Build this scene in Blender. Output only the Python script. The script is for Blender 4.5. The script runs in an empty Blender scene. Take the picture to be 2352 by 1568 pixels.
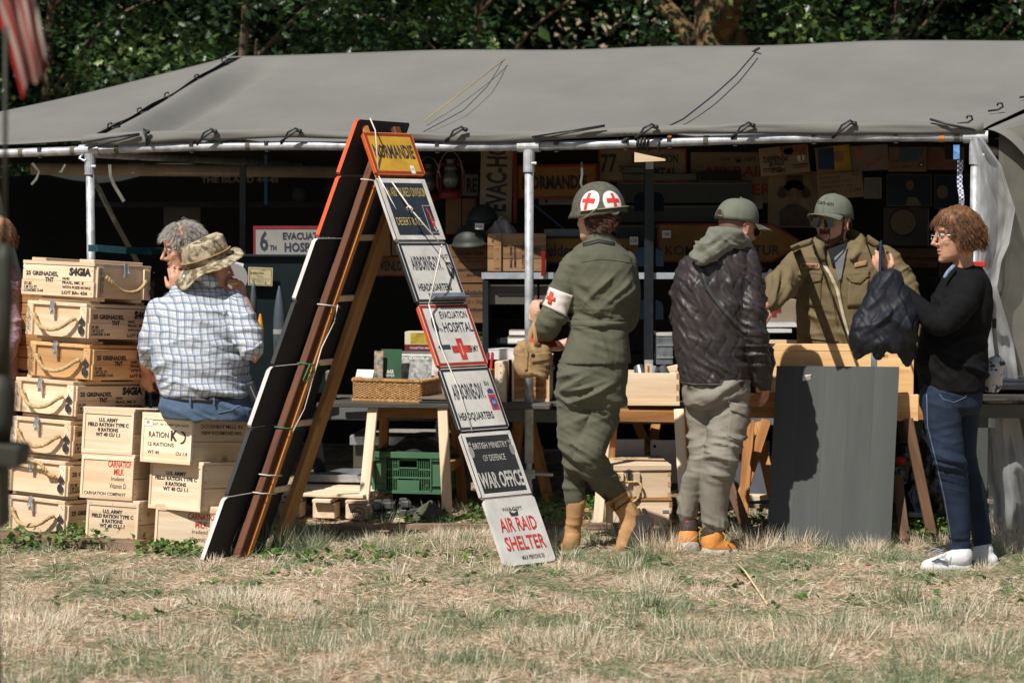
import bpy, bmesh, math, random
import numpy as np
from mathutils import Vector, Matrix, noise as mnoise
# ------------------------------------------------------------------ camera, sky, sun, exposure
S = bpy.context.scene
C = S.collection
F_PX, CAM_Y, CAM_Z = 4900.0, -10.0, 1.55
PITCH = math.atan(274 / 4900)
cam_data = bpy.data.cameras.new('camera')
cam_data.lens = 75.0
cam_data.sensor_width = 36.0
cam_data.clip_start = 0.1
cam_data.clip_end = 2000
cam_data.dof.use_dof = True
cam_data.dof.focus_distance = 10.1
cam_data.dof.aperture_fstop = 3.2
cam = bpy.data.objects.new('camera', cam_data)
C.objects.link(cam)
cam.location = (0, CAM_Y, CAM_Z)
cam.rotation_euler = (math.pi / 2 - PITCH, 0, 0)
S.camera = cam
SUN_DIR = Vector((0.52, 0.72, -1.12)).normalized()      # the way the light travels
world = bpy.data.worlds.new('World')
S.world = world
world.use_nodes = True
wn = world.node_tree
sky = wn.nodes.new('ShaderNodeTexSky')
sky.sky_type = 'NISHITA'
sky.sun_disc = False
sky.sun_elevation = math.asin(-SUN_DIR.z)
sky.sun_rotation = math.atan2(-SUN_DIR.x, -SUN_DIR.y)
bgn = wn.nodes['Background']
wn.links.new(sky.outputs[0], bgn.inputs[0])
bgn.inputs[1].default_value = 0.05
sun_data = bpy.data.lights.new('sun', 'SUN')
sun_data.energy = 5.0
sun_data.angle = math.radians(0.53)
sun_data.color = (1.0, 0.945, 0.86)
sun = bpy.data.objects.new('sun', sun_data)
C.objects.link(sun)
sun.rotation_euler = SUN_DIR.to_track_quat('-Z', 'Y').to_euler()
S.view_settings.view_transform = 'Standard'
S.view_settings.look = 'None'
S.view_settings.exposure = 0.16
S.view_settings.gamma = 1.0
S.view_settings.use_curve_mapping = False
try:
 S.cycles.max_bounces = 6
 S.cycles.transparent_max_bounces = 12
 S.cycles.use_adaptive_sampling = True
except Exception:
 pass
random.seed(7)
rng = np.random.default_rng(7)
R = math.radians
SA, CA = math.sin(PITCH), math.cos(PITCH)
def P(px, py, Y):
 """point of the plane y = Y seen at (px, py) of a 2352 x 1568 picture"""
 a, b = (px - 1176) / F_PX, (784 - py) / F_PX
 d = Vector((a, CA + b * SA, -SA + b * CA))
 t = (Y - CAM_Y) / d.y
 return Vector((0, CAM_Y, CAM_Z)) + d * t
def PG(px, py, z=0.0):
 a, b = (px - 1176) / F_PX, (784 - py) / F_PX
 d = Vector((a, CA + b * SA, -SA + b * CA))
 t = (z - CAM_Z) / d.z
 return Vector((0, CAM_Y, CAM_Z)) + d * t
def sc(Y):
 return (Y - CAM_Y) / F_PX            # metres per picture pixel at depth Y
# ------------------------------------------------------------------ numpy value noise
_perm = rng.random(4096)
def _h(ix, iy, iz):
 return _perm[(ix * 73 + iy * 179 + iz * 283 + ((ix ^ (iy * 7)) & 1023) * 31) & 4095]
def vnoise(p):
 p = np.asarray(p, dtype=np.float64)
 i = np.floor(p).astype(np.int64)
 f = p - i
 f = f * f * (3 - 2 * f)
 x, y, z = i[:, 0], i[:, 1], i[:, 2]
 r = 0
 for dx in (0, 1):
  for dy in (0, 1):
   for dz in (0, 1):
    w = (f[:, 0] if dx else 1 - f[:, 0]) * (f[:, 1] if dy else 1 - f[:, 1]) * (f[:, 2] if dz else 1 - f[:, 2])
    r = r + w * _h(x + dx, y + dy, z + dz)
 return r
def fbm(p, o=3):
 r, a, s = 0, 0.5, 0
 p = np.asarray(p, dtype=np.float64)
 for k in range(o):
  r = r + a * vnoise(p * 2 ** k + 17.3 * k)
  s += a
  a *= 0.5
 return r / s
# ------------------------------------------------------------------ materials
MATS = {}
def _new(name):
 m = bpy.data.materials.new(name)
 m.use_nodes = True
 return m, m.node_tree, m.node_tree.nodes['Principled BSDF']
def _rgb(c):
 return (c[0], c[1], c[2], 1) if not isinstance(c, (int, float)) else (c, c, c, 1)
def mat(name, col, rough=0.7, var=0.25, scale=6.0, bump=0.0, bscale=60.0, metal=0.0, stretch=(1, 1, 1), col2=None,
  detail=5.0, spec=0.35, sheen=0.0, lo=0.35, hi=0.65, sss=0.0, dirt=0.0, dcol=(0.12, 0.09, 0.06), coat=0.0, bdist=0.004, rnd=0.0):
 if name in MATS:
  return MATS[name]
 m, nt, b = _new(name)
 N, L = nt.nodes, nt.links
 tc = N.new('ShaderNodeTexCoord')
 mp = N.new('ShaderNodeMapping')
 mp.inputs['Scale'].default_value = stretch
 L.new(tc.outputs['Object'], mp.inputs[0])
 oi = N.new('ShaderNodeObjectInfo')
 mo = N.new('ShaderNodeVectorMath'); mo.operation = 'SCALE'
 mo.inputs[0].default_value = (7.3, 3.1, 5.7)
 L.new(oi.outputs['Random'], mo.inputs['Scale'])
 L.new(mo.outputs[0], mp.inputs['Location'])
 n = N.new('ShaderNodeTexNoise')
 n.inputs['Scale'].default_value = scale
 n.inputs['Detail'].default_value = detail
 n.inputs['Roughness'].default_value = 0.62
 L.new(mp.outputs[0], n.inputs['Vector'])
 cr = N.new('ShaderNodeValToRGB')
 cr.color_ramp.elements[0].position = lo
 cr.color_ramp.elements[1].position = hi
 c = _rgb(col)
 c2 = _rgb(col2) if col2 is not None else tuple(x * (1 - var) for x in c[:3]) + (1,)
 cr.color_ramp.elements[0].color = c2
 cr.color_ramp.elements[1].color = c if col2 is not None else tuple(min(1, x * (1 + var * 0.4)) for x in c[:3]) + (1,)
 L.new(n.outputs[0], cr.inputs[0])
 last = cr.outputs[0]
 if dirt > 0:
  n2 = N.new('ShaderNodeTexNoise'); n2.inputs['Scale'].default_value = 3.3; n2.inputs['Detail'].default_value = 9; n2.inputs['Roughness'].default_value = 0.72
  L.new(mp.outputs[0], n2.inputs['Vector'])
  r2 = N.new('ShaderNodeMapRange'); r2.inputs[1].default_value = 0.5; r2.inputs[2].default_value = 0.75; r2.inputs[4].default_value = dirt
  L.new(n2.outputs[0], r2.inputs[0])
  mx = N.new('ShaderNodeMix'); mx.data_type = 'RGBA'
  L.new(r2.outputs[0], mx.inputs[0]); L.new(last, mx.inputs[6]); mx.inputs[7].default_value = _rgb(dcol)
  last = mx.outputs[2]
 if rnd > 0:
  hs = N.new('ShaderNodeHueSaturation')
  r3 = N.new('ShaderNodeMapRange'); r3.inputs[3].default_value = 1 - rnd; r3.inputs[4].default_value = 1 + rnd * 0.5
  L.new(oi.outputs['Random'], r3.inputs[0]); L.new(r3.outputs[0], hs.inputs['Value']); L.new(last, hs.inputs['Color'])
  last = hs.outputs[0]
 L.new(last, b.inputs['Base Color'])
 b.inputs['Roughness'].default_value = rough
 b.inputs['Metallic'].default_value = metal
 b.inputs['Specular IOR Level'].default_value = spec
 b.inputs['Sheen Weight'].default_value = sheen
 b.inputs['Coat Weight'].default_value = coat
 if sss:
  b.inputs['Subsurface Weight'].default_value = sss
  b.inputs['Subsurface Radius'].default_value = (0.012, 0.005, 0.003)
  b.inputs['Subsurface Scale'].default_value = 1.0
 if bump:
  nb = N.new('ShaderNodeTexNoise'); nb.inputs['Scale'].default_value = bscale; nb.inputs['Detail'].default_value = 5
  L.new(mp.outputs[0], nb.inputs['Vector'])
  bp = N.new('ShaderNodeBump'); bp.inputs['Strength'].default_value = bump; bp.inputs['Distance'].default_value = bdist
  L.new(nb.outputs[0], bp.inputs['Height']); L.new(bp.outputs[0], b.inputs['Normal'])
 MATS[name] = m
 return m
def wood(name, col, dark, axis=0, gs=22, rough=0.65, knots=True, rnd=0.20, bump=0.35):
 """timber with grain running along local axis (0 x, 1 y, 2 z)"""
 if name in MATS:
  return MATS[name]
 m, nt, b = _new(name)
 N, L = nt.nodes, nt.links
 tc = N.new('ShaderNodeTexCoord')
 oi = N.new('ShaderNodeObjectInfo')
 mo = N.new('ShaderNodeVectorMath'); mo.operation = 'SCALE'; mo.inputs[0].default_value = (9.3, 13.1, 5.7)
 L.new(oi.outputs['Random'], mo.inputs['Scale'])
 mp = N.new('ShaderNodeMapping')
 s = [1, 1, 1]; s[axis] = 0.07
 mp.inputs['Scale'].default_value = s
 L.new(tc.outputs['Object'], mp.inputs[0]); L.new(mo.outputs[0], mp.inputs['Location'])
 w = N.new('ShaderNodeTexNoise'); w.inputs['Scale'].default_value = gs; w.inputs['Detail'].default_value = 7; w.inputs['Roughness'].default_value = 0.6
 w.inputs['Distortion'].default_value = 0.8
 L.new(mp.outputs[0], w.inputs['Vector'])
 n1 = N.new('ShaderNodeTexNoise'); n1.inputs['Scale'].default_value = 3.0; n1.inputs['Detail'].default_value = 3
 L.new(mp.outputs[0], n1.inputs['Vector'])
 cr = N.new('ShaderNodeValToRGB')
 cr.color_ramp.elements[0].position = 0.36; cr.color_ramp.elements[0].color = _rgb(dark)
 cr.color_ramp.elements[1].position = 0.60; cr.color_ramp.elements[1].color = _rgb(col)
 L.new(w.outputs[0], cr.inputs[0])
 mx = N.new('ShaderNodeMix'); mx.data_type = 'RGBA'; mx.blend_type = 'MULTIPLY'; mx.inputs[0].default_value = 0.55
 c2 = N.new('ShaderNodeValToRGB'); c2.color_ramp.elements[0].color = (0.72, 0.62, 0.5, 1); c2.color_ramp.elements[1].color = (1, 1, 1, 1)
 c2.color_ramp.elements[0].position = 0.35; c2.color_ramp.elements[1].position = 0.6
 L.new(n1.outputs[0], c2.inputs[0]); L.new(cr.outputs[0], mx.inputs[6]); L.new(c2.outputs[0], mx.inputs[7])
 last = mx.outputs[2]
 if knots:
  ms = N.new('ShaderNodeMapping'); s2 = [1, 1, 1]; s2[axis] = 0.55; ms.inputs['Scale'].default_value = s2
  L.new(tc.outputs['Object'], ms.inputs[0]); L.new(mo.outputs[0], ms.inputs['Location'])
  vo = N.new('ShaderNodeTexVoronoi'); vo.inputs['Scale'].default_value = 5.5
  L.new(ms.outputs[0], vo.inputs['Vector'])
  mr = N.new('ShaderNodeMapRange'); mr.inputs[1].default_value = 0.05; mr.inputs[2].default_value = 0.115; mr.inputs[3].default_value = 0.75; mr.inputs[4].default_value = 0
  L.new(vo.outputs['Distance'], mr.inputs[0])
  m3 = N.new('ShaderNodeMix'); m3.data_type = 'RGBA'; m3.inputs[7].default_value = _rgb([x * 0.33 for x in dark])
  L.new(mr.outputs[0], m3.inputs[0]); L.new(last, m3.inputs[6])
  last = m3.outputs[2]
 hs = N.new('ShaderNodeHueSaturation')
 r3 = N.new('ShaderNodeMapRange'); r3.inputs[3].default_value = 1 - rnd; r3.inputs[4].default_value = 1 + rnd * 0.6
 L.new(oi.outputs['Random'], r3.inputs[0]); L.new(r3.outputs[0], hs.inputs['Value']); L.new(last, hs.inputs['Color'])
 L.new(hs.outputs[0], b.inputs['Base Color'])
 b.inputs['Roughness'].default_value = rough
 b.inputs['Specular IOR Level'].default_value = 0.3
 bp = N.new('ShaderNodeBump'); bp.inputs['Strength'].default_value = bump; bp.inputs['Distance'].default_value = 0.002
 L.new(w.outputs[0], bp.inputs['Height']); L.new(bp.outputs[0], b.inputs['Normal'])
 MATS[name] = m
 return m
# ------------------------------------------------------------------ mesh builder
def frame_of(d, hint=None):
 d = Vector(d).normalized()
 h = Vector(hint) if hint is not None else (Vector((0, 0, 1)) if abs(d.z) < 0.9 else Vector((1, 0, 0)))
 x = h.cross(d)
 if x.length < 1e-5:
  x = Vector((0, 1, 0)).cross(d)
 x.normalize()
 y = d.cross(x).normalized()
 return x, y, d
class MB:
 def __init__(self):
  self.v, self.f, self.mi = [], [], []
  self.m = 0
 def add(self, vs, fs):
  o = len(self.v)
  self.v.extend([tuple(x) for x in vs])
  for f in fs:
   self.f.append(tuple(i + o for i in f)); self.mi.append(self.m)
  return self
 def box(self, c, s, rot=None, taper=None):
  """centre c, full size s, rot = Matrix 3x3 or z angle; taper scales the top"""
  hx, hy, hz = s[0] / 2, s[1] / 2, s[2] / 2
  t = taper or (1, 1)
  vs = [Vector((x, y, z)) for z in (-hz, hz) for y in (-hy, hy) for x in (-hx, hx)]
  for k in range(4, 8):
   vs[k].x *= t[0]; vs[k].y *= t[1]
  if rot is not None:
   M = Matrix.Rotation(rot, 3, 'Z') if isinstance(rot, (int, float)) else rot
   vs = [M @ v for v in vs]
  c = Vector(c)
  return self.add([v + c for v in vs], [(0, 2, 3, 1), (4, 5, 7, 6), (0, 1, 5, 4), (1, 3, 7, 5), (3, 2, 6, 7), (2, 0, 4, 6)])
 def bar(self, a, b, w, h, hint=(0, 0, 1)):
  """rectangular beam from a to b, w across, h along hint"""
  a, b = Vector(a), Vector(b)
  x, y, d = frame_of(b - a, hint)
  vs = []
  for p in (a, b):
   for sx, sy in ((-1, -1), (1, -1), (1, 1), (-1, 1)):
    vs.append(p + x * (sx * w / 2) + y * (sy * h / 2))
  return self.add(vs, [(0, 3, 2, 1), (4, 5, 6, 7), (0, 1, 5, 4), (1, 2, 6, 5), (2, 3, 7, 6), (3, 0, 4, 7)])
 def tube(self, pts, r, n=10, flat=1.0, hint=None, caps=True, closed=False):
  pts = [Vector(p) for p in pts]
  rs = list(r) if hasattr(r, '__len__') else [r] * len(pts)
  rings = []
  prev = None
  for i, p in enumerate(pts):
   if closed:
    d = pts[(i + 1) % len(pts)] - pts[i - 1]
   elif i == 0: d = pts[1] - p
   elif i == len(pts) - 1: d = p - pts[i - 1]
   else: d = (pts[i + 1] - p).normalized() + (p - pts[i - 1]).normalized()
   if d.length < 1e-7: d = Vector((0, 0, 1))
   x, y, d = frame_of(d, hint if prev is None else prev)
   prev = y
   if hint is not None: prev = hint
   fl = flat[i] if hasattr(flat, '__len__') else flat
   rings.append([p + x * (rs[i] * math.cos(t)) + y * (rs[i] * fl * math.sin(t)) for t in [2 * math.pi * k / n for k in range(n)]])
  vs = [v for g in rings for v in g]
  fs = []
  m = len(rings)
  for i in range(m if closed else m - 1):
   j = (i + 1) % m
   for k in range(n):
    a, b2 = i * n + k, i * n + (k + 1) % n
    fs.append((a, b2, j * n + (k + 1) % n, j * n + k))
  if caps and not closed:
   fs.append(tuple(range(n - 1, -1, -1)))
   fs.append(tuple(range((m - 1) * n, m * n)))
  return self.add(vs, fs)
 def lathe(self, prof, c=(0, 0, 0), n=20, rot=None, sx=1, sy=1):
  """prof = [(radius, z)...]"""
  c = Vector(c)
  vs, fs = [], []
  for r, z in prof:
   for k in range(n):
    t = 2 * math.pi * k / n
    v = Vector((r * math.cos(t) * sx, r * math.sin(t) * sy, z))
    if rot is not None: v = rot @ v
    vs.append(v + c)
  for i in range(len(prof) - 1):
   for k in range(n):
    fs.append((i * n + k, i * n + (k + 1) % n, (i + 1) * n + (k + 1) % n, (i + 1) * n + k))
  fs.append(tuple(range(n - 1, -1, -1)))
  fs.append(tuple(range((len(prof) - 1) * n, len(prof) * n)))
  return self.add(vs, fs)
 def ball(self, c, r, n=14, m=10, rot=None):
  rr = Vector((r, r, r)) if isinstance(r, (int, float)) else Vector(r)
  c = Vector(c)
  vs, fs = [], []
  for i in range(m + 1):
   ph = math.pi * (0.02 + 0.96 * i / m)
   for k in range(n):
    t = 2 * math.pi * k / n
    v = Vector((rr.x * math.sin(ph) * math.cos(t), rr.y * math.sin(ph) * math.sin(t), -rr.z * math.cos(ph)))
    if rot is not None: v = rot @ v
    vs.append(v + c)
  for i in range(m):
   for k in range(n):
    fs.append((i * n + k, i * n + (k + 1) % n, (i + 1) * n + (k + 1) % n, (i + 1) * n + k))
  fs.append(tuple(range(n - 1, -1, -1)))
  fs.append(tuple(range(m * n, (m + 1) * n)))
  return self.add(vs, fs)
 def prism(self, poly, z0, z1, M=None):
  """closed outline in xy extruded in z; M is a 4x4 applied after"""
  n = len(poly)
  vs = [Vector((x, y, z0)) for x, y in poly] + [Vector((x, y, z1)) for x, y in poly]
  if M is not None: vs = [M @ v for v in vs]
  return self.add(vs, [tuple(range(n - 1, -1, -1)), tuple(range(n, 2 * n))] + [(i, (i + 1) % n, n + (i + 1) % n, n + i) for i in range(n)])
 def grid(self, fn, nu, nv, thick=0.0):
  vs = [Vector(fn(u / nu, v / nv)) for v in range(nv + 1) for u in range(nu + 1)]
  fs = [(v * (nu + 1) + u, v * (nu + 1) + u + 1, (v + 1) * (nu + 1) + u + 1, (v + 1) * (nu + 1) + u) for v in range(nv) for u in range(nu)]
  if thick:
   o = len(vs)
   nr = []
   W = nu + 1
   for v in range(nv + 1):
    for u in range(nu + 1):
     a = vs[v * W + min(u + 1, nu)] - vs[v * W + max(u - 1, 0)]
     b = vs[min(v + 1, nv) * W + u] - vs[max(v - 1, 0) * W + u]
     q = a.cross(b)
     nr.append(q.normalized() if q.length > 1e-9 else Vector((0, 0, 1)))
   vs = vs + [p - q * thick for p, q in zip(vs, nr)]
   fs = fs + [tuple(i + o for i in reversed(f)) for f in fs]
   ring = [u for u in range(W)] + [v * W + nu for v in range(1, nv + 1)] + [nv * W + u for u in range(nu - 1, -1, -1)] + [v * W for v in range(nv - 1, 0, -1)]
   for i in range(len(ring)):
    a, b = ring[i], ring[(i + 1) % len(ring)]
    fs.append((b, a, a + o, b + o))
  return self.add(vs, fs)
 def mesh(self, name='m'):
  me = bpy.data.meshes.new(name)
  me.from_pydata(self.v, [], self.f)
  return me
 def build(self, name, material, parent=None, smooth=False, bevel=0.0, label=None, kind=None, weld=False):
  me = self.mesh(name)
  ms = material if isinstance(material, (list, tuple)) else [material]
  for m in ms: me.materials.append(m)
  if len(ms) > 1:
   me.polygons.foreach_set('material_index', self.mi)
  if smooth: me.shade_smooth()
  me.update()
  o = bpy.data.objects.new(name, me)
  C.objects.link(o)
  if parent is not None: o.parent = parent
  if bevel:
   bv = o.modifiers.new('bevel', 'BEVEL'); bv.width = bevel; bv.segments = 1; bv.limit_method = 'ANGLE'; bv.angle_limit = R(40)
  if label: o['label'] = label
  if kind: o['kind'] = kind
  return o
def tag(o, label, cat, group=None):
 o['label'] = label; o['category'] = cat
 if group: o['group'] = group
 return o
def thing(name, label, cat, loc=(0, 0, 0), rot=0, group=None):
 o = bpy.data.objects.new(name, None)
 C.objects.link(o)
 o.empty_display_size = 0.1
 o.location = loc
 o.rotation_euler = (0, 0, rot) if isinstance(rot, (int, float)) else rot
 return tag(o, label, cat, group)
def copy_tree(o, parent=None):
 c = o.copy(); C.objects.link(c); c.parent = parent
 for ch in list(o.children): copy_tree(ch, c)
 return c
def link_mesh(name, me, material, parent=None):
 me.materials.clear() if False else None
 if material is not None and len(me.materials) == 0:
  for m in (material if isinstance(material, (list, tuple)) else [material]): me.materials.append(m)
 o = bpy.data.objects.new(name, me); C.objects.link(o)
 if parent is not None: o.parent = parent
 return o
# ------------------------------------------------------------------ print: words as flat meshes
_TXT = {}
def text_geo(s, bold=0.0):
 k = (s, bold)
 if k in _TXT: return _TXT[k]
 cu = bpy.data.curves.new('t', 'FONT')
 cu.body = s; cu.offset = bold; cu.resolution_u = 2; cu.fill_mode = 'FRONT'
 ob = bpy.data.objects.new('t', cu)
 me = ob.to_mesh()
 v = np.array([tuple(x.co)[:2] for x in me.vertices]) if len(me.vertices) else np.zeros((0, 2))
 f = [tuple(p.vertices) for p in me.polygons]
 ob.to_mesh_clear()
 bpy.data.objects.remove(ob); bpy.data.curves.remove(cu)
 _TXT[k] = (v, f)
 return _TXT[k]
def words(mb, M, items, wob=0.0):
 """items: (text, x, y, cap height, width or None, bold, align) on the xy plane of M; print lies at z = 0"""
 for it in items:
  s, x, y, h = it[:4]
  w = it[4] if len(it) > 4 else None
  bold = it[5] if len(it) > 5 else 0.01
  al = it[6] if len(it) > 6 else 'c'
  v, f = text_geo(s, bold)
  if len(v) == 0: continue
  mn, mx = v.min(0), v.max(0)
  cap = 0.70
  sy = h / cap
  sx = (w / (mx[0] - mn[0])) if w else sy
  ww = (mx[0] - mn[0]) * sx
  ox = {'c': x - ww / 2, 'l': x, 'r': x - ww}[al]
  vs = [M @ Vector((ox + (a - mn[0]) * sx, y + b * sy, 0)) for a, b in v]
  mb.add(vs, f)
 return mb
def flat_poly(mb, M, pts):
 vs = [M @ Vector((x, y, 0)) for x, y in pts]
 mb.add(vs, [tuple(range(len(vs)))])
def disc(mb, M, x, y, rx, ry=None, n=20, a0=0, a1=2 * math.pi):
 ry = rx if ry is None else ry
 flat_poly(mb, M, [(x + rx * math.cos(a0 + (a1 - a0) * k / n), y + ry * math.sin(a0 + (a1 - a0) * k / n)) for k in range(n if abs(a1 - a0 - 2 * math.pi) < 1e-6 else n + 1)])
def rect(mb, M, x0, y0, x1, y1):
 flat_poly(mb, M, [(x0, y0), (x1, y0), (x1, y1), (x0, y1)])
def outline(mb, M, x0, y0, x1, y1, t):
 rect(mb, M, x0, y0, x1, y0 + t); rect(mb, M, x0, y1 - t, x1, y1); rect(mb, M, x0, y0 + t, x0 + t, y1 - t); rect(mb, M, x1 - t, y0 + t, x1, y1 - t)
def cross(mb, M, x, y, s, t):
 flat_poly(mb, M, [(x - t, y - s), (x + t, y - s), (x + t, y - t), (x + s, y - t), (x + s, y + t), (x + t, y + t), (x + t, y + s), (x - t, y + s), (x - t, y + t), (x - s, y + t), (x - s, y - t), (x - t, y - t)])
def plane_M(o, xdir, ydir, lift=0.0012):
 x = Vector(xdir).normalized(); y = Vector(ydir); y = (y - x * y.dot(x)).normalized(); z = x.cross(y)
 o = Vector(o) + z * lift
 return Matrix(((x.x, y.x, z.x, o.x), (x.y, y.y, z.y, o.y), (x.z, y.z, z.z, o.z), (0, 0, 0, 1)))
# ------------------------------------------------------------------ one skin over many shapes
def fuse(mb, voxel, smooth=2, sf=0.5, name='m'):
 me = mb.mesh(name)
 ob = bpy.data.objects.new('tmp', me); C.objects.link(ob)
 r = ob.modifiers.new('r', 'REMESH'); r.mode = 'VOXEL'; r.voxel_size = voxel; r.adaptivity = 0
 if smooth:
  s = ob.modifiers.new('s', 'SMOOTH'); s.iterations = smooth; s.factor = sf
 dg = bpy.context.evaluated_depsgraph_get()
 out = bpy.data.meshes.new_from_object(ob.evaluated_get(dg))
 bpy.data.objects.remove(ob); bpy.data.meshes.remove(me)
 out.name = name
 out.shade_smooth()
 return out
def get_co(me):
 a = np.empty(len(me.vertices) * 3); me.vertices.foreach_get('co', a); return a.reshape(-1, 3)
def set_co(me, a):
 me.vertices.foreach_set('co', a.ravel()); me.update()
def get_no(me):
 a = np.empty(len(me.vertices) * 3); me.vertices.foreach_get('normal', a); return a.reshape(-1, 3)
def folds(me, specs):
 """cloth folds: each spec = dict(ax=direction across the folds, f=folds per metre, g=along frequency, a=height, c=centre, r=radius, seed)"""
 co, no = get_co(me), get_no(me)
 d = (fbm(co * 40, 2) - .5) * .0014 if specs else np.zeros(len(co))
 for s in specs:
  ax = np.array(s['ax'], float); ax /= np.linalg.norm(ax)
  al = co @ ax
  per = co - al[:, None] * ax
  g = s.get('g', 3.0)
  sd = s.get('seed', 0) * 11.7
  warp = (fbm(co * s.get('wf', 3.0) + sd, 2) - 0.5) * s.get('w', 0.8)
  q = per * g * .8 + ax * (al * s['f'] * .95 + warp * 2.2)[:, None] + sd
  n = vnoise(q)
  n2 = vnoise(q * 1.9 + 5.1)
  rid = (1 - np.abs(2 * n - 1)) ** s.get('sharp', 2.8) * 1.1 + (1 - np.abs(2 * n2 - 1)) ** 2.2 * 0.40 - 0.50
  w = np.clip((fbm(co * 7 + sd + 3, 2) - .36) * 4.5, .25, 1.15)
  if 'c' in s:
   c = np.array(s['c'], float); r = s['r']
   r = np.array(r if hasattr(r, '__len__') else (r, r, r), float)
   w = w * np.exp(-(((co - c) / r) ** 2).sum(1))
  n3 = vnoise(per * g * 1.7 + ax * (al * s['f'] * 2.0 + warp * 4)[:, None] + sd + 9)
  d += (rid * 1.5 + ((1 - np.abs(2 * n3 - 1)) ** 3 - .3) * .42) * w * s['a']
 set_co(me, co + no * d[:, None])
def paint_faces(me, fn):
 """fn(centres Nx3) -> material index array"""
 a = np.empty(len(me.polygons) * 3); me.polygons.foreach_get('center', a); a = a.reshape(-1, 3)
 me.polygons.foreach_set('material_index', np.asarray(fn(a), dtype=np.int32)); me.update()
# ------------------------------------------------------------------ palette
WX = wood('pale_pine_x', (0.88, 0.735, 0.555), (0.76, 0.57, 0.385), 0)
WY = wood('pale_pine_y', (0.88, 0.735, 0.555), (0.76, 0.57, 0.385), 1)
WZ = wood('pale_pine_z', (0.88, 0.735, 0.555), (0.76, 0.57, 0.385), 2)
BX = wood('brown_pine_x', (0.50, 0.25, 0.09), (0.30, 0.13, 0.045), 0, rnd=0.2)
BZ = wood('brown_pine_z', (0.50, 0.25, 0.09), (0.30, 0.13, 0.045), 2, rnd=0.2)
GW = wood('grey_weathered_wood', (0.27, 0.24, 0.20), (0.12, 0.10, 0.085), 0, knots=False)
INK = mat('stencil_ink', (0.035, 0.033, 0.035), 0.8, var=0.5, scale=40, lo=0.3, hi=0.6)
RED_INK = mat('red_stencil_ink', (0.55, 0.05, 0.03), 0.8, var=0.3, scale=40)
BLACK = mat('black_paint', (0.02, 0.02, 0.022), 0.6, var=0.3, scale=9, bump=0.2)
STEEL = mat('zinc_plated_steel', (0.55, 0.60, 0.66), 0.35, var=0.3, scale=30, metal=0.75)
GALV = mat('galvanised_pipe', (0.50, 0.52, 0.55), 0.5, var=0.38, scale=15, metal=0.3, bump=0.15, bscale=90, dirt=0.45, dcol=(0.16, 0.15, 0.14))
ROPE = mat('jute_rope', (0.56, 0.40, 0.20), 0.9, var=0.35, scale=60, bump=0.5, bscale=220)
PAPER = mat('white_paper', (0.72, 0.70, 0.68), 0.8, var=0.06)
# ------------------------------------------------------------------ ground
xs = np.unique(np.concatenate([np.linspace(-4.5, 4.5, 190), np.array([-700, -300, -120, -60, -30, -18, -12, -8, -6, 6, 8, 12, 18, 30, 60, 120, 300, 700])]))
ys = np.unique(np.concatenate([np.linspace(-4.2, 3.0, 150), np.array([-700, -200, -80, -40, -20, -12, -9, -7, -5.5, 4, 5, 7, 9, 12, 16, 22, 30, 45, 70, 120, 300, 900])]))
def ground_z(x, y):
 x = np.asarray(x, float); y = np.asarray(y, float)
 p = np.stack([x, y, 0 * x], -1).reshape(-1, 3)
 z = (fbm(p * 1.3, 2) - 0.5) * 0.05 + (fbm(p * 7, 3) - 0.5) * 0.028
 near = np.clip((4.6 - np.abs(x.ravel())) / 1.0, 0, 1) * np.clip((3.2 - y.ravel()) / 0.6, 0, 1)
 z = z * near
 z = z - 0.012
 z = z + np.clip((y.ravel() - 30) / 60, 0, 1) * 16.0
 return z
gx, gy = np.meshgrid(xs, ys)
gz = ground_z(gx.ravel(), gy.ravel())
W_ = len(xs)
gv = np.stack([gx.ravel(), gy.ravel(), gz], -1)
gf = [(j * W_ + i, j * W_ + i + 1, (j + 1) * W_ + i + 1, (j + 1) * W_ + i) for j in range(len(ys) - 1) for i in range(W_ - 1)]
def ground_mat():
 m, nt, b = _new('dry_meadow')
 N, L = nt.nodes, nt.links
 tc = N.new('ShaderNodeTexCoord')
 def ramp(scale, p0, c0, p1, c1, det=8, st=(1, 1, 1)):
  mp = N.new('ShaderNodeMapping'); mp.inputs['Scale'].default_value = st
  L.new(tc.outputs['Object'], mp.inputs[0])
  n = N.new('ShaderNodeTexNoise'); n.inputs['Scale'].default_value = scale; n.inputs['Detail'].default_value = det; n.inputs['Roughness'].default_value = 0.7
  L.new(mp.outputs[0], n.inputs['Vector'])
  r = N.new('ShaderNodeValToRGB'); r.color_ramp.elements[0].position = p0; r.color_ramp.elements[1].position = p1
  r.color_ramp.elements[0].color = _rgb(c0); r.color_ramp.elements[1].color = _rgb(c1)
  L.new(n.outputs[0], r.inputs[0])
  return r, n
 a, n0 = ramp(38, 0.40, (0.17, 0.11, 0.07), 0.63, (0.64, 0.50, 0.36))
 g, _ = ramp(50, 0.35, (0.05, 0.07, 0.03), 0.65, (0.19, 0.22, 0.11))
 k, _ = ramp(2.3, 0.48, 0.0, 0.58, 0.85, 6)
 mx = N.new('ShaderNodeMix'); mx.data_type = 'RGBA'
 L.new(k.outputs[0], mx.inputs[0]); L.new(a.outputs[0], mx.inputs[6]); L.new(g.outputs[0], mx.inputs[7])
 L.new(mx.outputs[2], b.inputs['Base Color'])
 b.inputs['Roughness'].default_value = 0.95; b.inputs['Specular IOR Level'].default_value = 0.1
 bp = N.new('ShaderNodeBump'); bp.inputs['Strength'].default_value = 0.8; bp.inputs['Distance'].default_value = 0.01
 L.new(n0.outputs[0], bp.inputs['Height']); L.new(bp.outputs[0], b.inputs['Normal'])
 return m
gm = bpy.data.meshes.new('ground')
gm.from_pydata(gv.tolist(), [], gf)
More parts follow.
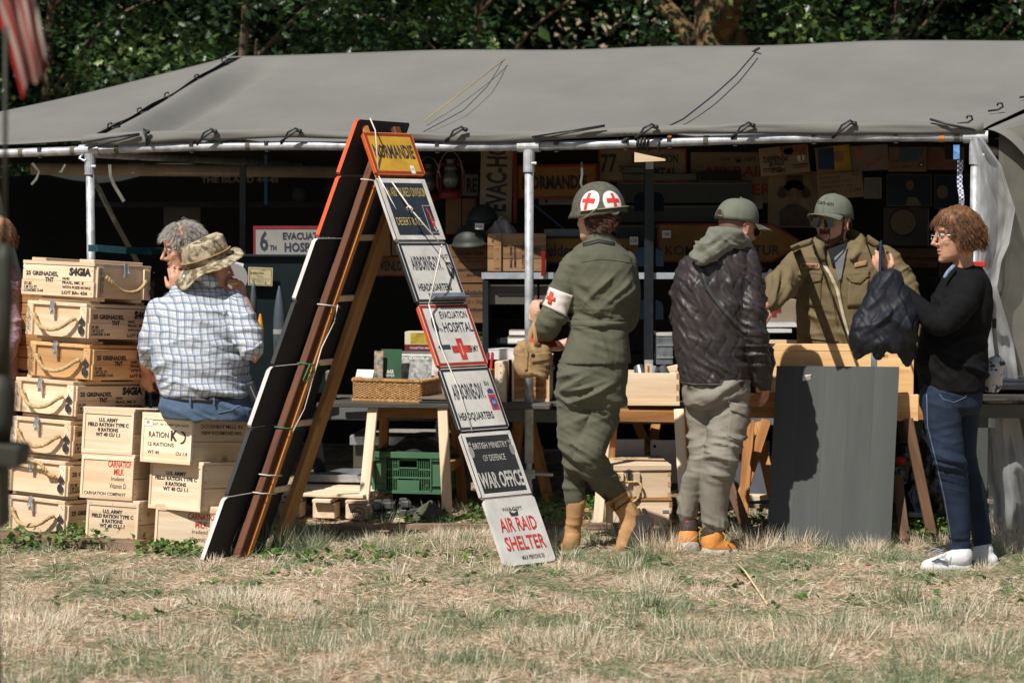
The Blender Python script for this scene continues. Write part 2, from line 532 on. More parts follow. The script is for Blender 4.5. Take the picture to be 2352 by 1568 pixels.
gm.materials.append(ground_mat()); gm.shade_smooth()
go = bpy.data.objects.new('ground', gm); C.objects.link(go); go['kind'] = 'structure'
# ------------------------------------------------------------------ many small blades or leaves in one numpy mesh
def scatter_mesh(name, tv, tf, pos, rotm, scl, tint, material, smooth=False):
 """tv template verts (k,3), tf list of faces; pos (n,3), rotm (n,3,3), scl (n,) or (n,3)"""
 n, k = len(pos), len(tv)
 scl = np.asarray(scl)
 if scl.ndim == 1: scl = np.repeat(scl[:, None], 3, 1)
 v = tv[None, :, :] * scl[:, None, :] if tv.ndim == 2 else tv * scl[:, None, :]
 v = np.einsum('nij,nkj->nki', rotm, v) + pos[:, None, :]
 me = bpy.data.meshes.new(name)
 lens = np.array([len(f) for f in tf])
 flat = np.array([i for f in tf for i in f])
 me.vertices.add(n * k)
 me.vertices.foreach_set('co', v.reshape(-1))
 L_ = len(flat)
 me.loops.add(n * L_)
 me.loops.foreach_set('vertex_index', (flat[None, :] + (np.arange(n) * k)[:, None]).ravel().astype(np.int32))
 me.polygons.add(n * len(tf))
 st = np.concatenate([[0], np.cumsum(lens)[:-1]])
 me.polygons.foreach_set('loop_start', (st[None, :] + (np.arange(n) * L_)[:, None]).ravel().astype(np.int32))
 me.polygons.foreach_set('loop_total', np.tile(lens, n).astype(np.int32))
 at = me.attributes.new('tint', 'FLOAT', 'POINT')
 at.data.foreach_set('value', np.repeat(np.asarray(tint, dtype=np.float32), k))
 me.materials.append(material)
 me.update(calc_edges=True)
 me.validate()
 if smooth: me.shade_smooth()
 return me
def tint_mat(name, stops, rough=0.7, trans=0.25, spec=0.3):
 """leaf or blade: its own colour read from the tint attribute, a little light through it"""
 m, nt, b = _new(name)
 N, L = nt.nodes, nt.links
 at = N.new('ShaderNodeAttribute'); at.attribute_name = 'tint'
 cr = N.new('ShaderNodeValToRGB')
 e = cr.color_ramp.elements
 e[0].position = stops[0][0]; e[0].color = _rgb(stops[0][1])
 e[1].position = stops[-1][0]; e[1].color = _rgb(stops[-1][1])
 for p_, c_ in stops[1:-1]:
  q = e.new(p_); q.color = _rgb(c_)
 L.new(at.outputs['Fac'], cr.inputs[0])
 L.new(cr.outputs[0], b.inputs['Base Color'])
 b.inputs['Roughness'].default_value = rough
 b.inputs['Specular IOR Level'].default_value = spec
 if trans:
  tr = N.new('ShaderNodeBsdfTranslucent'); L.new(cr.outputs[0], tr.inputs[0])
  ms = N.new('ShaderNodeMixShader'); ms.inputs[0].default_value = trans
  out = N['Material Output']
  L.new(b.outputs[0], ms.inputs[1]); L.new(tr.outputs[0], ms.inputs[2]); L.new(ms.outputs[0], out.inputs[0])
 return m
def rot_zxz(yaw, tilt, roll):
 """blade along +z: roll about z, tilt away, then yaw"""
 cy, sy, ct, st, cr, sr = np.cos(yaw), np.sin(yaw), np.cos(tilt), np.sin(tilt), np.cos(roll), np.sin(roll)
 z, o = np.zeros_like(yaw), np.ones_like(yaw)
 A = np.stack([np.stack([cy, -sy, z], -1), np.stack([sy, cy, z], -1), np.stack([z, z, o], -1)], -2)
 B = np.stack([np.stack([ct, z, st], -1), np.stack([z, o, z], -1), np.stack([-st, z, ct], -1)], -2)
 D = np.stack([np.stack([cr, -sr, z], -1), np.stack([sr, cr, z], -1), np.stack([z, z, o], -1)], -2)
 return A @ B @ D
# ------------------------------------------------------------------ grass: dry straw, green blades, tufts
blade = np.array([[-0.5, 0, 0], [0.5, 0, 0], [-0.42, 0.10, 0.45], [0.42, 0.10, 0.45], [0, 0.32, 1.0]], float)
blade_f = [(0, 1, 3, 2), (2, 3, 4)]
straw_stops = [(0.0, (0.26, 0.16, 0.10)), (0.10, (0.60, 0.37, 0.20)), (0.28, (0.60, 0.48, 0.34)), (0.5, (0.80, 0.69, 0.53)), (0.64, (0.90, 0.84, 0.71)), (0.70, (0.11, 0.17, 0.08)), (0.85, (0.23, 0.29, 0.16)), (1.0, (0.46, 0.48, 0.33))]
GRASS = tint_mat('grass_blade', straw_stops, 0.75, 0.25, 0.2)
def field_pos(n, x0, x1, y0, y1):
 x = rng.uniform(x0, x1, n); y = rng.uniform(y0, y1, n)
 return x, y
def tints(x, y, green_bias=0.0):
 p = np.stack([x, y, 0 * x], -1)
 g = fbm(p * np.array([1.1, 2.4, 1]) + 3.1, 3) * 0.5 + fbm(p * np.array([5, 9, 1]), 2) * 0.5 + green_bias
 isg = rng.random(len(x)) < np.clip((g - 0.435 + .05 * np.exp(-((y + .75) / .45) ** 2)) * 9, 0.05, 0.92)
 t = np.where(isg, rng.uniform(0.70, 1.0, len(x)), rng.uniform(0.02, 0.66, len(x)) ** 0.8)
 return t, g
def clear_of_things(x, y):
 """little grows under the tables: thinner there"""
 return (y < 1.0) | (rng.random(len(x)) < 0.28)
def make_grass():
 pos, rot, scl, tin = [], [], [], []
 n = 125000
 x, y = field_pos(n, -3.5, 3.5, -3.6, 2.6)
 k = rng.random(n) < np.where(y < 0.6, 1.0, 0.45)
 x, y = x[k], y[k]; n = len(x)
 t, g = tints(x, y, -0.03)
 z = ground_z(x, y)
 pos.append(np.stack([x, y, z + rng.uniform(0, 0.012, n)], -1))
 rot.append(rot_zxz(rng.uniform(0, 6.283, n), rng.uniform(1.15, 1.62, n), rng.uniform(0, 6.28, n)))
 h = rng.uniform(0.015, 0.065, n); w = rng.uniform(0.0014, 0.0036, n)
 scl.append(np.stack([w, h, h], -1)); tin.append(t)
 n = 135000
 x, y = field_pos(n, -3.5, 3.5, -3.6, 2.4)
 p = np.stack([x, y, 0 * x], -1)
 den = fbm(p * 3.4 + 9, 3)
 band = 0.55 + 0.45 * np.clip((-1.3 - y) / 1.0, 0, 1)
 k = rng.random(n) < np.clip((den - 0.38) * 4.2, 0.05, 1) * band * np.where(y > 0.3, 0.35, 1)
 x, y = x[k], y[k]; n = len(x)
 t, g = tints(x, y, 0.015)
 pos.append(np.stack([x, y, ground_z(x, y) - 0.003], -1))
 rot.append(rot_zxz(rng.uniform(0, 6.283, n), np.abs(rng.normal(0.25, 0.42, n)), rng.uniform(0, 6.28, n)))
 h = rng.uniform(0.018, 0.055, n) * (0.7 + 0.9 * np.clip((-1.2 - y) / 1.5, 0, 1)); w = rng.uniform(0.0013, 0.0032, n)
 scl.append(np.stack([w, h, h], -1)); tin.append(t)
 def tuft(cx, cy, r, cnt, hh, lo, hi, spread=0.5):
  a = rng.uniform(0, 6.283, cnt); q = r * np.sqrt(rng.random(cnt))
  x = cx + q * np.cos(a); y = cy + q * np.sin(a) * 0.7
  pos.append(np.stack([x, y, ground_z(x, y) - 0.004], -1))
  yaw = a + rng.normal(0, 0.7, cnt)
  rot.append(rot_zxz(yaw, np.abs(rng.normal(spread * 0.6, spread * 0.6, cnt)), rng.uniform(0, 6.28, cnt)))
  h = rng.uniform(0.4, 1.0, cnt) * hh; w = rng.uniform(0.0016, 0.0036, cnt)
  scl.append(np.stack([w, h, h], -1)); tin.append(rng.uniform(lo, hi, cnt))
 spots = [(60, 1430, .22, 700, .085, .45, .66), (20, 1470, .2, 400, .07, .45, .66), (560, 1375, .20, 620, .085, .45, .66), (650, 1392, .16, 300, .07, .4, .66), (500, 1385, .1, 160, .06, .4, .66),
             (175, 1240, .06, 120, .09, .35, .6), (1500, 1350, .10, 190, .13, .38, .64), (1440, 1300, .07, 90, .09, .4, .9), (1520, 1270, .10, 260, .16, .15, .62),
             (1740, 1262, .09, 260, .15, .3, .66), (1840, 1255, .07, 180, .13, .3, .62), (1990, 1258, .08, 140, .11, .3, .66), (2085, 1385, .05, 110, .2, .74, .95), (2080, 1250, .08, 100, .12, .3, .62), (2320, 1240, .10, 300, .17, .3, .64),
             (2352, 1265, .10, 200, .12, .3, .64), (1475, 1285, .05, 120, .17, .72, .9), (1300, 1285, .06, 80, .12, .3, .9), (850, 1255, .1, 160, .09, .3, .95), (930, 1270, .12, 200, .1, .35, .95), (1050, 1262, .12, 200, .1, .35, .98),
             (690, 1262, .12, 260, .16, .72, .98), (640, 1265, .08, 120, .18, .72, .98), (520, 1275, .05, 90, .2, .7, .98), (570, 1272, .06, 100, .13, .7, .98), (1010, 1235, .08, 200, .08, .4, .66), (1090, 1230, .1, 200, .08, .45, .66),
             (930, 1460, .2, 300, .11, .3, .98), (1900, 1450, .25, 500, .12, .3, .98), (1600, 1450, .2, 350, .11, .3, .98), (1300, 1480, .25, 450, .12, .35, .98), (2200, 1420, .2, 420, .13, .3, .98), (700, 1480, .2, 300, .12, .5, .98),
             (380, 1480, .2, 300, .13, .4, .98), (2280, 1500, .25, 500, .14, .3, .98), (1100, 1420, .12, 160, .1, .6, .98), (1760, 1500, .25, 500, .14, .35, .98), (1480, 1400, .2, 300, .1, .6, .98), (260, 1260, .1, 180, .07, .35, .66)]
 for px, py, r, c, hh, lo, hi in spots:
  g = PG(px, py); tuft(g.x, g.y, r, c, hh, lo, hi, 0.75)
 for _ in range(420):
  x = rng.uniform(-3.2, 3.2); y = rng.uniform(-3.5, 0.9) if rng.random() < .8 else rng.uniform(-3.5, -1.2)
  dry = rng.random() < 0.55
  tuft(x, y, rng.uniform(.02, .09), int(rng.uniform(25, 90)), rng.uniform(.04, .11), *((.3, .66) if dry else (.62, .98)), 0.7)
 for _ in range(190):
  x = rng.uniform(-2.9, 3.0); y = 0.62 - 0.2 * x * 0.6 + rng.normal(0.2, .45)
  tuft(x, y, rng.uniform(.04, .12), int(rng.uniform(20, 60)), rng.uniform(.05, .13), *((.35, .98) if rng.random() < .5 else (.72, .98)), 0.7)
 pos, rot, scl, tin = map(np.concatenate, (pos, rot, scl, tin))
 me = scatter_mesh('grass', blade, blade_f, pos, rot, scl, tin, GRASS)
 o = bpy.data.objects.new('grass', me); C.objects.link(o)
 o['kind'] = 'stuff'; tag(o, 'short dry meadow grass with straw tufts and green patches', 'grass')
make_grass()
# round-leaved weeds along the crate feet and behind the trestles
def make_weeds():
 n_ = 8
 lf = np.array([[0, 0, 0]] + [[0.5 * math.cos(a) * (1.0), 0.55 + 0.5 * math.sin(a), 0.10 * math.sin(2 * a)] for a in [2 * math.pi * k / n_ - math.pi / 2 for k in range(n_)]], float)
 ff = [(0, 1 + k, 1 + (k + 1) % n_) for k in range(n_)]
 lf[0] = (0, 0.5, -0.08)
 pos = []
 def strip(px0, px1, py0, py1, cnt, zmax):
  for _ in range(cnt):
   g = PG(random.uniform(px0, px1), random.uniform(py0, py1))
   c = random.randint(4, 9)
   for _k in range(c):
    pos.append((g.x + random.gauss(0, .03), g.y + random.gauss(0, .03), random.uniform(0.005, zmax)))
 strip(0, 330, 1238, 1262, 85, .075); strip(160, 300, 1240, 1258, 30, .11); strip(330, 460, 1262, 1278, 30, .05)
 strip(1240, 1500, 1160, 1200, 90, .09); strip(2050, 2190, 1170, 1245, 130, .11); strip(1060, 1300, 1180, 1215, 50, .08)
 strip(860, 1050, 1190, 1205, 30, .06); strip(550, 1100, 1268, 1290, 45, .03); strip(1560, 1760, 1180, 1230, 40, .08)
 strip(0, 2352, 1290, 1420, 90, .012)
 pos = np.array(pos); n = len(pos)
 pos[:, 2] += ground_z(pos[:, 0], pos[:, 1])
 rot = rot_zxz(rng.uniform(0, 6.28, n), rng.uniform(-0.9, 0.9, n), rng.uniform(0, 6.28, n))
 W = tint_mat('weed_leaf', [(0, (0.045, 0.10, 0.02)), (0.5, (0.09, 0.18, 0.035)), (1, (0.18, 0.27, 0.07))], 0.5, 0.25, 0.4)
 sc_ = rng.uniform(0.014, 0.034, n)
 me = scatter_mesh('weeds', lf, ff, pos, rot, sc_, rng.random(n), W)
 o = bpy.data.objects.new('weeds', me); C.objects.link(o)
 o['kind'] = 'stuff'; tag(o, 'low green clover and weeds at the feet of crates and trestles', 'weeds')
make_weeds()
# single long straws lying about
SM = mat('straw_stalk', (0.74, 0.60, 0.36), 0.6, var=0.2)
b_ = MB()
b_.tube([PG(1690, 1300) + Vector((0, 0, .02)), PG(1712, 1330) + Vector((0, 0, .035)), PG(1762, 1392) + Vector((0, 0, .01))], [.0045, .004, .0035], 6)
tag(b_.build('straw_stalk', SM, smooth=True), 'single thick pale straw stalk lying on the grass below the grey board', 'straw')
WP = wood('old_ground_plank', (0.30, 0.21, 0.15), (0.16, 0.10, 0.07), 0, knots=False)
a, b = PG(-30, 1240), PG(322, 1262)
b_ = MB(); b_.bar(a + Vector((0, 0, .025)), b + Vector((0, 0, .02)), .09, .045)
tag(b_.build('ground_timber', WP, bevel=.004), 'weathered brown timber lying on the grass before the crate stack', 'timber')
a, b = PG(760, 1215), PG(1500, 1212)
b_ = MB(); b_.bar(a + Vector((0, 0, .012)), b + Vector((0, 0, .012)), .05, .03)
tag(b_.build('ground_timber', WP, bevel=.003), 'thin reddish timber strip on the ground between the trestles and the walkers', 'timber')
# ------------------------------------------------------------------ trees behind the tent
def oak_leaf():
 half = [(0.0, 0.0), (0.28, 0.26), (0.15, 0.42), (0.38, 0.58), (0.18, 0.68), (0.0, 1.0)]
 v = [(x, y, -0.25 * x) for x, y in half] + [(-x, y, -0.25 * x) for x, y in half[1:-1]]
 n = len(half)
 right = list(range(n))
 left = [n - 1] + list(range(n + len(half) - 3, n - 1, -1)) + [0]
 fs = []
 return np.array(v, float), [tuple(right), tuple([0] + [n - 1] + list(range(n + len(half) - 3, n - 1, -1)))]
LV, LF = oak_leaf()
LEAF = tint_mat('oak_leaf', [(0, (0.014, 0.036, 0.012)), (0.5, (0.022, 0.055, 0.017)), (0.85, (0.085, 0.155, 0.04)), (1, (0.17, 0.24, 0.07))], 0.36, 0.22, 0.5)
LEAFD = tint_mat('shade_darkened_leaf', [(0, (0.008, 0.02, 0.008)), (0.6, (0.018, 0.04, 0.013)), (1, (0.04, 0.075, 0.02))], 0.5, 0.1, 0.3)  # darker copy of the leaf, woodland shade put into its colour
LEAF2 = tint_mat('pale_leaf', [(0, (0.06, 0.09, 0.04)), (0.5, (0.13, 0.17, 0.07)), (1, (0.24, 0.27, 0.13))], 0.5, 0.25, 0.4)
BARK = mat('oak_bark', (0.13, 0.09, 0.06), 0.9, var=0.6, scale=14, stretch=(1, 1, 0.3), bump=0.9, bscale=25, bdist=0.03, lo=0.4, hi=0.6)
BARKL = mat('lichened_bark', (0.24, 0.15, 0.07), 0.9, col2=(0.035, 0.028, 0.02), scale=7, stretch=(1, 1, 0.4), bump=1.0, bscale=18, bdist=0.05)
SV = np.array([[0, 0, 0], [.34, .45, -.08], [0, 1, 0], [-.34, .45, -.08]], float); SF = [(0, 1, 2), (0, 2, 3)]
def tree(name, x, y, rad, z0, z1, nclu, per, ls, lab, cat='tree', group='trees behind the tent', seed=0, leafm=None, trunk_r=.14, clr=0.28, trunk_m=None, trunk_pts=None, gap=None):
 r = np.random.default_rng(seed)
 t = thing(name, lab, cat, (x, y, 0), 0, group)
 tb = MB()
 pts = trunk_pts or [(0, 0, -.1), (.05, 0, 1.2), (-.08, .05, 2.6), (.05, 0, 4.2), (0, 0, z1 - .8)]
 k = len(pts)
 tb.tube(pts, [trunk_r * (1 - .75 * i / (k - 1)) for i in range(k)], 12)
 br = []
 for i in range(9):
  h = r.uniform(z0 + .3, z1 - 1); a = r.uniform(0, 6.28); l = rad * r.uniform(.6, .95)
  e = np.array([math.cos(a) * l, math.sin(a) * l, h + r.uniform(.2, .9)])
  tb.tube([(0, 0, h - .5), (e[0] * .45, e[1] * .45, h + .1), tuple(e)], [trunk_r * .32, trunk_r * .2, .012], 6)
 tb.build('trunk', trunk_m or BARK, t, smooth=True)
 cl = []
 zc, zr = (z0 + z1) / 2, (z1 - z0) / 2
 while len(cl) < nclu:
  p = r.uniform(-1, 1, 3)
  q = np.linalg.norm(p)
  if q > 1 or q < .35 or r.random() > q ** .7: continue
  c = np.array([p[0] * rad, p[1] * rad, zc + p[2] * zr])
  if gap is not None and gap(x + c[0], y + c[1], c[2]): continue
  cl.append(c)
 cl = np.array(cl)
 n = nclu * per
 ci = np.repeat(np.arange(nclu), per)
 pos = cl[ci] + r.normal(0, 1, (n, 3)) * np.array([clr, clr, clr * .55])
 yaw = r.uniform(0, 6.28, n)
 rot = rot_zxz(yaw, r.uniform(-.9, .9, n) + .2, r.uniform(0, 6.28, n))
 tilt = r.normal(-.35, .45, n)
 ct, st = np.cos(tilt), np.sin(tilt); zr_, on = np.zeros(n), np.ones(n)
 B = np.stack([np.stack([on, zr_, zr_], -1), np.stack([zr_, ct, -st], -1), np.stack([zr_, st, ct], -1)], -2)
 cy, sy = np.cos(yaw), np.sin(yaw)
 A = np.stack([np.stack([cy, -sy, zr_], -1), np.stack([sy, cy, zr_], -1), np.stack([zr_, zr_, on], -1)], -2)
 ro = r.normal(0, .6, n); cr_, sr_ = np.cos(ro), np.sin(ro)
 D = np.stack([np.stack([cr_, zr_, sr_], -1), np.stack([zr_, on, zr_], -1), np.stack([-sr_, zr_, cr_], -1)], -2)
 me = scatter_mesh('crown', LV if leafm is None else SV, LF if leafm is None else SF, pos, A @ B @ D, ls * r.uniform(.65, 1.25, n), np.clip(r.normal(.45, .25, n) + np.repeat(r.normal(0, .2, nclu), per), 0, 1), leafm or LEAF)
 o = bpy.data.objects.new('crown', me); C.objects.link(o); o.parent = t
 return t
def window_gap(x, y, z):
 px = 1176 + x * F_PX / (y + 10)
 return 1080 < px < 1480 and mnoise.noise(Vector((px * .009, 3.1, z * 2.2 + .0 * y))) > (-.05 if px < 1400 else .15)
tx = [(-7.9, 9.5), (-6.0, 8.6), (-4.2, 9.6), (-2.3, 8.7), (-.3, 9.9), (3.55, 9.7), (5.1, 8.5), (6.9, 9.4), (8.8, 9.0)]
tl = ['dark oak at the left edge behind the flag', 'oak with sunlit sprays above the left slope of the tent', 'dense dark oak behind the left end of the ridge', 'oak above the plain middle of the tent roof',
      'oak beside the pale gap in the foliage', 'oak just right of the thick forked trunk', 'oak with bright sprays above the right of the roof', 'oak at the right edge behind the tent', 'outermost oak beyond the right end of the tent']
for i, (x, y) in enumerate(tx):
 tree('oak_tree', x, y, 1.75, 1.2, 6.2, 74, 120, .090, tl[i], seed=10 + i, clr=.20, trunk_r=.07, gap=window_gap)
tree('oak_tree', 1.95, 10.2, 1.9, 2.9, 6.4, 120, 40, .10, 'old oak with a thick lichened trunk showing above the roof', seed=40, trunk_r=.46, trunk_m=BARKL, gap=lambda x, y, z: (1500 < 1176 + x * F_PX / (y + 10) < 1660 and y < 10.4) or window_gap(x, y, z),
     trunk_pts=[(0, 0, -.1), (.05, 0, 1.5), (0, 0, 2.6), (.02, 0, 3.2), (-.05, 0, 4.2), (.1, 0, 5.4)])
bx2 = [(-.3, 14.5), (1.9, 15.2), (-9, 13), (-6.6, 14), (-4.4, 13.2), (-2.3, 14), (3.7, 14.2), (6, 13.4), (8.2, 14), (10.4, 13), (-11, 15), (12.5, 15)]
for i, (x, y) in enumerate(bx2):
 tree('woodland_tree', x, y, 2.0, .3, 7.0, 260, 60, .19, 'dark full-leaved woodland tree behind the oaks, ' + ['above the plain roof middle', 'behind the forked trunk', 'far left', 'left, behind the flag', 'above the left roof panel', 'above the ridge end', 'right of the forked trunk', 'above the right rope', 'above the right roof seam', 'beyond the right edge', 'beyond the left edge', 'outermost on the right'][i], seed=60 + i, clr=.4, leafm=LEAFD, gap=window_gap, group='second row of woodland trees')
bush_l = ['pale green shrub seen through the gap in the oaks', 'smaller pale shrub right of the gap in the oaks']
for i, (x, y) in enumerate([(1.0, 24), (3.6, 26)]):
 tree('pale_shrub', x, y, 2.3, .4, 4.6, 130, 36, .16, bush_l[i], 'shrub', 'pale shrubs beyond the gap', seed=90 + i, leafm=LEAF2, trunk_r=.08, clr=.35)
# ------------------------------------------------------------------ the tent: pipe frame, canvas, webbing
TA = math.atan2(-1.30, 4.641)
TU = Vector((math.cos(TA), math.sin(TA), 0)); TV = Vector((-math.sin(TA), math.cos(TA), 0))
TO = Vector((-2.346, 1.9, 0))
def T(u, v, z): return TO + TU * u + TV * v + Vector((0, 0, z))
tent = thing('market_tent', 'long grey canvas market tent on a galvanised pipe frame', 'tent', tuple(TO), TA)
def L(u, v, z): return Vector((u, v, z))         # tent-local point
CANV = mat('grey_canvas', (0.175, 0.175, 0.160), 0.85, var=0.10, scale=1.6, bump=0.25, bscale=420, bdist=0.001, dirt=0.22, dcol=(0.14, 0.138, 0.124))
CANV_D = mat('olive_tarp', (0.13, 0.125, 0.105), 0.8, var=0.25, scale=3, bump=0.3, bscale=200, bdist=.001)
DARKT = mat('shade_tarp', (0.020, 0.022, 0.020), 0.95, var=0.3, scale=3)  # near-black sheet colour, added to keep the tent interior dark
WEB = mat('olive_webbing', (0.13, 0.12, 0.085), 0.9, var=0.25, scale=30, bump=.4, bscale=300)
CORD = mat('black_bungee', (0.025, 0.027, 0.032), 0.45, var=0.3, scale=60)
ZB = 1.958
# bar: slight sag, pieces between fittings
def bar_z(u):
 return ZB + 0.012 * math.sin(u * 1.9) - 0.01 + 0.004 * u
def pipe(name, pts, r=.024, m=GALV, par=tent, n=16):
 b = MB(); b.tube(pts, r, n); return b.build(name, m, par, smooth=True)
pipe('front_bar', [L(u, 0, bar_z(u)) for u in np.linspace(-2.4, 2.5, 16)])
pipe('front_bar', [L(u, 0, bar_z(u)) for u in np.linspace(2.56, 4.86, 8)])
for u, lab in ((0, None), (2.53, None), (4.82, None)):
 pipe('post', [L(u, 0, .28 if u == 2.53 else .02), L(u, 0, bar_z(u) - .03)], .0235)
 b = MB(); b.tube([L(u, 0, bar_z(u) - .135), L(u, 0, bar_z(u) - .02)], .031, 16); b.tube([L(u - .06, 0, bar_z(u)), L(u + .06, 0, bar_z(u))], .031, 16)
 b.tube([L(u + .02, -.02, bar_z(u) - .09), L(u + .045, -.02, bar_z(u) - .09)], .008, 8)
 b.tube([L(u, 0, bar_z(u) + .02), L(u, 0, bar_z(u) + .055)], .010, 6); b.tube([L(u, 0, bar_z(u) + .05), L(u, 0, bar_z(u) + .064)], .016, 6)
 b.build('pipe_fitting', GALV, tent, smooth=False)
# middle post: adjustable foot
b = MB()
b.tube([L(2.53, 0, .0), L(2.53, 0, .30)], .015, 12)
for k in range(9): b.tube([L(2.53, 0, .06 + k * .013), L(2.53, 0, .066 + k * .013)], .0205, 12)
b.tube([L(2.53, 0, .20), L(2.53, 0, .245)], .033, 14); b.tube([L(2.53, -.01, .225), L(2.67, -.05, .228)], .008, 8)
b.box(L(2.53, 0, .004), (.12, .12, .008))
b.build('adjustable_foot', GALV, tent)
# rear frame and inner rails
pipe('rear_bar', [L(-2.4, 3.2, 2.0), L(6.5, 3.2, 2.0)]); pipe('side_rail', [L(0.02, 0, 1.93), L(.0, 3.2, 1.95)]); pipe('side_rail', [L(4.82, 0, 1.93), L(4.9, 3.2, 1.95)])
pipe('ridge_pole', [L(-.1, 2.0, 2.57), L(6.5, 2.0, 2.58)])
b = MB(); b.tube([L(-.6, .45, 1.86), L(1.6, .75, 1.83)], .035, 14); b.build('inner_roller', mat('tan_canvas_roll', (.25, .20, .15), .9, var=.3), tent, smooth=True)
# canvas roof: front slope with its own folds
def nz(x, y, s=1.0, k=0): return mnoise.noise(Vector((x * s + k, y * s, k * 1.7)))
def seamL(t):      # left seam, eave to ridge
 return L(-0.03 + .03 * t - .05 * math.sin(t * 3.1), 2.0 * t, ZB + .045 + .615 * t - .045 * math.sin(t * math.pi))
def seamR(t):
 return L(4.86 + .95 * t, 2.0 * t, ZB + .05 + .60 * t - .02 * math.sin(t * math.pi))
def roof(u, v):
 a, b = seamL(v), seamR(v)
 p = a.lerp(b, u)
 U = p.x
 sag = .035 * math.sin(math.pi * u) * (1 - v) + .014 * math.sin(U * 1.9) * (1 - v)
 p.z -= sag * .6
 e = max(0, 1 - v / .09)
 p.z += e * (.018 * math.sin(U * 8.2 + 1) * math.sin(U * 2.3)) + nz(U, v * 2, 1.1) * .022
 p.y += e * e * (-.012)
 dd = u * 5.0
 sv = max(0, math.sin(min(1, .04 + v * 1.02) * math.pi)) ** .6
 f = math.exp(-((dd - .30 - .03 * v) / .085) ** 2) * sv
 p.z -= .085 * f
 f2 = math.exp(-((dd - .13 - .02 * v) / .07) ** 2) * sv
 p.z += .050 * f2
 f3 = math.exp(-((5 - dd - .25 - .1 * v) / .12) ** 2) * math.sin(v * math.pi)
 p.z -= .03 * f3
 return p
b = MB(); b.grid(roof, 230, 50, thick=.003); b.build('canvas_roof', CANV, tent, smooth=True)
# rear slope, closes the tent from behind
b = MB(); b.grid(lambda u, v: L(-.2 + 6.8 * u, 2.0 + 1.25 * v, 2.575 - .55 * v), 12, 3); b.build('rear_slope', CANV_D, tent, smooth=True)
# valance: folded lower hem of the roof
def val(u, v):
 p = seamL(0).lerp(seamR(0), u); U = p.x
 w = .035 + .022 * math.sin(U * 3.1 + .7) + .016 * nz(U, 0, 2.4)
 top = .028 + .010 * math.sin(U * 2.1) + .008 * nz(U, 3, 5)
 p.z += .012 + top - (top + w * .55) * v - .01 + .008 * math.sin(U * 1.9)
 p.y += -.030 - .012 * math.sin(v * math.pi) - .012 * nz(U, v, 3)
 return p
b = MB(); b.grid(val, 130, 5, thick=.003); b.build('valance', CANV, tent, smooth=True)
# left panel, sweeping down to the left
def left_panel(u, v):
 t = v
 base = L(-2.4 + 2.37 * u, -.0, ZB + .035 + .012 * math.sin(u * 14))
 q = u
 top_u = L(-2.4 + 2.40 * q, .35 + 1.65 * q ** 1.5, 2.03 + .585 * q ** 1.75)
 sm = seamL(t)
 pt = base.lerp(top_u, t)
 w = max(0, (u - .55) / .45) ** 2
 pt = pt.lerp(sm, w)
 pt.z += nz(u * 2, v * 2, 2.0, 3) * .02 * (1 - w)
 return pt
b = MB(); b.grid(left_panel, 44, 22, thick=.003); b.build('side_panel', CANV, tent, smooth=True)
# dark sheets added behind, beside and above the goods to darken the interior
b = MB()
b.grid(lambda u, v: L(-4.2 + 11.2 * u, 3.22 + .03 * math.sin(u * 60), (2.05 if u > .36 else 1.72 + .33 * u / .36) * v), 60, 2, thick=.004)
b.build('shade_back_wall', DARKT, tent, smooth=True)
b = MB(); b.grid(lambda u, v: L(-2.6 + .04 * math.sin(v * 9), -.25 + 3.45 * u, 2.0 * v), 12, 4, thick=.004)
b.build('shade_side_wall', DARKT, tent, smooth=True)
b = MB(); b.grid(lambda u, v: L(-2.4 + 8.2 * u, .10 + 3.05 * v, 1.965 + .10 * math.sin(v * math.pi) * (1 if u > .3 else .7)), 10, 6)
b.build('shade_lining', DARKT, tent)
# right-hand hanging tarps beyond the corner
def drop(u, v):
 p = L(4.93 + 1.5 * u, .02 + .75 * u, 0)
 top = 1.985 + .33 * u
 p.z = top * v + .02
 p.y += .05 * math.sin(u * 22 + 2 * v) * (1 - .4 * v)
 return p
b = MB(); b.grid(drop, 50, 24, thick=.003); b.build('hanging_tarp', CANV_D, tent, smooth=True)
def strip_panel(u, v):
 a = seamR(v); return a + L(.02 + .28 * u, -.02 - .01 * v, -.05 * u - .24 * u * u - .02 * math.sin(v * 9) * u)
b = MB(); b.grid(strip_panel, 10, 30, thick=.003); b.build('seam_flap', CANV, tent, smooth=True)
# fold-over strip with hooks along the left seam
def seam_strip(u, v):
 a = seamL(v * .97 + .01); return a + L(-.01 + .085 * u, -.012, .010 + .030 * u + .006 * math.sin(v * 20) * u)
b = MB(); b.grid(seam_strip, 4, 40, thick=.002); b.build('seam_flap', CANV, tent, smooth=True)
def hook(p, d, s=1.0):
 d = d.normalized(); sdv = Vector((0, 0, 1)).cross(d).normalized() if abs(d.z) < .95 else Vector((1, 0, 0))
 up = L(0, -.3, 1).normalized()
 pts = [p, p + d * .05 * s, p + d * .075 * s + up * .012 * s, p + d * .07 * s + up * .030 * s, p + d * .052 * s + up * .034 * s, p + d * .046 * s + up * .022 * s]
 b = MB(); b.tube(pts, .0055 * s, 8); b.build('hook', CORD, tent, smooth=True)
for t in (.12, .33, .52, .72, .9):
 q = seamL(t) + L(.13, -.035, .03); hook(q, L(-1, -.1, -.28), 1.0)
for t in (.03, .17, .32, .47, .62):
 q = seamR(t) + L(-.16, -.045, .012); hook(q, L(1, .0, .12), 1.0)
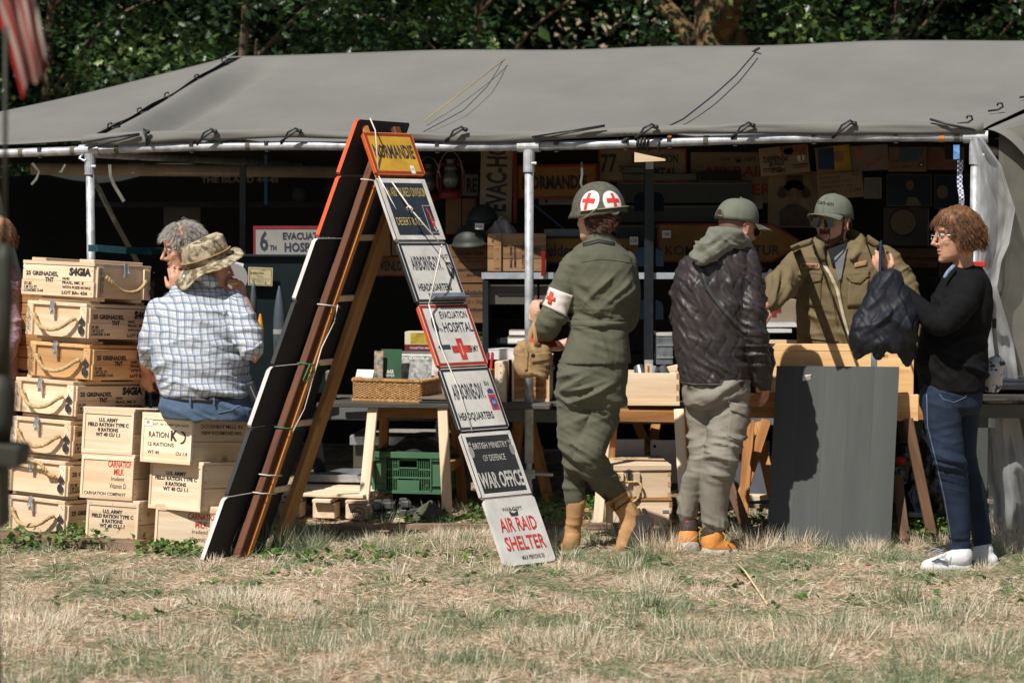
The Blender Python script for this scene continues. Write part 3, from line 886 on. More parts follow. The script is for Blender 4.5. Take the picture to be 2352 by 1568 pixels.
def bungee(u, du=-.075, s=1.0):
 """loop of black shock cord from an eyelet down round the bar"""
 e = L(u, -.06, ZB + .088 - .012 * math.sin(math.pi * u / 4.8)); l = L(u + du * 1.35, -.065, ZB + .025)
 for o in (-.007, .009):
  b = MB(); b.tube([e, e + L(-.02, -.012, .006 + o), e.lerp(l, .6) + L(0, -.018, .012 + o * 1.5), l + L(o, 0, 0), l + L(-.008, .01, -.014)], .0058, 8)
  b.build('bungee_cord', CORD, tent, smooth=True)
 b = MB(); b.ball(e, (.014, .012, .012), 8, 6); b.build('eyelet', CORD, tent, smooth=True)
for u in (.78, 1.27, 2.20, 3.22, 3.72, 4.23): bungee(u)
bungee(.38, .0);
b = MB(); b.tube([L(.33, -.06, ZB + .075), L(.16, -.075, ZB + .055), L(-.01, -.06, ZB + .03)], .006, 8); b.tube([L(.33, -.06, ZB + .07), L(.18, -.075, ZB + .035), L(.02, -.06, ZB + .0)], .006, 8); b.build('bungee_cord', CORD, tent, smooth=True)
b = MB(); b.tube([L(2.95, -.06, ZB + .09), L(2.75, -.07, ZB + .06), L(2.56, -.05, ZB + .035)], .0045, 8); b.tube([L(2.95, -.06, ZB + .085), L(2.75, -.07, ZB + .05), L(2.58, -.05, ZB + .02)], .004, 8); b.build('bungee_cord', CORD, tent, smooth=True)
b = MB(); b.tube([L(4.60, -.05, ZB + .10), L(4.70, -.06, ZB + .07), L(4.82, -.04, ZB + .045)], .006, 8); b.build('bungee_cord', CORD, tent, smooth=True)
# webbing straps and clips round the bar
def strap(u, m=WEB, w=.026, name='webbing_strap'):
 z = bar_z(u); b = MB(); b.tube([L(u - w / 2, 0, z), L(u + w / 2, 0, z)], .0265, 16); b.build(name, m, tent)
for u in (-.42, -.10, .17, .95, 3.47, 4.73): strap(u)
CLIP = mat('black_plastic_clip', (.03, .03, .035), .5); ORC = mat('orange_plastic', (.75, .12, .02), .5)
for i, u in enumerate((-.30, .62, 1.06, 1.62, 2.03, 2.68, 3.05, 3.28, 3.62, 4.02, 4.43)):
 z = bar_z(u); b = MB(); b.box(L(u, -.021, z + .014), (.022, .014, .022)); b.build('bar_clip', CLIP, tent); b = MB(); b.box(L(u + .002, -.012, z - .031), (.020, .02, .006)); b.build('clip_foot', CLIP, tent)
 if u in (.62, 2.03, 3.28):
  b = MB(); b.box(L(u + .003, -.02, z + .030), (.020, .016, .010)); b.build('clip_pad', ORC, tent)
BLUE = mat('blue_ratchet_web', (.03, .20, .42), .7, var=.3, scale=40)
strap(-.045, BLUE, .034, 'blue_strap')
b = MB(); b.tube([L(-.03, -.02, ZB - .03), L(-.05, -.03, ZB - .055), L(-.02, -.03, ZB - .07), L(0, -.02, ZB - .055)], .007, 8); b.build('strap_hook', STEEL, tent, smooth=True)
b = MB(); b.grid(lambda u, v: L(-.20 + .10 * u * (1 if v < .8 else .8), -.028, ZB + .06 - .001) if False else L(.02 + .10 * u - .05 * v, -.05 - .004 * v, ZB + .05 - .02 * v + .01 * u), 3, 3, thick=.002);
STRP = mat('grey_strap', (.14, .14, .12), .85, var=.25, scale=30)
def ribbon(pts, w, m, name, hint=(0, 1, 0), par=tent, t=.0018):
 b = MB()
 for a, c in zip(pts[:-1], pts[1:]): pass
 P3 = [Vector(p) for p in pts]
 vs = []
 for i, p in enumerate(P3):
  d = (P3[min(i + 1, len(P3) - 1)] - P3[max(i - 1, 0)]).normalized()
  s = d.cross(Vector(hint)).normalized()
  h = Vector(hint).normalized()
  for q in (-1, 1): vs.append(p + s * w / 2 * q - h * t)
  for q in (1, -1): vs.append(p + s * w / 2 * q + h * t)
 fs = []
 for i in range(len(P3) - 1):
  for k in range(4): fs.append((i * 4 + k, i * 4 + (k + 1) % 4, (i + 1) * 4 + (k + 1) % 4, (i + 1) * 4 + k))
 fs += [(3, 2, 1, 0), tuple(len(vs) - 4 + k for k in range(4))]
 b.add(vs, fs); return b.build(name, m, par)
def loc(px, py, Y):            # picture point to tent-local
 q = P(px, py, Y) - TO; return L(q.dot(TU), q.dot(TV), q.z)
ribbon([loc(252, 378, 1.86), loc(254, 405, 1.85), loc(262, 425, 1.85), loc(285, 463, 1.84)], .019, STRP, 'hanging_strap')
ribbon([loc(74, 375, 1.9), loc(90, 395, 1.9), loc(83, 412, 1.9), loc(72, 424, 1.9)], .014, STRP, 'hanging_strap')
ribbon([loc(150, 378, 1.9), loc(140, 396, 1.9), loc(136, 393, 1.9)], .012, STRP, 'hanging_strap')
ribbon([loc(1336, 372, 1.2), loc(1337, 400, 1.2), loc(1334, 420, 1.2), loc(1339, 436, 1.2)], .012, STRP, 'hanging_strap')
TEAL = mat('teal_ratchet_web', (.014, .07, .085), .7, var=.4, scale=60)
ribbon([loc(203, 570, 1.83), loc(225, 570, 1.83), loc(290, 575, 1.9), loc(350, 577, 2.05), loc(430, 572, 2.5)], .038, TEAL, 'teal_strap', (0, 1, 0))
ribbon([loc(205, 400, 1.95), loc(225, 430, 2.0), loc(265, 510, 2.1), loc(320, 610, 2.3)], .032, STRP, 'bracing_strap')
# ropes on and around the roof
def roof_pt(px, py):
 """where the picture ray meets the front slope"""
 n = TV * (-.30) + Vector((0, 0, 1)) * .954
 p0 = T(0, 0, ZB + .045)
 o = Vector((0, CAM_Y, CAM_Z)); d = P(px, py, 0) - o
 t = (p0 - o).dot(n) / d.dot(n)
 q = o + d * t + n * .004 - TO
 return L(q.dot(TU), q.dot(TV), q.z)
GRN = mat('green_black_rope', (.035, .045, .035), .8, var=.5, scale=80); YEL = mat('yellow_cord', (.45, .33, .08), .8); BLU = mat('dark_blue_cord', (.02, .03, .06), .8)
ridge_r = roof_pt(1738, 122) + L(0, .08, .03)
b = MB(); b.tube([ridge_r, loc(1700, 138, 3.0), loc(1560, 240, 2.0), loc(1430, 326, .98)], .0085, 8); b.build('green_rope', GRN, tent, smooth=True)
for k in range(5):
 u = 3.115 + k * .018 + (.04 if k == 4 else 0); z = bar_z(u); b = MB()
 b.tube([L(u + .004 * math.sin(t), .030 * math.cos(t), z + .034 * math.sin(t) - (.008 if k > 2 else 0)) for t in np.linspace(0, 2 * math.pi, 14)][:-1], .0065, 6, closed=True); b.build('rope_coil', GRN, tent, smooth=True)
b = MB(); b.tube([roof_pt(1736, 122), roof_pt(1690, 175), roof_pt(1640, 220), roof_pt(1570, 275), roof_pt(1508, 305)], .0042, 6); b.build('blue_cord', BLU, tent, smooth=True)
b = MB(); b.tube([roof_pt(1160, 138), roof_pt(975, 280)], .0028, 6); b.build('yellow_cord', YEL, tent, smooth=True)
b = MB(); b.tube([roof_pt(1158, 138), roof_pt(1120, 200), roof_pt(1065, 255), roof_pt(1010, 285), roof_pt(970, 306)], .0022, 6); b.build('grey_cord', BLU, tent, smooth=True)
b = MB(); b.prism([(0, 0), (.16, -.035), (.16, -.045), (.0, -.05)], -.008, .008, Matrix.Translation(loc(1458, 350, .92)) @ Matrix.Rotation(R(90), 4, 'X')); b.build('wooden_wedge', WX, tent)
# orange sling, blue label, chequered ribbon at the right corner
strap(4.655, mat('orange_web', (.75, .30, .10), .8, var=.3, scale=60), .03, 'orange_strap')
ribbon([loc(2197, 333, .55), loc(2197, 366, .55)], .030, mat('blue_label', (.12, .30, .62), .5, var=.5, scale=30), 'strap_label')
def chequer():
 m, nt, b2 = _new('chequered_ribbon'); N, Lk = nt.nodes, nt.links
 tc = N.new('ShaderNodeTexCoord'); ck = N.new('ShaderNodeTexChecker'); ck.inputs['Scale'].default_value = 90
 ck.inputs[1].default_value = (.05, .06, .16, 1); ck.inputs[2].default_value = (.6, .62, .68, 1)
 Lk.new(tc.outputs['Object'], ck.inputs[0]); Lk.new(ck.outputs[0], b2.inputs['Base Color']); return m
ribbon([loc(2206, 368, .6), loc(2204, 420, .6), loc(2209, 455, .58), loc(2208, 482, .6)], .026, chequer(), 'chequered_ribbon')
# clear plastic sheet gathered down the right corner
def plastic():
 m, nt, b2 = _new('milky_plastic')
 N, Lk = nt.nodes, nt.links
 b2.inputs['Base Color'].default_value = (.92, .93, .95, 1); b2.inputs['Roughness'].default_value = .16; b2.inputs['Specular IOR Level'].default_value = .6
 tr = N.new('ShaderNodeBsdfTransparent'); tr.inputs[0].default_value = (.93, .95, .97, 1)
 tl_ = N.new('ShaderNodeBsdfTranslucent'); tl_.inputs[0].default_value = (.9, .92, .94, 1)
 m1 = N.new('ShaderNodeMixShader'); m1.inputs[0].default_value = .45
 m2 = N.new('ShaderNodeMixShader')
 lw = N.new('ShaderNodeLayerWeight'); lw.inputs[0].default_value = .45
 mr = N.new('ShaderNodeMapRange'); mr.inputs[3].default_value = .30; mr.inputs[4].default_value = .80
 Lk.new(lw.outputs['Facing'], mr.inputs[0]); Lk.new(mr.outputs[0], m2.inputs[0])
 Lk.new(b2.outputs[0], m1.inputs[1]); Lk.new(tl_.outputs[0], m1.inputs[2])
 Lk.new(tr.outputs[0], m2.inputs[1]); Lk.new(m1.outputs[0], m2.inputs[2])
 Lk.new(m2.outputs[0], N['Material Output'].inputs[0])
 return m
PL = plastic()
ptop = P(2250, 316, .52)
prof = [(316, 2228, 2256), (380, 2238, 2300), (450, 2244, 2322), (480, 2246, 2332), (560, 2250, 2318), (600, 2248, 2300), (660, 2240, 2290), (720, 2242, 2308), (790, 2248, 2328), (860, 2258, 2338), (930, 2262, 2336), (1000, 2262, 2350), (1080, 2268, 2375), (1160, 2272, 2395), (1215, 2275, 2400)]
def plas(u, v):
 py = 316 + (1215 - 316) * (1 - v)
 for (a, l0, r0), (b2, l1, r1) in zip(prof[:-1], prof[1:]):
  if a <= py <= b2:
   t = (py - a) / (b2 - a); l = l0 + (l1 - l0) * t; r = r0 + (r1 - r0) * t; break
 Yd = .50 + .05 * math.sin(u * 7 + v * 5) * (.4 + .6 * (1 - v)) + .05 * nz(u * 2, v * 7, 1.6) + .02 * abs(nz(u * 5, v * 12, 1.3, 2))
 q = P(l + (r - l) * u, py, Yd) - TO
 return L(q.dot(TU), q.dot(TV), q.z)
b = MB(); b.grid(plas, 46, 110, thick=.0); b.build('plastic_sheet', PL, tent, smooth=True)
b = MB(); b.grid(lambda u, v: plas(.05 + u * .35, v) + L(.02 * math.sin(v * 7), .05 + .02 * math.sin(u * 7), 0), 16, 60); b.build('plastic_sheet', PL, tent, smooth=True)
# ------------------------------------------------------------------ wooden crates
TILT = Matrix.Rotation(R(3.0),3,'Y') @ Matrix.Rotation(R(-2.2),3,'X')
TILT2 = Matrix.Rotation(R(3.0),3,'Y') @ Matrix.Rotation(R(-4.6),3,'X')       # the piles on the left lean over to the right on soft ground
NAIL = mat('nail_head',(.25,.25,.27),.4,metal=.7)
def lettering(par,faces,m=INK,name='lettering'):
 """faces: list of (matrix, items)"""
 for M,its in faces:
  for it in its:
   b = MB();words(b,M,[it]);o = b.build(name,m,par)
 return o
def flaming_bomb(b,M,x,y,s):
 disc(b,M,x,y,.021 * s,.026 * s,20)
 for k,(dx,h) in enumerate(((-.012,.034),(0,.052),(.012,.038))):
  flat_poly(b,M,[(x + dx * s - .005 * s,y + .032 * s),(x + dx * s + .007 * s,y + .032 * s),(x + dx * s * 1.3 + .010 * s,y + (.032 + h * .5) * s),(x + dx * s * .6 + .004 * s,y + (.034 + h) * s),(x + dx * s * 1.2 - .006 * s,y + (.032 + h * .55) * s)])
def rope_handle(par,pts,r=.0110,name='rope_handle'):
 b = MB()
 P3 = [Vector(p) for p in pts]
 path = []
 n = len(P3)
 for i in range(n - 1):
  p0,p1,p2,p3 = P3[max(i - 1,0)],P3[i],P3[i + 1],P3[min(i + 2,n - 1)]
  for k in range(6):
   t = k / 6
   path.append(0.5 * ((2 * p1) + (p2 - p0) * t + (2 * p0 - 5 * p1 + 4 * p2 - p3) * t * t + (3 * p1 - p0 - 3 * p2 + p3) * t ** 3))
 path.append(P3[-1])
 for s in range(3):
  tw = []
  L_ = 0
  for i,p in enumerate(path):
   if i:L_ += (p - path[i - 1]).length
   d = (path[min(i + 1,len(path) - 1)] - path[max(i - 1,0)])
   x,y,_ = frame_of(d,(0,0,1) if abs(d.normalized().z) < .95 else (1,0,0))
   a = L_ * 150 + s * 2.094
   tw.append(p + (x * math.cos(a) + y * math.sin(a)) * r * .5)
  b.tube(tw,r * .56,5)
 return b.build(name,ROPE,par,smooth=True)
def latch(par,c,xd,yd,n,m=STEEL):
 """toggle latch hanging at c; xd across, yd up, n outwards"""
 c,xd,yd,n = map(Vector,(c,xd,yd,n))
 b = MB()
 Rm = Matrix((xd,yd,n)).transposed()
 b.box(c + yd * .018 + n * .003,(.022,.012,.006),Rm)
 b.box(c - yd * .010 + n * .008,(.016,.042,.006),Rm)
 b.tube([c + yd * .026 + xd * .011 + n * .006,c - yd * .016 + xd * .013 + n * .014,c - yd * .022 + n * .016,c - yd * .016 - xd * .013 + n * .014,c + yd * .026 - xd * .011 + n * .006,c + yd * .030 + n * .006],.0022,6,closed=True)
 b.box(c - yd * .034 + n * .006,(.020,.012,.010),Rm)
 return b.build('latch',m,par)
# grenade crate: local frame, near corner at the origin; the end face lies on x in [-W,0] at y = 0 (towards the camera), the long side runs back along +y at x = 0
GW_,GL_,GH_ = .39,.50,.172
def grenade_crate(lab,corner,yaw,long_front=False,shade=1,rope=None):
 t = thing('grenade_crate',lab,'crate',tuple(corner),0,'grenade crates stacked at the left')
 t.rotation_euler = (TILT @ Matrix.Rotation(yaw,3,'Z')).to_euler()
 W,Ln,H = (GL_,GW_,GH_) if long_front else (GW_,GL_,GH_)
 z0 = .012
 if not long_front:
  for y in (.009,Ln - .009):
   b = MB();b.box((-W / 2,y + .010,z0 + (H - .02) / 2),(W - .04,.018,H - .02));b.build('end_board',WX,t,bevel=.0015)
   for xx in (-.020,-W + .020):
    b = MB();b.box((xx,y - .002 if y < .1 else y + .016,z0 + (H - .02) / 2),(.044,.022,H - .022));b.build('end_cleat',WZ,t,bevel=.002)
  for xx in (.004,-W - .004):
   for k,(zz,hh) in enumerate(((z0 + .037,.074),(z0 + .112,.074))):
    b = MB();b.box((xx,Ln / 2 + .008,zz),(.016,Ln - .012 * k,hh));b.build('side_board',WY,t,bevel=.0015)
 else:
  for y in (.0,Ln):
   for k,(zz,hh) in enumerate(((z0 + .037,.074),(z0 + .112,.074))):
    b = MB();b.box((-W / 2,y + (.004 if y < .1 else -.004),zz),(W - .012 * k,.016,hh));b.build('side_board',WX,t,bevel=.0015)
  for xx in (-.018,-W + .018):
   b = MB();b.box((xx,Ln / 2,z0 + (H - .02) / 2),(.018,Ln - .06,H - .02));b.build('end_board',WY,t,bevel=.0015)
   for yy in (.034,Ln - .034):
    b = MB();b.box((xx + (.016 if xx > -.1 else -.016),yy,z0 + (H - .02) / 2),(.022,.044,H - .022));b.build('end_cleat',WZ,t,bevel=.002)
 b = MB();b.box((-W / 2,Ln / 2,z0 + H - .011),(W - .004,Ln + .006,.018));b.build('lid',WX if long_front else WY,t,bevel=.002)
 for k in (.17,.83):
  if long_front:
   b = MB();b.box((-W * k,Ln / 2,z0 + H + .006),(.10,Ln - .05,.016));b.build('lid_batten',WY,t,bevel=.002)
  else:
   b = MB();b.box((-W / 2,Ln * k,z0 + H + .006),(W - .05,.07,.016));b.build('lid_batten',WX,t,bevel=.002)
  b = MB();b.box((-W / 2,Ln * k,.004),(W - .03,.05,.016));b.build('skid',WX,t,bevel=.002)
 if not long_front:
  ML = plane_M((-W,-.003,z0),(1,0,0),(0,0,1));MS = plane_M((.012,.004,z0),(0,1,0),(0,0,1));w1,w2 = W,Ln
 else:
  MS = plane_M((-W,-.004,z0),(1,0,0),(0,0,1));ML = plane_M((.010 ,.01,z0),(0,1,0),(0,0,1));w1,w2 = Ln,W
 side = [('25 GRENADES,',w2 * .06,.098,.020,w2 * .45,.045,'l'),('TNT',w2 * .33,.068,.022,w2 * .12,.045,'l'),('S4GIA',w2 * .66,.106,.034,w2 * .30,.07,'l'),
   ('HAND',w2 * .57,.082,.012,None,.04,'l'),('FRAG., MK. II',w2 * .57,.062,.012,w2 * .29,.04,'l'),('WITH FUZE M10A2',w2 * .57,.040,.012,w2 * .39,.04,'l'),('LOT EA- 436',w2 * .57,.012,.015,w2 * .35,.045,'l'),
   ('53 LBS',w2 * .04,.050,.013,None,.04,'l'),('1.28 CU. FT.',w2 * .04,.033,.013,None,.04,'l'),('LOADED 5-44',w2 * .04,.016,.013,w2 * .27,.04,'l')]
 lettering(t,[(MS,side)]);b = MB()
 endn = Vector((0,-1,0)) if not long_front else Vector((1,0,0))
 Mv = ML @ Matrix.Rotation(R(90),4,'Z')
 def onface(x,z,out):return ML @ Vector((x,z,out))
 eo = .010
 words(b,ML @ Matrix.Translation((.018,0,eo - .001)) @ Matrix.Rotation(R(90),4,'Z'),[('25 GRENADES, HAND',.005,0,.011,.145,.02,'l'),('FRAG. MK. II',.025,-.014,.010,.10,.02,'l')])
 Mb = ML @ Matrix.Translation((0,0,eo))
 b.build('lettering',INK,t);b = MB();flaming_bomb(b,Mb,w1 - .021,.040,.85)
 b.build('flaming_bomb_emblem',INK,t)
 xd,yd,n_ = (ML.to_3x3() @ Vector((1,0,0))),Vector((0,0,1)),endn
 latch(t,onface(w1 * .46,H - .024,.004),xd,yd,n_)
 base = [(w1 * .14,.106),(w1 * .20,.080),(w1 * .34,.042),(w1 * .50,.034),(w1 * .66,.048),(w1 * .80,.084),(w1 * .84,.094)]
 if rope == 'up':
  base = [(w1 * .06,.118),(w1 * .14,.150),(w1 * .34,.160),(w1 * .62,.158),(w1 * .72,.130),(w1 * .74,.108),(w1 * .84,.092)]
 rope_handle(t,[onface(x,z,.002 if i in (0,len(base) - 1) else (.030 if 1 < i < len(base) - 2 else .018)) for i,(x,z) in enumerate(base)])
 nb = MB()
 for x_,z_ in ((.012,.02),(.012,.14),(w1 - .012,.02),(w1 - .012,.14)):
  nb.box(onface(x_,z_,eo),(.004,.004,.004))
 for x_,z_ in ((.012,.02),(.012,.13),(w2 - .014,.02),(w2 - .014,.13)):
  nb.box(MS @ Vector((x_,z_,0)),(.004,.004,.004))
 nb.build('nails',NAIL,t,kind='stuff')
 if 'redder' in lab:
  for ch in t.children:
   k = {WX:RX,WY:RY,WZ:RZ}.get(ch.data.materials[0])
   if k:ch.data.materials[0] = k
 return t
RX,RY,RZ = [wood('red_pine_' + 'xyz'[i],(.74,.48,.25),(.56,.32,.14),i) for i in range(3)]
YG = .36
gc = [((215,690),R(-34),True,'topmost grenade crate of the stack, turned so its long lettered side faces front',None),
      ((196,783),R(-31),False,'second grenade crate from the top with a slack rope handle',None),
      ((204,878),R(-30),False,'third grenade crate from the top, redder wood',None),
      ((166,962),R(-32),False,'fourth grenade crate from the top, just above the ration boxes',None),
      ((160,1053),R(-30),False,'fifth grenade crate down, half hidden by the top ration box',None),
      ((148,1146),R(-30),False,'sixth grenade crate down with its rope handle thrown up over the lid','up'),
      ((146,1236),R(-30),False,'lowest grenade crate, standing in green weeds',None)]
for (px,py),yaw,lf,lab,rp in gc:
 grenade_crate(lab,P(px,py,YG),yaw,lf,rope=rp)
# reddish crates behind the stack
def plain_crate(lab,c,size,yaw,par_tilt=True,texts=None,wm=(BX,BX),group='plain brown crates behind the grenade crates',name='wooden_crate',boards=3):
 t = thing(name,lab,'crate',tuple(c),0,group)
 t.rotation_euler = ((TILT if par_tilt else Matrix.Identity(3)) @ Matrix.Rotation(yaw,3,'Z')).to_euler()
 w,d,h = size
 for k in range(boards):
  z = h * (k + .5) / boards
  b = MB();b.box((-w / 2,.008,z),(w,.016,h / boards - .004));b.build('front_board',wm[0],t,bevel=.002)
  b = MB();b.box((.008 - .001,d / 2 + .008,z),(.016,d - .002,h / boards - .004));b.build('side_board',wm[1],t,bevel=.002)
 b = MB();b.box((-w / 2 - .004,d / 2 + .012,h / 2),(w - .03,d - .03,h - .02));b.build('box_body',wm[1],t)
 b = MB();b.box((-w / 2,d / 2,h + .008),(w + .01,d + .01,.016));b.build('lid',wm[0],t,bevel=.002)
 if texts:
  lettering(t,[(plane_M((-w,0,0),(1,0,0),(0,0,1)),texts)])
 return t
BYm = wood('brown_pine_y',(0.50,0.27,0.10),(0.30,0.14,0.05),1,rnd=.2)
for k,lab in enumerate(('upper brown crate peeping out behind the grenade stack','second brown crate behind the grenade stack','third brown crate behind the grenade stack')):
 q = P(132,755 + k * 98,.95);plain_crate(lab,q,(.42,.4,.185),R(-18),wm=(BX,BYm))
# ration crates
def ration_crate(lab,corner,yaw,W,Ln,H,front,side=None,colored=None,wmf=WX,name='ration_crate',tag_=False,knot=False):
 t = thing(name,lab,'crate',tuple(corner),0,'ration and milk crates at the left')
 t.rotation_euler = (TILT2 @ Matrix.Rotation(yaw,3,'Z')).to_euler()
 b = MB();b.box((-W / 2,.009,H / 2),(W - .016,.014,H - .03));b.build('end_board',wmf,t,bevel=.001)
 for nm,c_,s_,m_ in (('end_trim',(-W / 2,.006,.009),(W,.018,.018),WX),('end_trim',(-W / 2,.006,H - .009),(W,.018,.018),WX),('end_trim',(-.006,.006,H / 2),(.012,.018,H - .036),WZ),('end_trim',(-W + .006,.006,H / 2),(.012,.018,H - .036),WZ)):
  b = MB();b.box(c_,s_);b.build(nm,m_,t,bevel=.001)
 hh = H / 2
 for xx in (-.006,-W + .006):
  for k in range(2):
   b = MB();b.box((xx,Ln / 2 + .016,hh * (k + .5)),(.014,Ln - .002,hh - .003));b.build('side_board',WY,t,bevel=.0015)
 b = MB();b.box((-W / 2,Ln / 2 + .014,H / 2),(W - .03,Ln - .02,H - .01));b.build('box_body',WY,t)
 nl = 4
 for k in range(nl):
  b = MB();b.box((-W / 2,(Ln + .03) * (k + .5) / nl - .002,H + .007),(W + .008,(Ln + .03) / nl - .003,.014));b.build('lid_board',WX,t,bevel=.0015)
 MF = plane_M((-W,.002,0),(1,0,0),(0,0,1));MSd = plane_M((.001,.016,0),(0,1,0),(0,0,1))
 fs = [(MF,front)]
 if side:fs.append((MSd,side))
 lettering(t,fs)
 if colored:lettering(t,[(MF,colored)],RED_INK)
 nb = MB()
 for z_ in (H * .15,H * .4,H * .62,H * .88):nb.box((.003,.022,z_),(.004,.004,.004))
 for x_ in (.08,.5,.92):nb.box((-W * x_,-.001,H - .009),(.004,.004,.004))
 nb.build('nails',NAIL,t,kind='stuff')
 return t,MF
def army(W,H):return [('U.S. ARMY',W / 2,H * .745,.0165,W * .38,.045),('FIELD RATION TYPE C',W / 2,H * .635,.0165,W * .80,.045),('8 RATIONS',W / 2,H * .52,.0165,W * .40,.045),('WT 40 CU 1.1',W / 2,H * .41,.0165,W * .48,.045)]
def milk(W,H):return [('4 DOZ TALLS',W * .10,H * .90,.010,W * .26,.015,'l'),('Irradiated',W * .70,H * .45,.018,W * .24,.0),('Vitamin D',W * .71,H * .27,.024,W * .32,.0),('CARNATION COMPANY',W * .07,H * .09,.0165,W * .80,.015,'l')]
def milkr(W,H):return [('CARNATION',W * .74,H * .76,.029,W * .47,.02),('MILK',W * .72,H * .58,.030,W * .19,.02)]
W_,H_ = .262,.208
ya = R(-14)
ration_crate('army ration crate on top of the left column of three',P(303,1046,.14),ya,W_,.46,H_,army(W_,H_))
t_,_ = ration_crate('carnation milk crate with red lettering in the middle of the left column',P(303,1150,.12),ya,.27,.46,.205,milk(.27,.205),colored=milkr(.27,.205))
ration_crate('army ration crate at the bottom of the left column among weeds',P(314,1256,.10),ya,.268,.46,.205,army(.268,.205))
# K ration: wide face and long lit side
yb = R(-27)
WK,HK = .29,.222
kr = [('CONT. W 11-009 QN-5624',WK * .52,HK * .80,.011,WK * .80,.01),('RATION',WK * .14,HK * .545,.026,WK * .40,.015,'l'),('K',WK * .58,HK * .50,.045,WK * .13,.05,'l'),('12 RATIONS',WK * .13,HK * .36,.017,WK * .52,.015,'l'),('WT 44',WK * .13,HK * .19,.016,None,.015,'l'),('CU 1.4',WK * .92,HK * .19,.016,None,.015,'r')]
t_,MF = ration_crate('ration K crate with a black crescent moon, seat of the man in the hat',P(437,1068,.0),yb,WK,.60,HK,kr,
                  [('DOUGHBOY MILLS, INC.',.60 * .09,HK * .79,.017,.60 * .62,.015,'l'),('NEW RICHMOND.WIS..',.60 * .10,HK * .65,.017,.60 * .58,.015,'l')])
b = MB();cx_,cy_ = WK * .80,HK * .57
pts = [(cx_ + .024 * math.cos(a),cy_ + .030 * math.sin(a)) for a in np.linspace(-1.9,1.9,14)] + [(cx_ - .010 + .026 * math.cos(a),cy_ + .024 * math.sin(a)) for a in np.linspace(1.45,-1.45,12)]
n_ = 12
for k in range(13):
 a = pts[k];c = pts[k + 1];i0 = 25 - int(round(k * 11 / 13));i1 = 25 - int(round((k + 1) * 11 / 13))
 i0 = min(25,i0);i1 = min(25,i1)
 flat_poly(b,MF,[a,c,pts[i1],pts[i0]] if i0 != i1 else [a,c,pts[i0]])
b.build('moon_emblem',INK,t_)
b = MB();rect(b,MF @ Matrix.Translation((0,0,.001)),.012,HK * .78,.062,HK * .94);b.build('price_tag',PAPER,t_)
b = MB();words(b,MF @ Matrix.Translation((0,0,.002)),[('90',.034,HK * .83,.012,None,0)]);b.build('lettering',INK,t_)
ration_crate('army ration crate directly under the ration K crate',P(460,1176,.02),yb,.302,.56,.222,army(.302,.222),
             [('CONT. W 199 QM',.30,.15,.011,.12,.015,'l'),('WM. WRIGLEY',.30,.132,.011,.11,.015,'l'),('CHICAGO',.30,.114,.011,None,.015,'l'),('5 RATIONS',.30,.07,.012,None,.015,'l')])
ration_crate('second milk crate, lowest of the right column, partly in shade',P(500,1275,.05),R(-10),.318,.48,.215,milk(.318,.215),colored=milkr(.318,.215))
# pale box behind the seated man
plain_crate('pale low box behind the seated man in the hat',P(362,904,1.0),(.62,.35,.16),R(-8),par_tilt=False,wm=(WX,WY),group='pale crates on the left bench',boards=1)
b = MB();b.box(P(360,918,1.15),(.95,.45,.035),R(-6));bench = b.build('plank_bench',GW,bevel=.003);tag(bench,'grey plank bench carrying the pale low box behind the man in the hat','bench')
for o in (-.35,.3):
 q = P(360,918,1.15);b = MB();b.box((o,0,-q.z / 2 - .01),(.05,.4,q.z - .03));ob = b.build('leg',GW,bench)
 bench.data.transform(Matrix.Identity(4))
 ob.location = q
# ------------------------------------------------------------------ A-shaped display of painted signs
def sgn_mat(name,col,**k):return mat(name,col,.6,var=k.get('var',.18),scale=k.get('scale',7),bump=.25,bscale=90,dirt=k.get('dirt',.4),dcol=k.get('dcol',(.12,.09,.065)),bdist=.002)
RED_P = sgn_mat('red_sign_paint',(.33,.03,.022),dcol=(.10,.02,.015));ORG_P = mat('sunlit_red_edge',(.62,.085,.02),.6,var=.2,scale=20)  # edge red brightened towards orange, sunlight put into the colour
YEL_P = sgn_mat('ochre_sign_paint',(.58,.33,.035),dirt=.45,dcol=(.22,.11,.02));NAVY = sgn_mat('navy_sign_paint',(.022,.028,.040),dirt=.2,dcol=(.08,.08,.08))
WHT_P = sgn_mat('grey_white_sign_paint',(.62,.61,.575),dirt=.6,dcol=(.26,.20,.14));WHE = sgn_mat('white_edge',(.62,.58,.56),dirt=.3)
BLK_P = sgn_mat('black_sign_paint',(.028,.029,.031),dirt=.2,dcol=(.07,.065,.06));GOLD = mat('gold_lettering',(.52,.40,.14),.6,var=.3,scale=30)
GREYT = mat('light_grey_lettering',(.50,.49,.46),.7,var=.3,scale=30);REDT = mat('red_lettering',(.52,.05,.04),.7,var=.3,scale=25)
NAVT = mat('navy_lettering',(.035,.045,.065),.7,var=.4,scale=25)
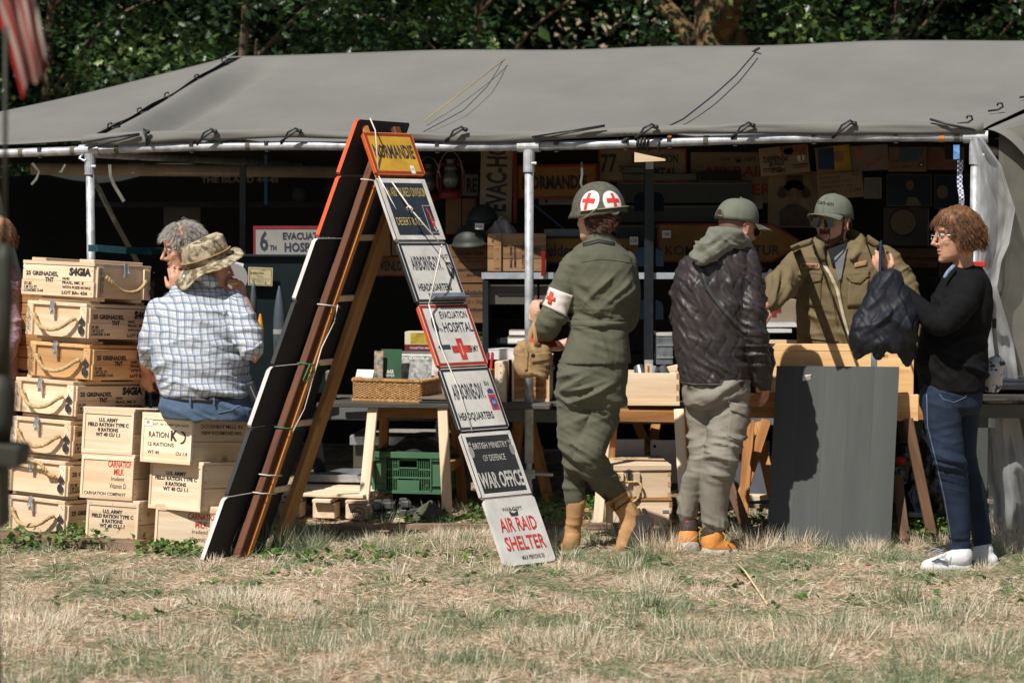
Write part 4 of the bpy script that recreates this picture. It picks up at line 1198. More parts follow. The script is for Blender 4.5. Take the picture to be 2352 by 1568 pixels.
# right-hand leg of the A
RB = PG(1160,1305) + Vector((0,0,.0));UR = Vector((math.cos(R(40)),math.sin(R(40)),0));WRr = .298
RT = P(822,282,.41)
VR = (RT - RB);LR = VR.length;VRn = VR.normalized()
NR = UR.cross(VRn).normalized()            # outwards, to the camera and right
if NR.y > 0:NR = -NR
LB = PG(462,1290);LTp = RT + Vector((-.01,.0,.005));VL = LTp - LB;VLn = VL.normalized();UL = Vector((.52,.854,0));
NL = UL.cross(VLn).normalized()
if NL.x > 0:NL = -NL
frame = thing('sign_rack','tall A-shaped timber rack hung with painted signs','rack',(0,0,0),0)
OB = wood('varnished_rail',(.72,.30,.08),(.50,.18,.045),2,rnd=.1);OD = wood('dark_rail',(.16,.06,.03),(.08,.03,.015),2,rnd=.1)
def rail(a,b,w,h,m,hint,name='rail'):
 k = MB();a,b = Vector(a),Vector(b);L_ = (b - a).length
 k.bar((0,0,0),(0,0,L_),w,h,hint=(0,1,0));o = k.build(name,m,frame,bevel=.003)
 x,y,d = frame_of(b - a,hint);M = Matrix((x,y,d)).transposed().to_4x4();M.translation = a;o.matrix_local = M
 return o
# left leg rails, lying behind (inside) the boards
insL = -NL * .035
def lrail(s0,s1,w,h,m,name='rail',t0=0.0,t1=.93,dn=.012):
 a_ = LB + UL * s0 + VL * t0 - NL * (.022 + dn + h / 2);b_ = LB + UL * s1 + VL * t1 - NL * (.022 + dn + h / 2)
 rail(a_,b_,w,h,m,NL,name)
lrail(.20,.19,.045,.040,OD);lrail(.245,.235,.030,.050,OB);lrail(.50,.475,.075,.035,wood('rail_wood',(.50,.27,.10),(.33,.16,.05),2,rnd=.1),t1=.86)
# right leg rails
for s in (.055,WRr - .05):
 rail(RB + UR * s - NR * .034,RT + UR * s - NR * .034,.04,.03,OB if s < .1 else OD,NR)
STR = mat('white_string',(.70,.66,.60),.8,var=.1);GST = mat('green_string',(.05,.25,.12),.7)
# rungs between the left boards (pale slats)
for t in (.14,.29,.43,.58,.725):
 o = LB + VL * t - NL * .030
 rail(o + UL * .26,o + UL * .47,.030,.010,WX,NL,'rung')
for s,k in ((.155,'r'),(.30,'r'),(.44,'r'),(.585,'r')):
 a = RB + VR * s;rail(a - NR * .016,a + UR * WRr - NR * .016,.02,.012,WX,NR,'rung')
def sign_board(name,lab,base,U,V,N,w,h,s0,face_m,edge_m,back_m,border=None,bm=None,items=(),im=INK,extra=None,off=0.0,th=.020,cat='sign',group='signs on the A-shaped rack',lean=0.0):
 """board whose lower near corner is base + V*s0; built in its own frame: x along U, y up the slope, z out"""
 z = N;x = U;y = V
 o = base + V * s0 + N * off
 M = Matrix(((x.x,y.x,z.x,o.x),(x.y,y.y,z.y,o.y),(x.z,y.z,z.z,o.z),(0,0,0,1)))
 t = bpy.data.objects.new(name,None);C.objects.link(t);tag(t,lab,cat,group)
 b = MB();c = .012
 poly = [(c,0),(w - c,0),(w,c),(w,h - c),(w - c,h),(c,h),(0,h - c),(0,c)]
 b.m = 1;n = len(poly)
 b.prism(poly,-th,0)
 b.mi[-(n + 2)] = 2;b.mi[-(n + 1)] = 0
 b.build('board',[face_m,edge_m,back_m],t)
 I = Matrix.Translation((0,0,.0012))
 if border:
  b = MB();outline(b,I,0.004,0.004,w - .004,h - .004,border);b.build('border',bm,t)
 if items:lettering(t,[(Matrix.Translation((0,0,.0020)),items)],im)
 if extra:extra(t,Matrix.Translation((0,0,.0020)))
 t.matrix_world = M
 for ch in t.children:pass
 return t
def place(t,M):
 """set matrix on an object even when it is skewed: bake the frame into the parts' meshes"""
 L_,Rr,S_ = M.decompose()
 rigid = Matrix.LocRotScale(L_,Rr,Vector((1,1,1)))
 t.matrix_world = rigid
 rest = rigid.inverted() @ M
 for ch in t.children:ch.data.transform(rest)
seg = LR / 7.0
PXs = .0
def pr(py0,py1):return None
w = WRr
def yel(t,M):
 b = MB();rect(b,M @ Matrix.Translation((0,0,.001)),w * .72,.006,w * .80,.052)
 b.build('price_tag',PAPER,t);b = MB();words(b,M @ Matrix.Translation((0,0,.0018)),[('50',w * .76,.026,.010,None,0)]);b.build('lettering',INK,t)
# fractions of the slope, bottom to top, from the picture
fr = [(.002,.142),(.146,.287),(.291,.428),(.432,.572),(.576,.716),(.720,.868),(.873,.975)]
def H(i):return (fr[i][1] - fr[i][0]) * LR
def S0(i):return fr[i][0] * LR
FRAME_SIGNS = []
h = H(6)
FRAME_SIGNS.append(sign_board('painted_sign','yellow NORMANDIE sign with red border at the top of the rack',RB,UR,VRn,NR,w,h,S0(6),YEL_P,ORG_P,BLK_P,.016,RED_P,
 [('NORMANDIE',w * .50,h * .40,h * .30,w * .80,.03)],INK,yel,off=.012))
h = H(5)
def rat(t,M):
 b = MB();outline(b,M,w * .74,h * .12,w * .93,h * .56,.0025);b.build('emblem_frame',GREYT,t)
 b = MB();flat_poly(b,M,[(w * .80,h * .50),(w * .83,h * .42),(w * .815,h * .34),(w * .84,h * .20),(w * .87,h * .18),(w * .89,h * .24),(w * .87,h * .32),(w * .85,h * .42),(w * .83,h * .50),(w * .81,h * .53)])
 b.build('jerboa_emblem',REDT,t)
 b = MB();pts = [Vector((w * .84,h * .28,0)),Vector((w * .89,h * .30,0)),Vector((w * .90,h * .18,0)),Vector((w * .86,h * .15,0)),Vector((w * .84,h * .22,0))]
 b.tube([M @ p for p in pts],.0025,5);b.build('emblem_tail',GREYT,t)
FRAME_SIGNS.append(sign_board('painted_sign','navy 7th Armoured Division Desert Rats sign with gold words',RB,UR,VRn,NR,w,h,S0(5),NAVY,WHE,BLK_P,.024,WHT_P,
 [('7th ARMOURED DIVISION',w * .50,h * .70,h * .145,w * .82,.0),('DESERT RATS',w * .38,h * .24,h * .125,w * .50,.0)],GOLD,rat))
def fold_tag(t,M):
 b = MB();b.box((w * .62,.012,.02),(w * .70,.004,.04));b.box((w * .62,.03,.002),(w * .70,.04,.002));b.build('zinc_shelf',STEEL,t)
h = H(4)
def eagle(t,M):
 b = MB();flat_poly(b,M,[(w * .82,h * .66),(w * .93,h * .66),(w * .93,h * .45),(w * .875,h * .37),(w * .82,h * .45)]);b.build('shield_emblem',INK,t)
 b = MB();M2 = M @ Matrix.Translation((0,0,.0008));flat_poly(b,M2,[(w * .85,h * .58),(w * .88,h * .63),(w * .91,h * .60),(w * .915,h * .50),(w * .885,h * .43),(w * .87,h * .50)]);b.build('eagle_head',GREYT,t)
 b = MB();flat_poly(b,M2 @ Matrix.Translation((0,0,.0005)),[(w * .835,h * .60),(w * .86,h * .62),(w * .865,h * .56)]);b.build('eagle_beak',GOLD,t)
 fold_tag(t,M)
FRAME_SIGNS.append(sign_board('painted_sign','white 101st Airborne headquarters sign with dark border and eagle shield',RB,UR,VRn,NR,w,h,S0(4),WHT_P,BLK_P,BLK_P,.014,NAVY,
 [('AIRBORNE-DIV.',w * .44,h * .54,h * .22,w * .60,.02),('HEADQUARTERS',w * .45,h * .20,h * .11,w * .66,.02),('101ST',w * .86,h * .72,h * .07,w * .13,.01)],NAVT,eagle))
h = H(3)
def evac(t,M):
 b = MB();cross(b,M,w * .57,h * .27,h * .17,h * .055);b.build('red_cross',REDT,t)
 b = MB();flat_poly(b,M,[(w * .12,h * .31),(w * .20,h * .40),(w * .20,h * .345),(w * .36,h * .345),(w * .36,h * .275),(w * .20,h * .275),(w * .20,h * .22)]);b.build('arrow',NAVT,t)
 b = MB();b.tube([M @ Vector((w * .57,h * .16,.001)),M @ Vector((w * .57,h * .36,.001))],.0015,5);b.build('staff_emblem',GREYT,t)
FRAME_SIGNS.append(sign_board('painted_sign','red-bordered 6th evacuation hospital sign with red cross and arrow',RB,UR,VRn,NR,w,h,S0(3),WHT_P,ORG_P,BLK_P,.015,RED_P,
 [('6',w * .20,h * .55,h * .30,w * .12,.01),('TH',w * .29,h * .55,h * .06,w * .06,.01),('EVACUATION',w * .63,h * .77,h * .11,w * .54,.015),('HOSPITAL',w * .64,h * .55,h * .15,w * .58,.015),('U.S.',w * .44,h * .22,h * .10,w * .11,.01),('ARMY',w * .80,h * .22,h * .10,w * .21,.01)],NAVT,evac))
h = H(2)
def aa(t,M):
 b = MB();rect(b,M,w * .78,h * .30,w * .93,h * .55);b.build('patch_emblem',REDT,t)
 b = MB();M2 = M @ Matrix.Translation((0,0,.0008));disc(b,M2,w * .855,h * .42,w * .055,h * .095);pts = []
 b.build('patch_disc',mat('patch_blue',(.03,.07,.22),.7),t)
 b = MB();words(b,M2 @ Matrix.Translation((0,0,.0008)),[('AA',w * .855,h * .39,h * .07,w * .07,.01)]);b.build('lettering',GREYT,t)
 b = MB();flat_poly(b,M,[(w * .79,h * .57),(w * .92,h * .57),(w * .91,h * .62),(w * .855,h * .65),(w * .80,h * .62)]);b.build('airborne_tab',mat('patch_blue',(.03,.07,.22),.7),t)
FRAME_SIGNS.append(sign_board('painted_sign','white 82nd Airborne headquarters sign with red and blue patch',RB,UR,VRn,NR,w,h,S0(2),WHT_P,BLK_P,BLK_P,.013,NAVY,
 [('AIRBORNE-DIV.',w * .42,h * .50,h * .24,w * .62,.02),('HEADQUARTERS',w * .42,h * .17,h * .11,w * .68,.02),('82nd',w * .83,h * .70,h * .07,w * .09,.005)],NAVT,aa))
h = H(1)
def mod(t,M):
 b = MB()
 for x in (.10,.90):
  disc(b,M,w * x,h * .70,w * .045,h * .09,14);flat_poly(b,M,[(w * x - w * .03,h * .80),(w * x + w * .03,h * .80),(w * x + w * .035,h * .86),(w * x,h * .84),(w * x - w * .035,h * .86)])
 b.build('crest_emblem',mat('crest_grey',(.25,.25,.24),.7),t)
FRAME_SIGNS.append(sign_board('painted_sign','black British Ministry of Defence war office sign with pale border',RB,UR,VRn,NR,w,h,S0(1),BLK_P,WHE,BLK_P,.018,WHT_P,
 [('BRITISH MINISTRY',w * .50,h * .74,h * .095,w * .68,.0),('OF DEFENCE',w * .50,h * .55,h * .095,w * .44,.0),('WAR OFFICE',w * .50,h * .15,h * .23,w * .84,.025)],GREYT,mod))
h = H(0)
def raid(t,M):
 lettering(t,[(M,[('WAR DEPT',w * .48,h * .80,h * .055,w * .40,.0),('MAX PERSONS 50',w * .58,h * .07,h * .06,w * .44,.01)])],INK)
 b = MB()
 for k in range(5):disc(b,M,w * (.43 + .03 * k),h * (.80 + .01 * (2 - abs(2 - k))),w * .010,h * .014,8)
 flat_poly(b,M,[(w * .42,h * .72),(w * .56,h * .72),(w * .58,h * .79),(w * .49,h * .76),(w * .40,h * .79)]);b.build('crown_emblem',INK,t)
FRAME_SIGNS.append(sign_board('painted_sign','lowest sign reading air raid shelter in red on pale grey',RB,UR,VRn,NR,w,h,S0(0),WHT_P,WHE,BLK_P,None,None,
 [('AIR RAID',w * .50,h * .50,h * .20,w * .72,.02),('SHELTER',w * .52,h * .22,h * .20,w * .78,.02)],REDT,raid,off=.010))
# left leg boards, seen from behind and edge-on
LLn = VL.length
lf = [(.0,.138,WHE,'lowest white-edged sign standing in the grass on the left leg of the rack'),(.142,.290,BLK_P,'black-edged sign second from the ground on the left leg'),
      (.293,.428,WHE,'white-edged sign third from the ground on the left leg'),(.431,.578,BLK_P,'black-edged sign in the middle of the left leg'),
      (.580,.722,WHE,'white-edged sign above the middle of the left leg'),(.726,.870,ORG_P,'orange-edged sign below the top board on the left leg'),(.874,1.006,ORG_P,'top orange-edged sign leaning over the ridge of the rack')]
WL = .45
for i,(a,c,em,lab) in enumerate(lf):
 base = LB + Vector((0,0,.0))
 hgt = (c - a) * LLn
 x,y = UL,VLn;z = NL
 t = bpy.data.objects.new('painted_sign',None);C.objects.link(t);tag(t,lab,'sign','signs on the A-shaped rack')
 b = MB();cc = .012;ww = WL
 poly = [(cc,0),(ww - cc,0),(ww,cc),(ww,hgt - cc),(ww - cc,hgt),(cc,hgt),(0,hgt - cc),(0,cc)]
 b.m = 1;b.prism(poly,-.022,0);b.mi[-10] = 2;b.mi[-9] = 0
 b.build('board',[WHT_P,em,BLK_P],t)
 o = base + y * (a * LLn) + z * (.004 if i % 2 else .012)
 place(t,Matrix(((x.x,y.x,z.x,o.x),(x.y,y.y,z.y,o.y),(x.z,y.z,z.z,o.z),(0,0,0,1))))
# strings tying the boards
def string(pts,r=.0035,m=STR,nm='string'):
 b = MB();b.tube([Vector(p) for p in pts],r,6);b.build(nm,m,frame,smooth=True)
string([P(850,272,.40),P(862,300,.36),P(870,405,.30)]);string([P(870,405,.30),P(950,560,.22)],.003)
string([P(900,418,.30),P(945,482,.2),P(1010,558,.17)]);string([P(938,484,.2),P(934,477,.19),P(941,473,.19),P(948,480,.19),P(945,488,.2)],.0035)
string([P(1015,562,.2),P(1003,620,.10),P(985,700,.02)]);string([P(985,700,.02),P(1010,790,-.05),P(1052,890,-.12),P(1085,990,-.2)])
for t,m in ((.865,STR),(.57,STR),(.435,GST),(.29,GST),(.185,STR),(.145,STR)):
 o = LB + VL * t - NL * .082
 string([o + UL * .16 + NL * .05,o + UL * .17,o + UL * .275 - Vector((0,0,.012)),o + UL * .285 + NL * .05],.0035,m)
def on_left(s_,t):return LB + UL * s_ + VL * t - NL * .088
string([on_left(.25,.57),on_left(.27,.53),on_left(.24,.47),on_left(.26,.38),on_left(.27,.33),on_left(.24,.28)],.003)
string([on_left(.19,.435),on_left(.18,.40),on_left(.21,.39),on_left(.23,.42)],.0035,GST)
# ------------------------------------------------------------------ trestle tables and the goods on them
TGREY = wood('dark_table_plank',(.12,.115,.105),(.05,.048,.045),0,knots=False)
TGREYS = mat('green_grey_board',(.074,.082,.079),.7,var=.16,scale=7,stretch=(1,1,.12),bump=.2,bscale=60,dirt=.22,dcol=(.12,.115,.10),rnd=.03)
def trestle(lab,x0,x1,ptop,pfoot,Y,dy=.5,yaw=R(-8),wm=WZ,group='trestles under the tables',darkback=True):
 """x0/x1: pixel x of the front pair of legs at the foot; splayed legs front and back"""
 t = thing('trestle',lab,'trestle',tuple(PG((x0 + x1) / 2,pfoot)),yaw,group)
 base = t.location.copy()
 s = (base.y + 10) / F_PX
 h = (pfoot - ptop) * s
 hw = (x1 - x0) / 2 * s
 for sx in (-1,1):
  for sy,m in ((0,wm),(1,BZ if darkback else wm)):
   b = MB();lean = .10
   L_ = math.hypot(h,.16)
   b.bar((0,0,0),(0,0,L_),.052,.030,hint=(0,1,0));o = b.build('leg',m,t,bevel=.003)
   o.location = (sx * hw,sy * dy,0);o.rotation_euler = (R(-9) if sy == 0 else R(9),-sx * R(4.0),0)
   if sy == 1:o.location.y = dy
 for sx in (-1,1):
  b = MB();b.bar((0,.06,0),(0,dy - .06,0),.03,.05);o = b.build('cross_bar',BX,t,bevel=.003);o.location = (sx * hw * .94,0,h * .45)
 b = MB();b.box((0,0,0),(2 * hw - .04,.035,.06));o = b.build('top_rail',BX,t,bevel=.003);o.location = (0,.14,h - .03)
 b = MB();b.box((0,0,0),(2 * hw - .04,.035,.06));o = b.build('top_rail',BX,t,bevel=.003);o.location = (0,dy - .14,h - .03)
 return t
def table(name,lab,pxl,pxr,py,Y,depth,th=.024,yaw=R(-6),n=3,m=TGREY,group=None):
 a = P(pxl,py,Y);w = (pxr - pxl) * sc(Y)
 t = thing(name,lab,'table',tuple(a),yaw,group)
 for k in range(n):
  b = MB();b.box((w / 2 + (.02 if k % 2 else -.02),depth * (k + .5) / n,-th / 2),(w,depth / n - .004,th));b.build('plank',m,t,bevel=.003)
 return t
table('plank_table','low dark plank table carrying the wicker basket',735,1275,925,1.22,.55)
trestle('pale trestle left under the basket table',830,1030,936,1190,1.2)
table('plank_table','low plank table carrying the dovetailed bins right of the medic',1330,1580,932,1.15,.5)
trestle('pale trestle between the medic and the quilted jacket',1372,1575,945,1210,1.1)
b = MB();b.box((0,0,0),(.62,.03,.045));o = b.build('apron_board',wood('orange_plank',(.62,.27,.06),(.42,.17,.04),0),bevel=.003);o.location = P(1455,948,1.13);o.rotation_euler = (0,0,R(-6));tag(o,'orange-brown board under the bin table edge','board')
# dark legs behind, left of the steps and behind the post
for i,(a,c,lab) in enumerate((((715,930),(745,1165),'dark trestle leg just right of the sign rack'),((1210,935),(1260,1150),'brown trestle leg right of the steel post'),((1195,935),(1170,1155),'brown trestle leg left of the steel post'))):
 b = MB();b.bar(P(a[0],a[1],1.75),P(c[0],c[1],1.65) ,.06,.035);tag(b.build('trestle_leg',BZ if i else BLACK,bevel=.003),lab,'timber','loose trestle legs in the shade')  # single trestle legs, without the rest of their trestles
# wicker basket
WICK = mat('wicker',(.62,.38,.16),.55,col2=(.34,.17,.06),scale=45,rnd=0,spec=.5)
def basket(lab,c,w,d,h,yaw):
 t = thing('wicker_basket',lab,'basket',tuple(c),yaw)
 def wall(nm,p0,p1,n_rows=13,n_st=26):
  p0,p1 = Vector(p0),Vector(p1);dv = p1 - p0;L_ = dv.length;nn = Vector((dv.y,-dv.x,0)).normalized()
  b = MB()
  for r in range(n_rows):
   z = .030 + (h - .055) * r / (n_rows - 1)
   pts = []
   m_ = n_st * 4
   for i in range(m_ + 1):
    tt = i / m_
    pts.append(p0 + dv * tt + nn * (.0042 * math.sin(math.pi * tt * n_st + (r % 2) * math.pi)) + Vector((0,0,z)))
   b.tube(pts,.0042,5,flat=1.0)
  for i in range(n_st + 1):
   q = p0 + dv * (i / n_st);b.tube([q + Vector((0,0,.01)),q + Vector((0,0,h - .01))],.0032,5)
  b.build(nm,WICK,t,smooth=True,kind='stuff')
 def rim(nm,z,r):
  b = MB()
  cs = [Vector((-w / 2,0,z)),Vector((w / 2,0,z)),Vector((w / 2,d,z)),Vector((-w / 2,d,z))]
  for k in range(4):
   a,c2 = cs[k],cs[(k + 1) % 4];L_ = (c2 - a).length;m_ = int(L_ / .004);pts = []
   x = (c2 - a).normalized();y = Vector((0,0,1));z_ = x.cross(y)
   for i in range(m_ * 3 + 1):
    an = 2 * math.pi * i / 6.0
    pts.append(a + (c2 - a) * (i / (m_ * 3)) + y * r * math.cos(an) + z_ * r * math.sin(an))
   b.tube([a,c2],r * .8,8)
   b.tube(pts,.0028,4)
  b.build(nm,WICK,t,smooth=True,kind='stuff')
 wall('front_weave',(-w / 2,0,0),(w / 2,0,0));wall('side_weave',(w / 2,0,0),(w / 2,d,0),n_st=14);wall('back_weave',(w / 2,d,0),(-w / 2,d,0));wall('side_weave',(-w / 2,d,0),(-w / 2,0,0),n_st=14)
 rim('rim',h - .008,.011);rim('base_rim',.012,.011)
 b = MB();b.box((0,d / 2,.01),(w,d,.006));b.build('base_panel',WICK,t)
 return t
bc = P(888,926,1.27)
basket('pale wicker basket full of magazines and leaflets on the dark table',bc,.39,.30,.128,R(-22))
def book(name,lab,corners_c,w,h,th,rot,face,spine=None,cat='book',group=None,its=None,tm=None,extra=None):
 """upright flat item: centre-bottom at corners_c, leaning; rot = (lean back, 0, yaw)"""
 t = thing(name,lab,cat,tuple(corners_c),0,group);t.rotation_euler = rot
 b = MB();b.box((0,th / 2 + .0005,h / 2),(w - .002,th,h - .002));b.build('pages',PAPER if th > .004 else face,t)
 b = MB();b.box((0,-.0008,h / 2),(w,.0016,h));b.build('front_cover',face,t)
 M = plane_M((-w / 2,-.0018,0),(1,0,0),(0,0,1),.001)
 if its:lettering(t,[(M,its)],tm or INK)
 if extra:extra(t,M)
 return t
GREENC = mat('dark_green_cover',(.03,.09,.045),.45,var=.2);REDC = mat('red_cover',(.55,.04,.03),.5,var=.2);PHOTO = mat('grey_photo_print',(.42,.43,.42),.6,col2=(.08,.09,.09),scale=45,detail=8)
PHOTO2 = mat('colour_photo_print',(.50,.42,.30),.6,col2=(.05,.06,.09),scale=35,detail=8);CREAM = mat('cream_card',(.62,.55,.40),.7,var=.15)
WLET = mat('white_lettering',(.70,.70,.68),.6,var=.1)
book('magazine','green local war history booklet standing in the wicker basket',P(897,870,1.40),.115,.16,.006,(R(-8),0,R(-14)),GREENC,its=[('AAR',.055,.03,.02,.04,.02),('BEVER',.055,.012,.014,.05,.01)],tm=WLET,
     extra=lambda t,M:(lambda b:(rect(b,M @ Matrix.Translation((0,0,.0006)),.0,.0,.016,.15),b.build('red_band',REDC,t)))(MB()),group='printed matter in the basket')
book('magazine','booklet with a soldier photograph at the left in the basket',P(869,872,1.38),.048,.155,.008,(R(-5),0,R(-10)),PHOTO2,group='printed matter in the basket')
book('magazine','grey photo magazine titled The Island 44-45 in the basket',P(950,882,1.43),.19,.155,.004,(R(-14),0,R(-14)),PHOTO,its=[('THE ISLAND 44-45',.095,.135,.012,.15,.02)],tm=WLET,group='printed matter in the basket')
book('magazine','flat pale leaflet lying low at the left of the basket',P(836,868,1.42),.10,.05,.012,(R(-30),0,R(-20)),PAPER,group='printed matter in the basket')
# stacked signs behind the basket
for k,lab in enumerate(('front pale ACHTUNG sign leaning behind the basket','grey-edged sign behind the ACHTUNG sign')):
 t = thing('painted_sign',lab,'sign',tuple(P(950 - 22 * k,906,1.62 + .04 * k)),0,'signs leaning behind the basket');t.rotation_euler = (R(-12),0,R(-10))
 b = MB();c = .012;w_,h_ = .30,.24
 b.prism([(-w_ / 2 + c,0),(w_ / 2 - c,0),(w_ / 2,c),(w_ / 2,h_ - c),(w_ / 2 - c,h_),(-w_ / 2 + c,h_),(-w_ / 2,h_ - c),(-w_ / 2,c)],0,.014,Matrix.Rotation(R(90),4,'X') @ Matrix.Translation((0,0,-.014)))
 b.build('board',mat('slate_edge',(.12,.13,.14),.6,var=.3,scale=12),t,bevel=.002)
 M = plane_M((-w_ / 2,-.0005,0),(1,0,0),(0,0,1),.0)
 b = MB();rect(b,M @ Matrix.Translation((0,0,.0012)),.016,.016,w_ - .016,h_ - .016);b.build('painted_field',WHT_P,t)
 if k == 0:lettering(t,[(M @ Matrix.Translation((0,0,.002)),[('ACHTUNG',w_ * .42,h_ * .60,.034,w_ * .62,.02)])],NAVT)
# flat dark signs on the table
for k in range(3):
 b = MB();b.box((0,0,0),(.20 - .01 * k,.22,.014));o = b.build('flat_sign',BLK_P if k < 2 else wood('plank_edge',(.25,.2,.15),(.12,.1,.08),0),bevel=.002)
 o.location = P(1008 + 2 * k,929 - 9 * k,1.28);o.rotation_euler = (0,0,R(-8 - 3 * k));tag(o,('lowest of the three flat dark boards right of the basket','middle flat dark board right of the basket','top flat board with a brown face right of the basket')[k],'board','flat boards on the basket table')
# pink foam slab
b = MB();b.box((0,0,0),(.07,.03,.13));o = b.build('pink_slab',mat('pink_card',(.62,.42,.34),.8));o.location = P(1013,880,1.42);tag(o,'pale pink slab standing right of the basket behind the signs','slab')
# toy boxes
def toy_box(lab,c,w,h,d,yaw,its,wincol):
 t = thing('model_box',lab,'box',tuple(c),yaw,'boxed model vehicles')
 b = MB();b.box((0,d / 2,h / 2),(w,d,h));b.build('carton',mat('cream_carton',(.66,.58,.44),.5,var=.1),t,bevel=.001)
 b = MB();rect(b,plane_M((-w / 2,0,0),(1,0,0),(0,0,1),.001),0,0,w,h * .34);b.build('maroon_band',mat('maroon_print',(.16,.02,.02),.5),t)
 b = MB();rect(b,plane_M((-w / 2,0,0),(1,0,0),(0,0,1),.001),w * .12,h * .38,w * .9,h * .95);b.build('window',mat('window_' + wincol[0],wincol[1],.2,var=.5,scale=20),t)
 lettering(t,[(plane_M((-w / 2,0,0),(1,0,0),(0,0,1),.002),its)],WLET)
toy_box('cream toy vehicle box with yellow window left of the rack signs',P(985,806,1.75),.27,.105,.12,R(-8),[('COLLECTION MILITAIRE',.10,.012,.010,.14,.02)],('yellow',(.55,.42,.06)))
toy_box('toy vehicle box peeping out right of the hospital sign',P(1100,798,1.75),.13,.085,.12,R(8),[('solido',.095,.010,.014,.05,.01)],('green',(.10,.13,.06)))
# red books right of the hospital sign, white carton
for k in range(3):
 b = MB();b.box((0,0,.07),(.012,.11,.14));o = b.build('red_book',REDC if k != 1 else mat('maroon_cover',(.20,.02,.02),.5));o.location = P(1108 + 10 * k,868,1.5) ;o.rotation_euler = (R(-4),R(5),R(-8));tag(o,('first','second','third')[k] + ' red folder standing right of the hospital sign, counted from the sign','folder','red folders')
t = thing('white_carton','white cardboard carton on top of the corned beef crate','carton',tuple(P(1170,826,1.45)),R(-6))
b = MB();b.box((0,.08,.026),(.26,.16,.052));b.build('carton_body',mat('white_carton',(.66,.68,.70),.6,var=.1),t,bevel=.002);b = MB();b.box((0,.08,.055),(.264,.164,.006));b.build('carton_lid',mat('white_carton',(.7,.7,.7),.6),t)
# corned beef crate
t,MFc = ration_crate('corned beef crate on the low table behind the steel post',P(1262,924,1.30),R(-6),.20,.34,.225,[('CANNED CORNED',.10,.15,.012,.15,.01),('STAN. MEYERLING F.B.C.C',.10,.118,.010,.14,.01),('CONTENTS 8-6 LB CANS',.10,.086,.010,.14,.01),('NET 54 LBS',.10,.058,.011,.08,.01)],wmf=BX)
t.rotation_euler = (0,0,R(-4))
b = MB();b.box((0,0,.11),(.062,.20,.22));o = b.build('crate_end',WZ,bevel=.003);o.location = P(1153,922,1.38);tag(o,'pale end of a crate facing front left of the corned beef crate','crate');o.rotation_euler = (0,0,R(-4))
nb = MB()
for k in range(6):nb.box((-.0,-.101,.02 + .036 * k),(.005,.004,.005))
nb.build('nails',NAIL,o,kind='stuff')
b = MB();b.box((0,0,.09),(.06,.2,.18));o = b.build('crate_end',wood('orange_plank',(.62,.27,.06),(.42,.17,.04),0),bevel=.003);o.location = P(1127,922,1.5);tag(o,'orange-brown crate end behind the 82nd Airborne sign','crate')
# green plastic crate
GP = mat('green_plastic',(.065,.165,.085),.42,var=.15,scale=4,bump=.1,spec=.5)
def plastic_crate(lab,c,w,d,h,yaw):
 t = thing('plastic_crate',lab,'crate',tuple(c),yaw)
 th = .006
 def side(nm,o,x,wd):
  o,x = Vector(o),Vector(x).normalized();n = Vector((x.y,-x.x,0));b = MB()
  def q(u0,u1,z0,z1,out=0.0,dep=th):
   cc = o + x * (u0 + u1) / 2 + Vector((0,0,(z0 + z1) / 2)) + n * (out - dep / 2)
   b.box(cc,(u1 - u0,dep,z1 - z0),Matrix((x,-n,Vector((0,0,1)))).transposed())
  q(0,wd,h * .86,h,.012,.018);q(0,wd,0,h * .07,.006,.012)
  q(0,wd * .16,h * .07,h * .86,.0);q(wd * .84,wd,h * .07,h * .86,.0)
  q(wd * .0,wd * .16,h * .80,h * .815,.014,.016);q(wd * .84,wd,h * .80,h * .815,.014,.016);q(wd * .0,wd * .16,h * .20,h * .215,.014,.016);q(wd * .84,wd,h * .20,h * .215,.014,.016)
  q(wd * .16,wd * .18,h * .07,h * .86,.010,.014);q(wd * .82,wd * .84,h * .07,h * .86,.010,.014);q(0,wd * .02,0,h,.012,.016);q(wd * .98,wd,0,h,.012,.016)
  ns = 20 if wd > .3 else 12
  u0,u1 = wd * .18,wd * .82
  hole0,hole1 = wd * .37,wd * .63
  for i in range(ns + 1):
   u = u0 + (u1 - u0) * i / ns
   mid = hole0 < u < hole1
   q(u - .0022,u + .0022,h * .40,h * (.58 if mid else .86))
   if not (wd * .34 < u < wd * .66):q(u - .0022,u + .0022,h * .07,h * .36)
   if not mid:pass
  q(u0,u1,h * .36,h * .40);q(u0,u1,h * .56,h * .60);q(u0,hole0,h * .72,h * .735);
  q(hole0,hole1,h * .60,h * .63,.006,.012);q(hole0,hole1,h * .79,h * .86);q(hole0 - .004,hole0,h * .60,h * .80,.006,.012);q(hole1,hole1 + .004,h * .60,h * .80,.006,.012)
  q(wd * .34,wd * .66,h * .07,h * .32,.004,.010)
  b.build(nm,GP,t,kind='stuff',bevel=.0008)
 side('front_grille',(-w / 2,0,0),(1,0,0),w);side('side_grille',(w / 2,0,0),(0,1,0),d);side('back_grille',(w / 2,d,0),(-1,0,0),w);side('side_grille',(-w / 2,d,0),(0,-1,0),d)
 b = MB();b.box((0,d / 2,.012),(w - .01,d - .01,.008));b.build('floor_panel',GP,t)
 b = MB()
 for _ in range(60):b.ball((random.uniform(-w / 2 + .03,w / 2 - .03),random.uniform(.03,d - .05),random.uniform(.03,h * .55)),random.uniform(.009,.02),7,5)
 b.build('small_parts',mat('brass_bits',(.14,.12,.09),.5,col2=(.02,.02,.02),scale=30,metal=.4),t,kind='stuff')
 return t
plastic_crate('green plastic stacking crate under the basket table',P(938,1133,1.30),.375,.30,.222,R(-10))
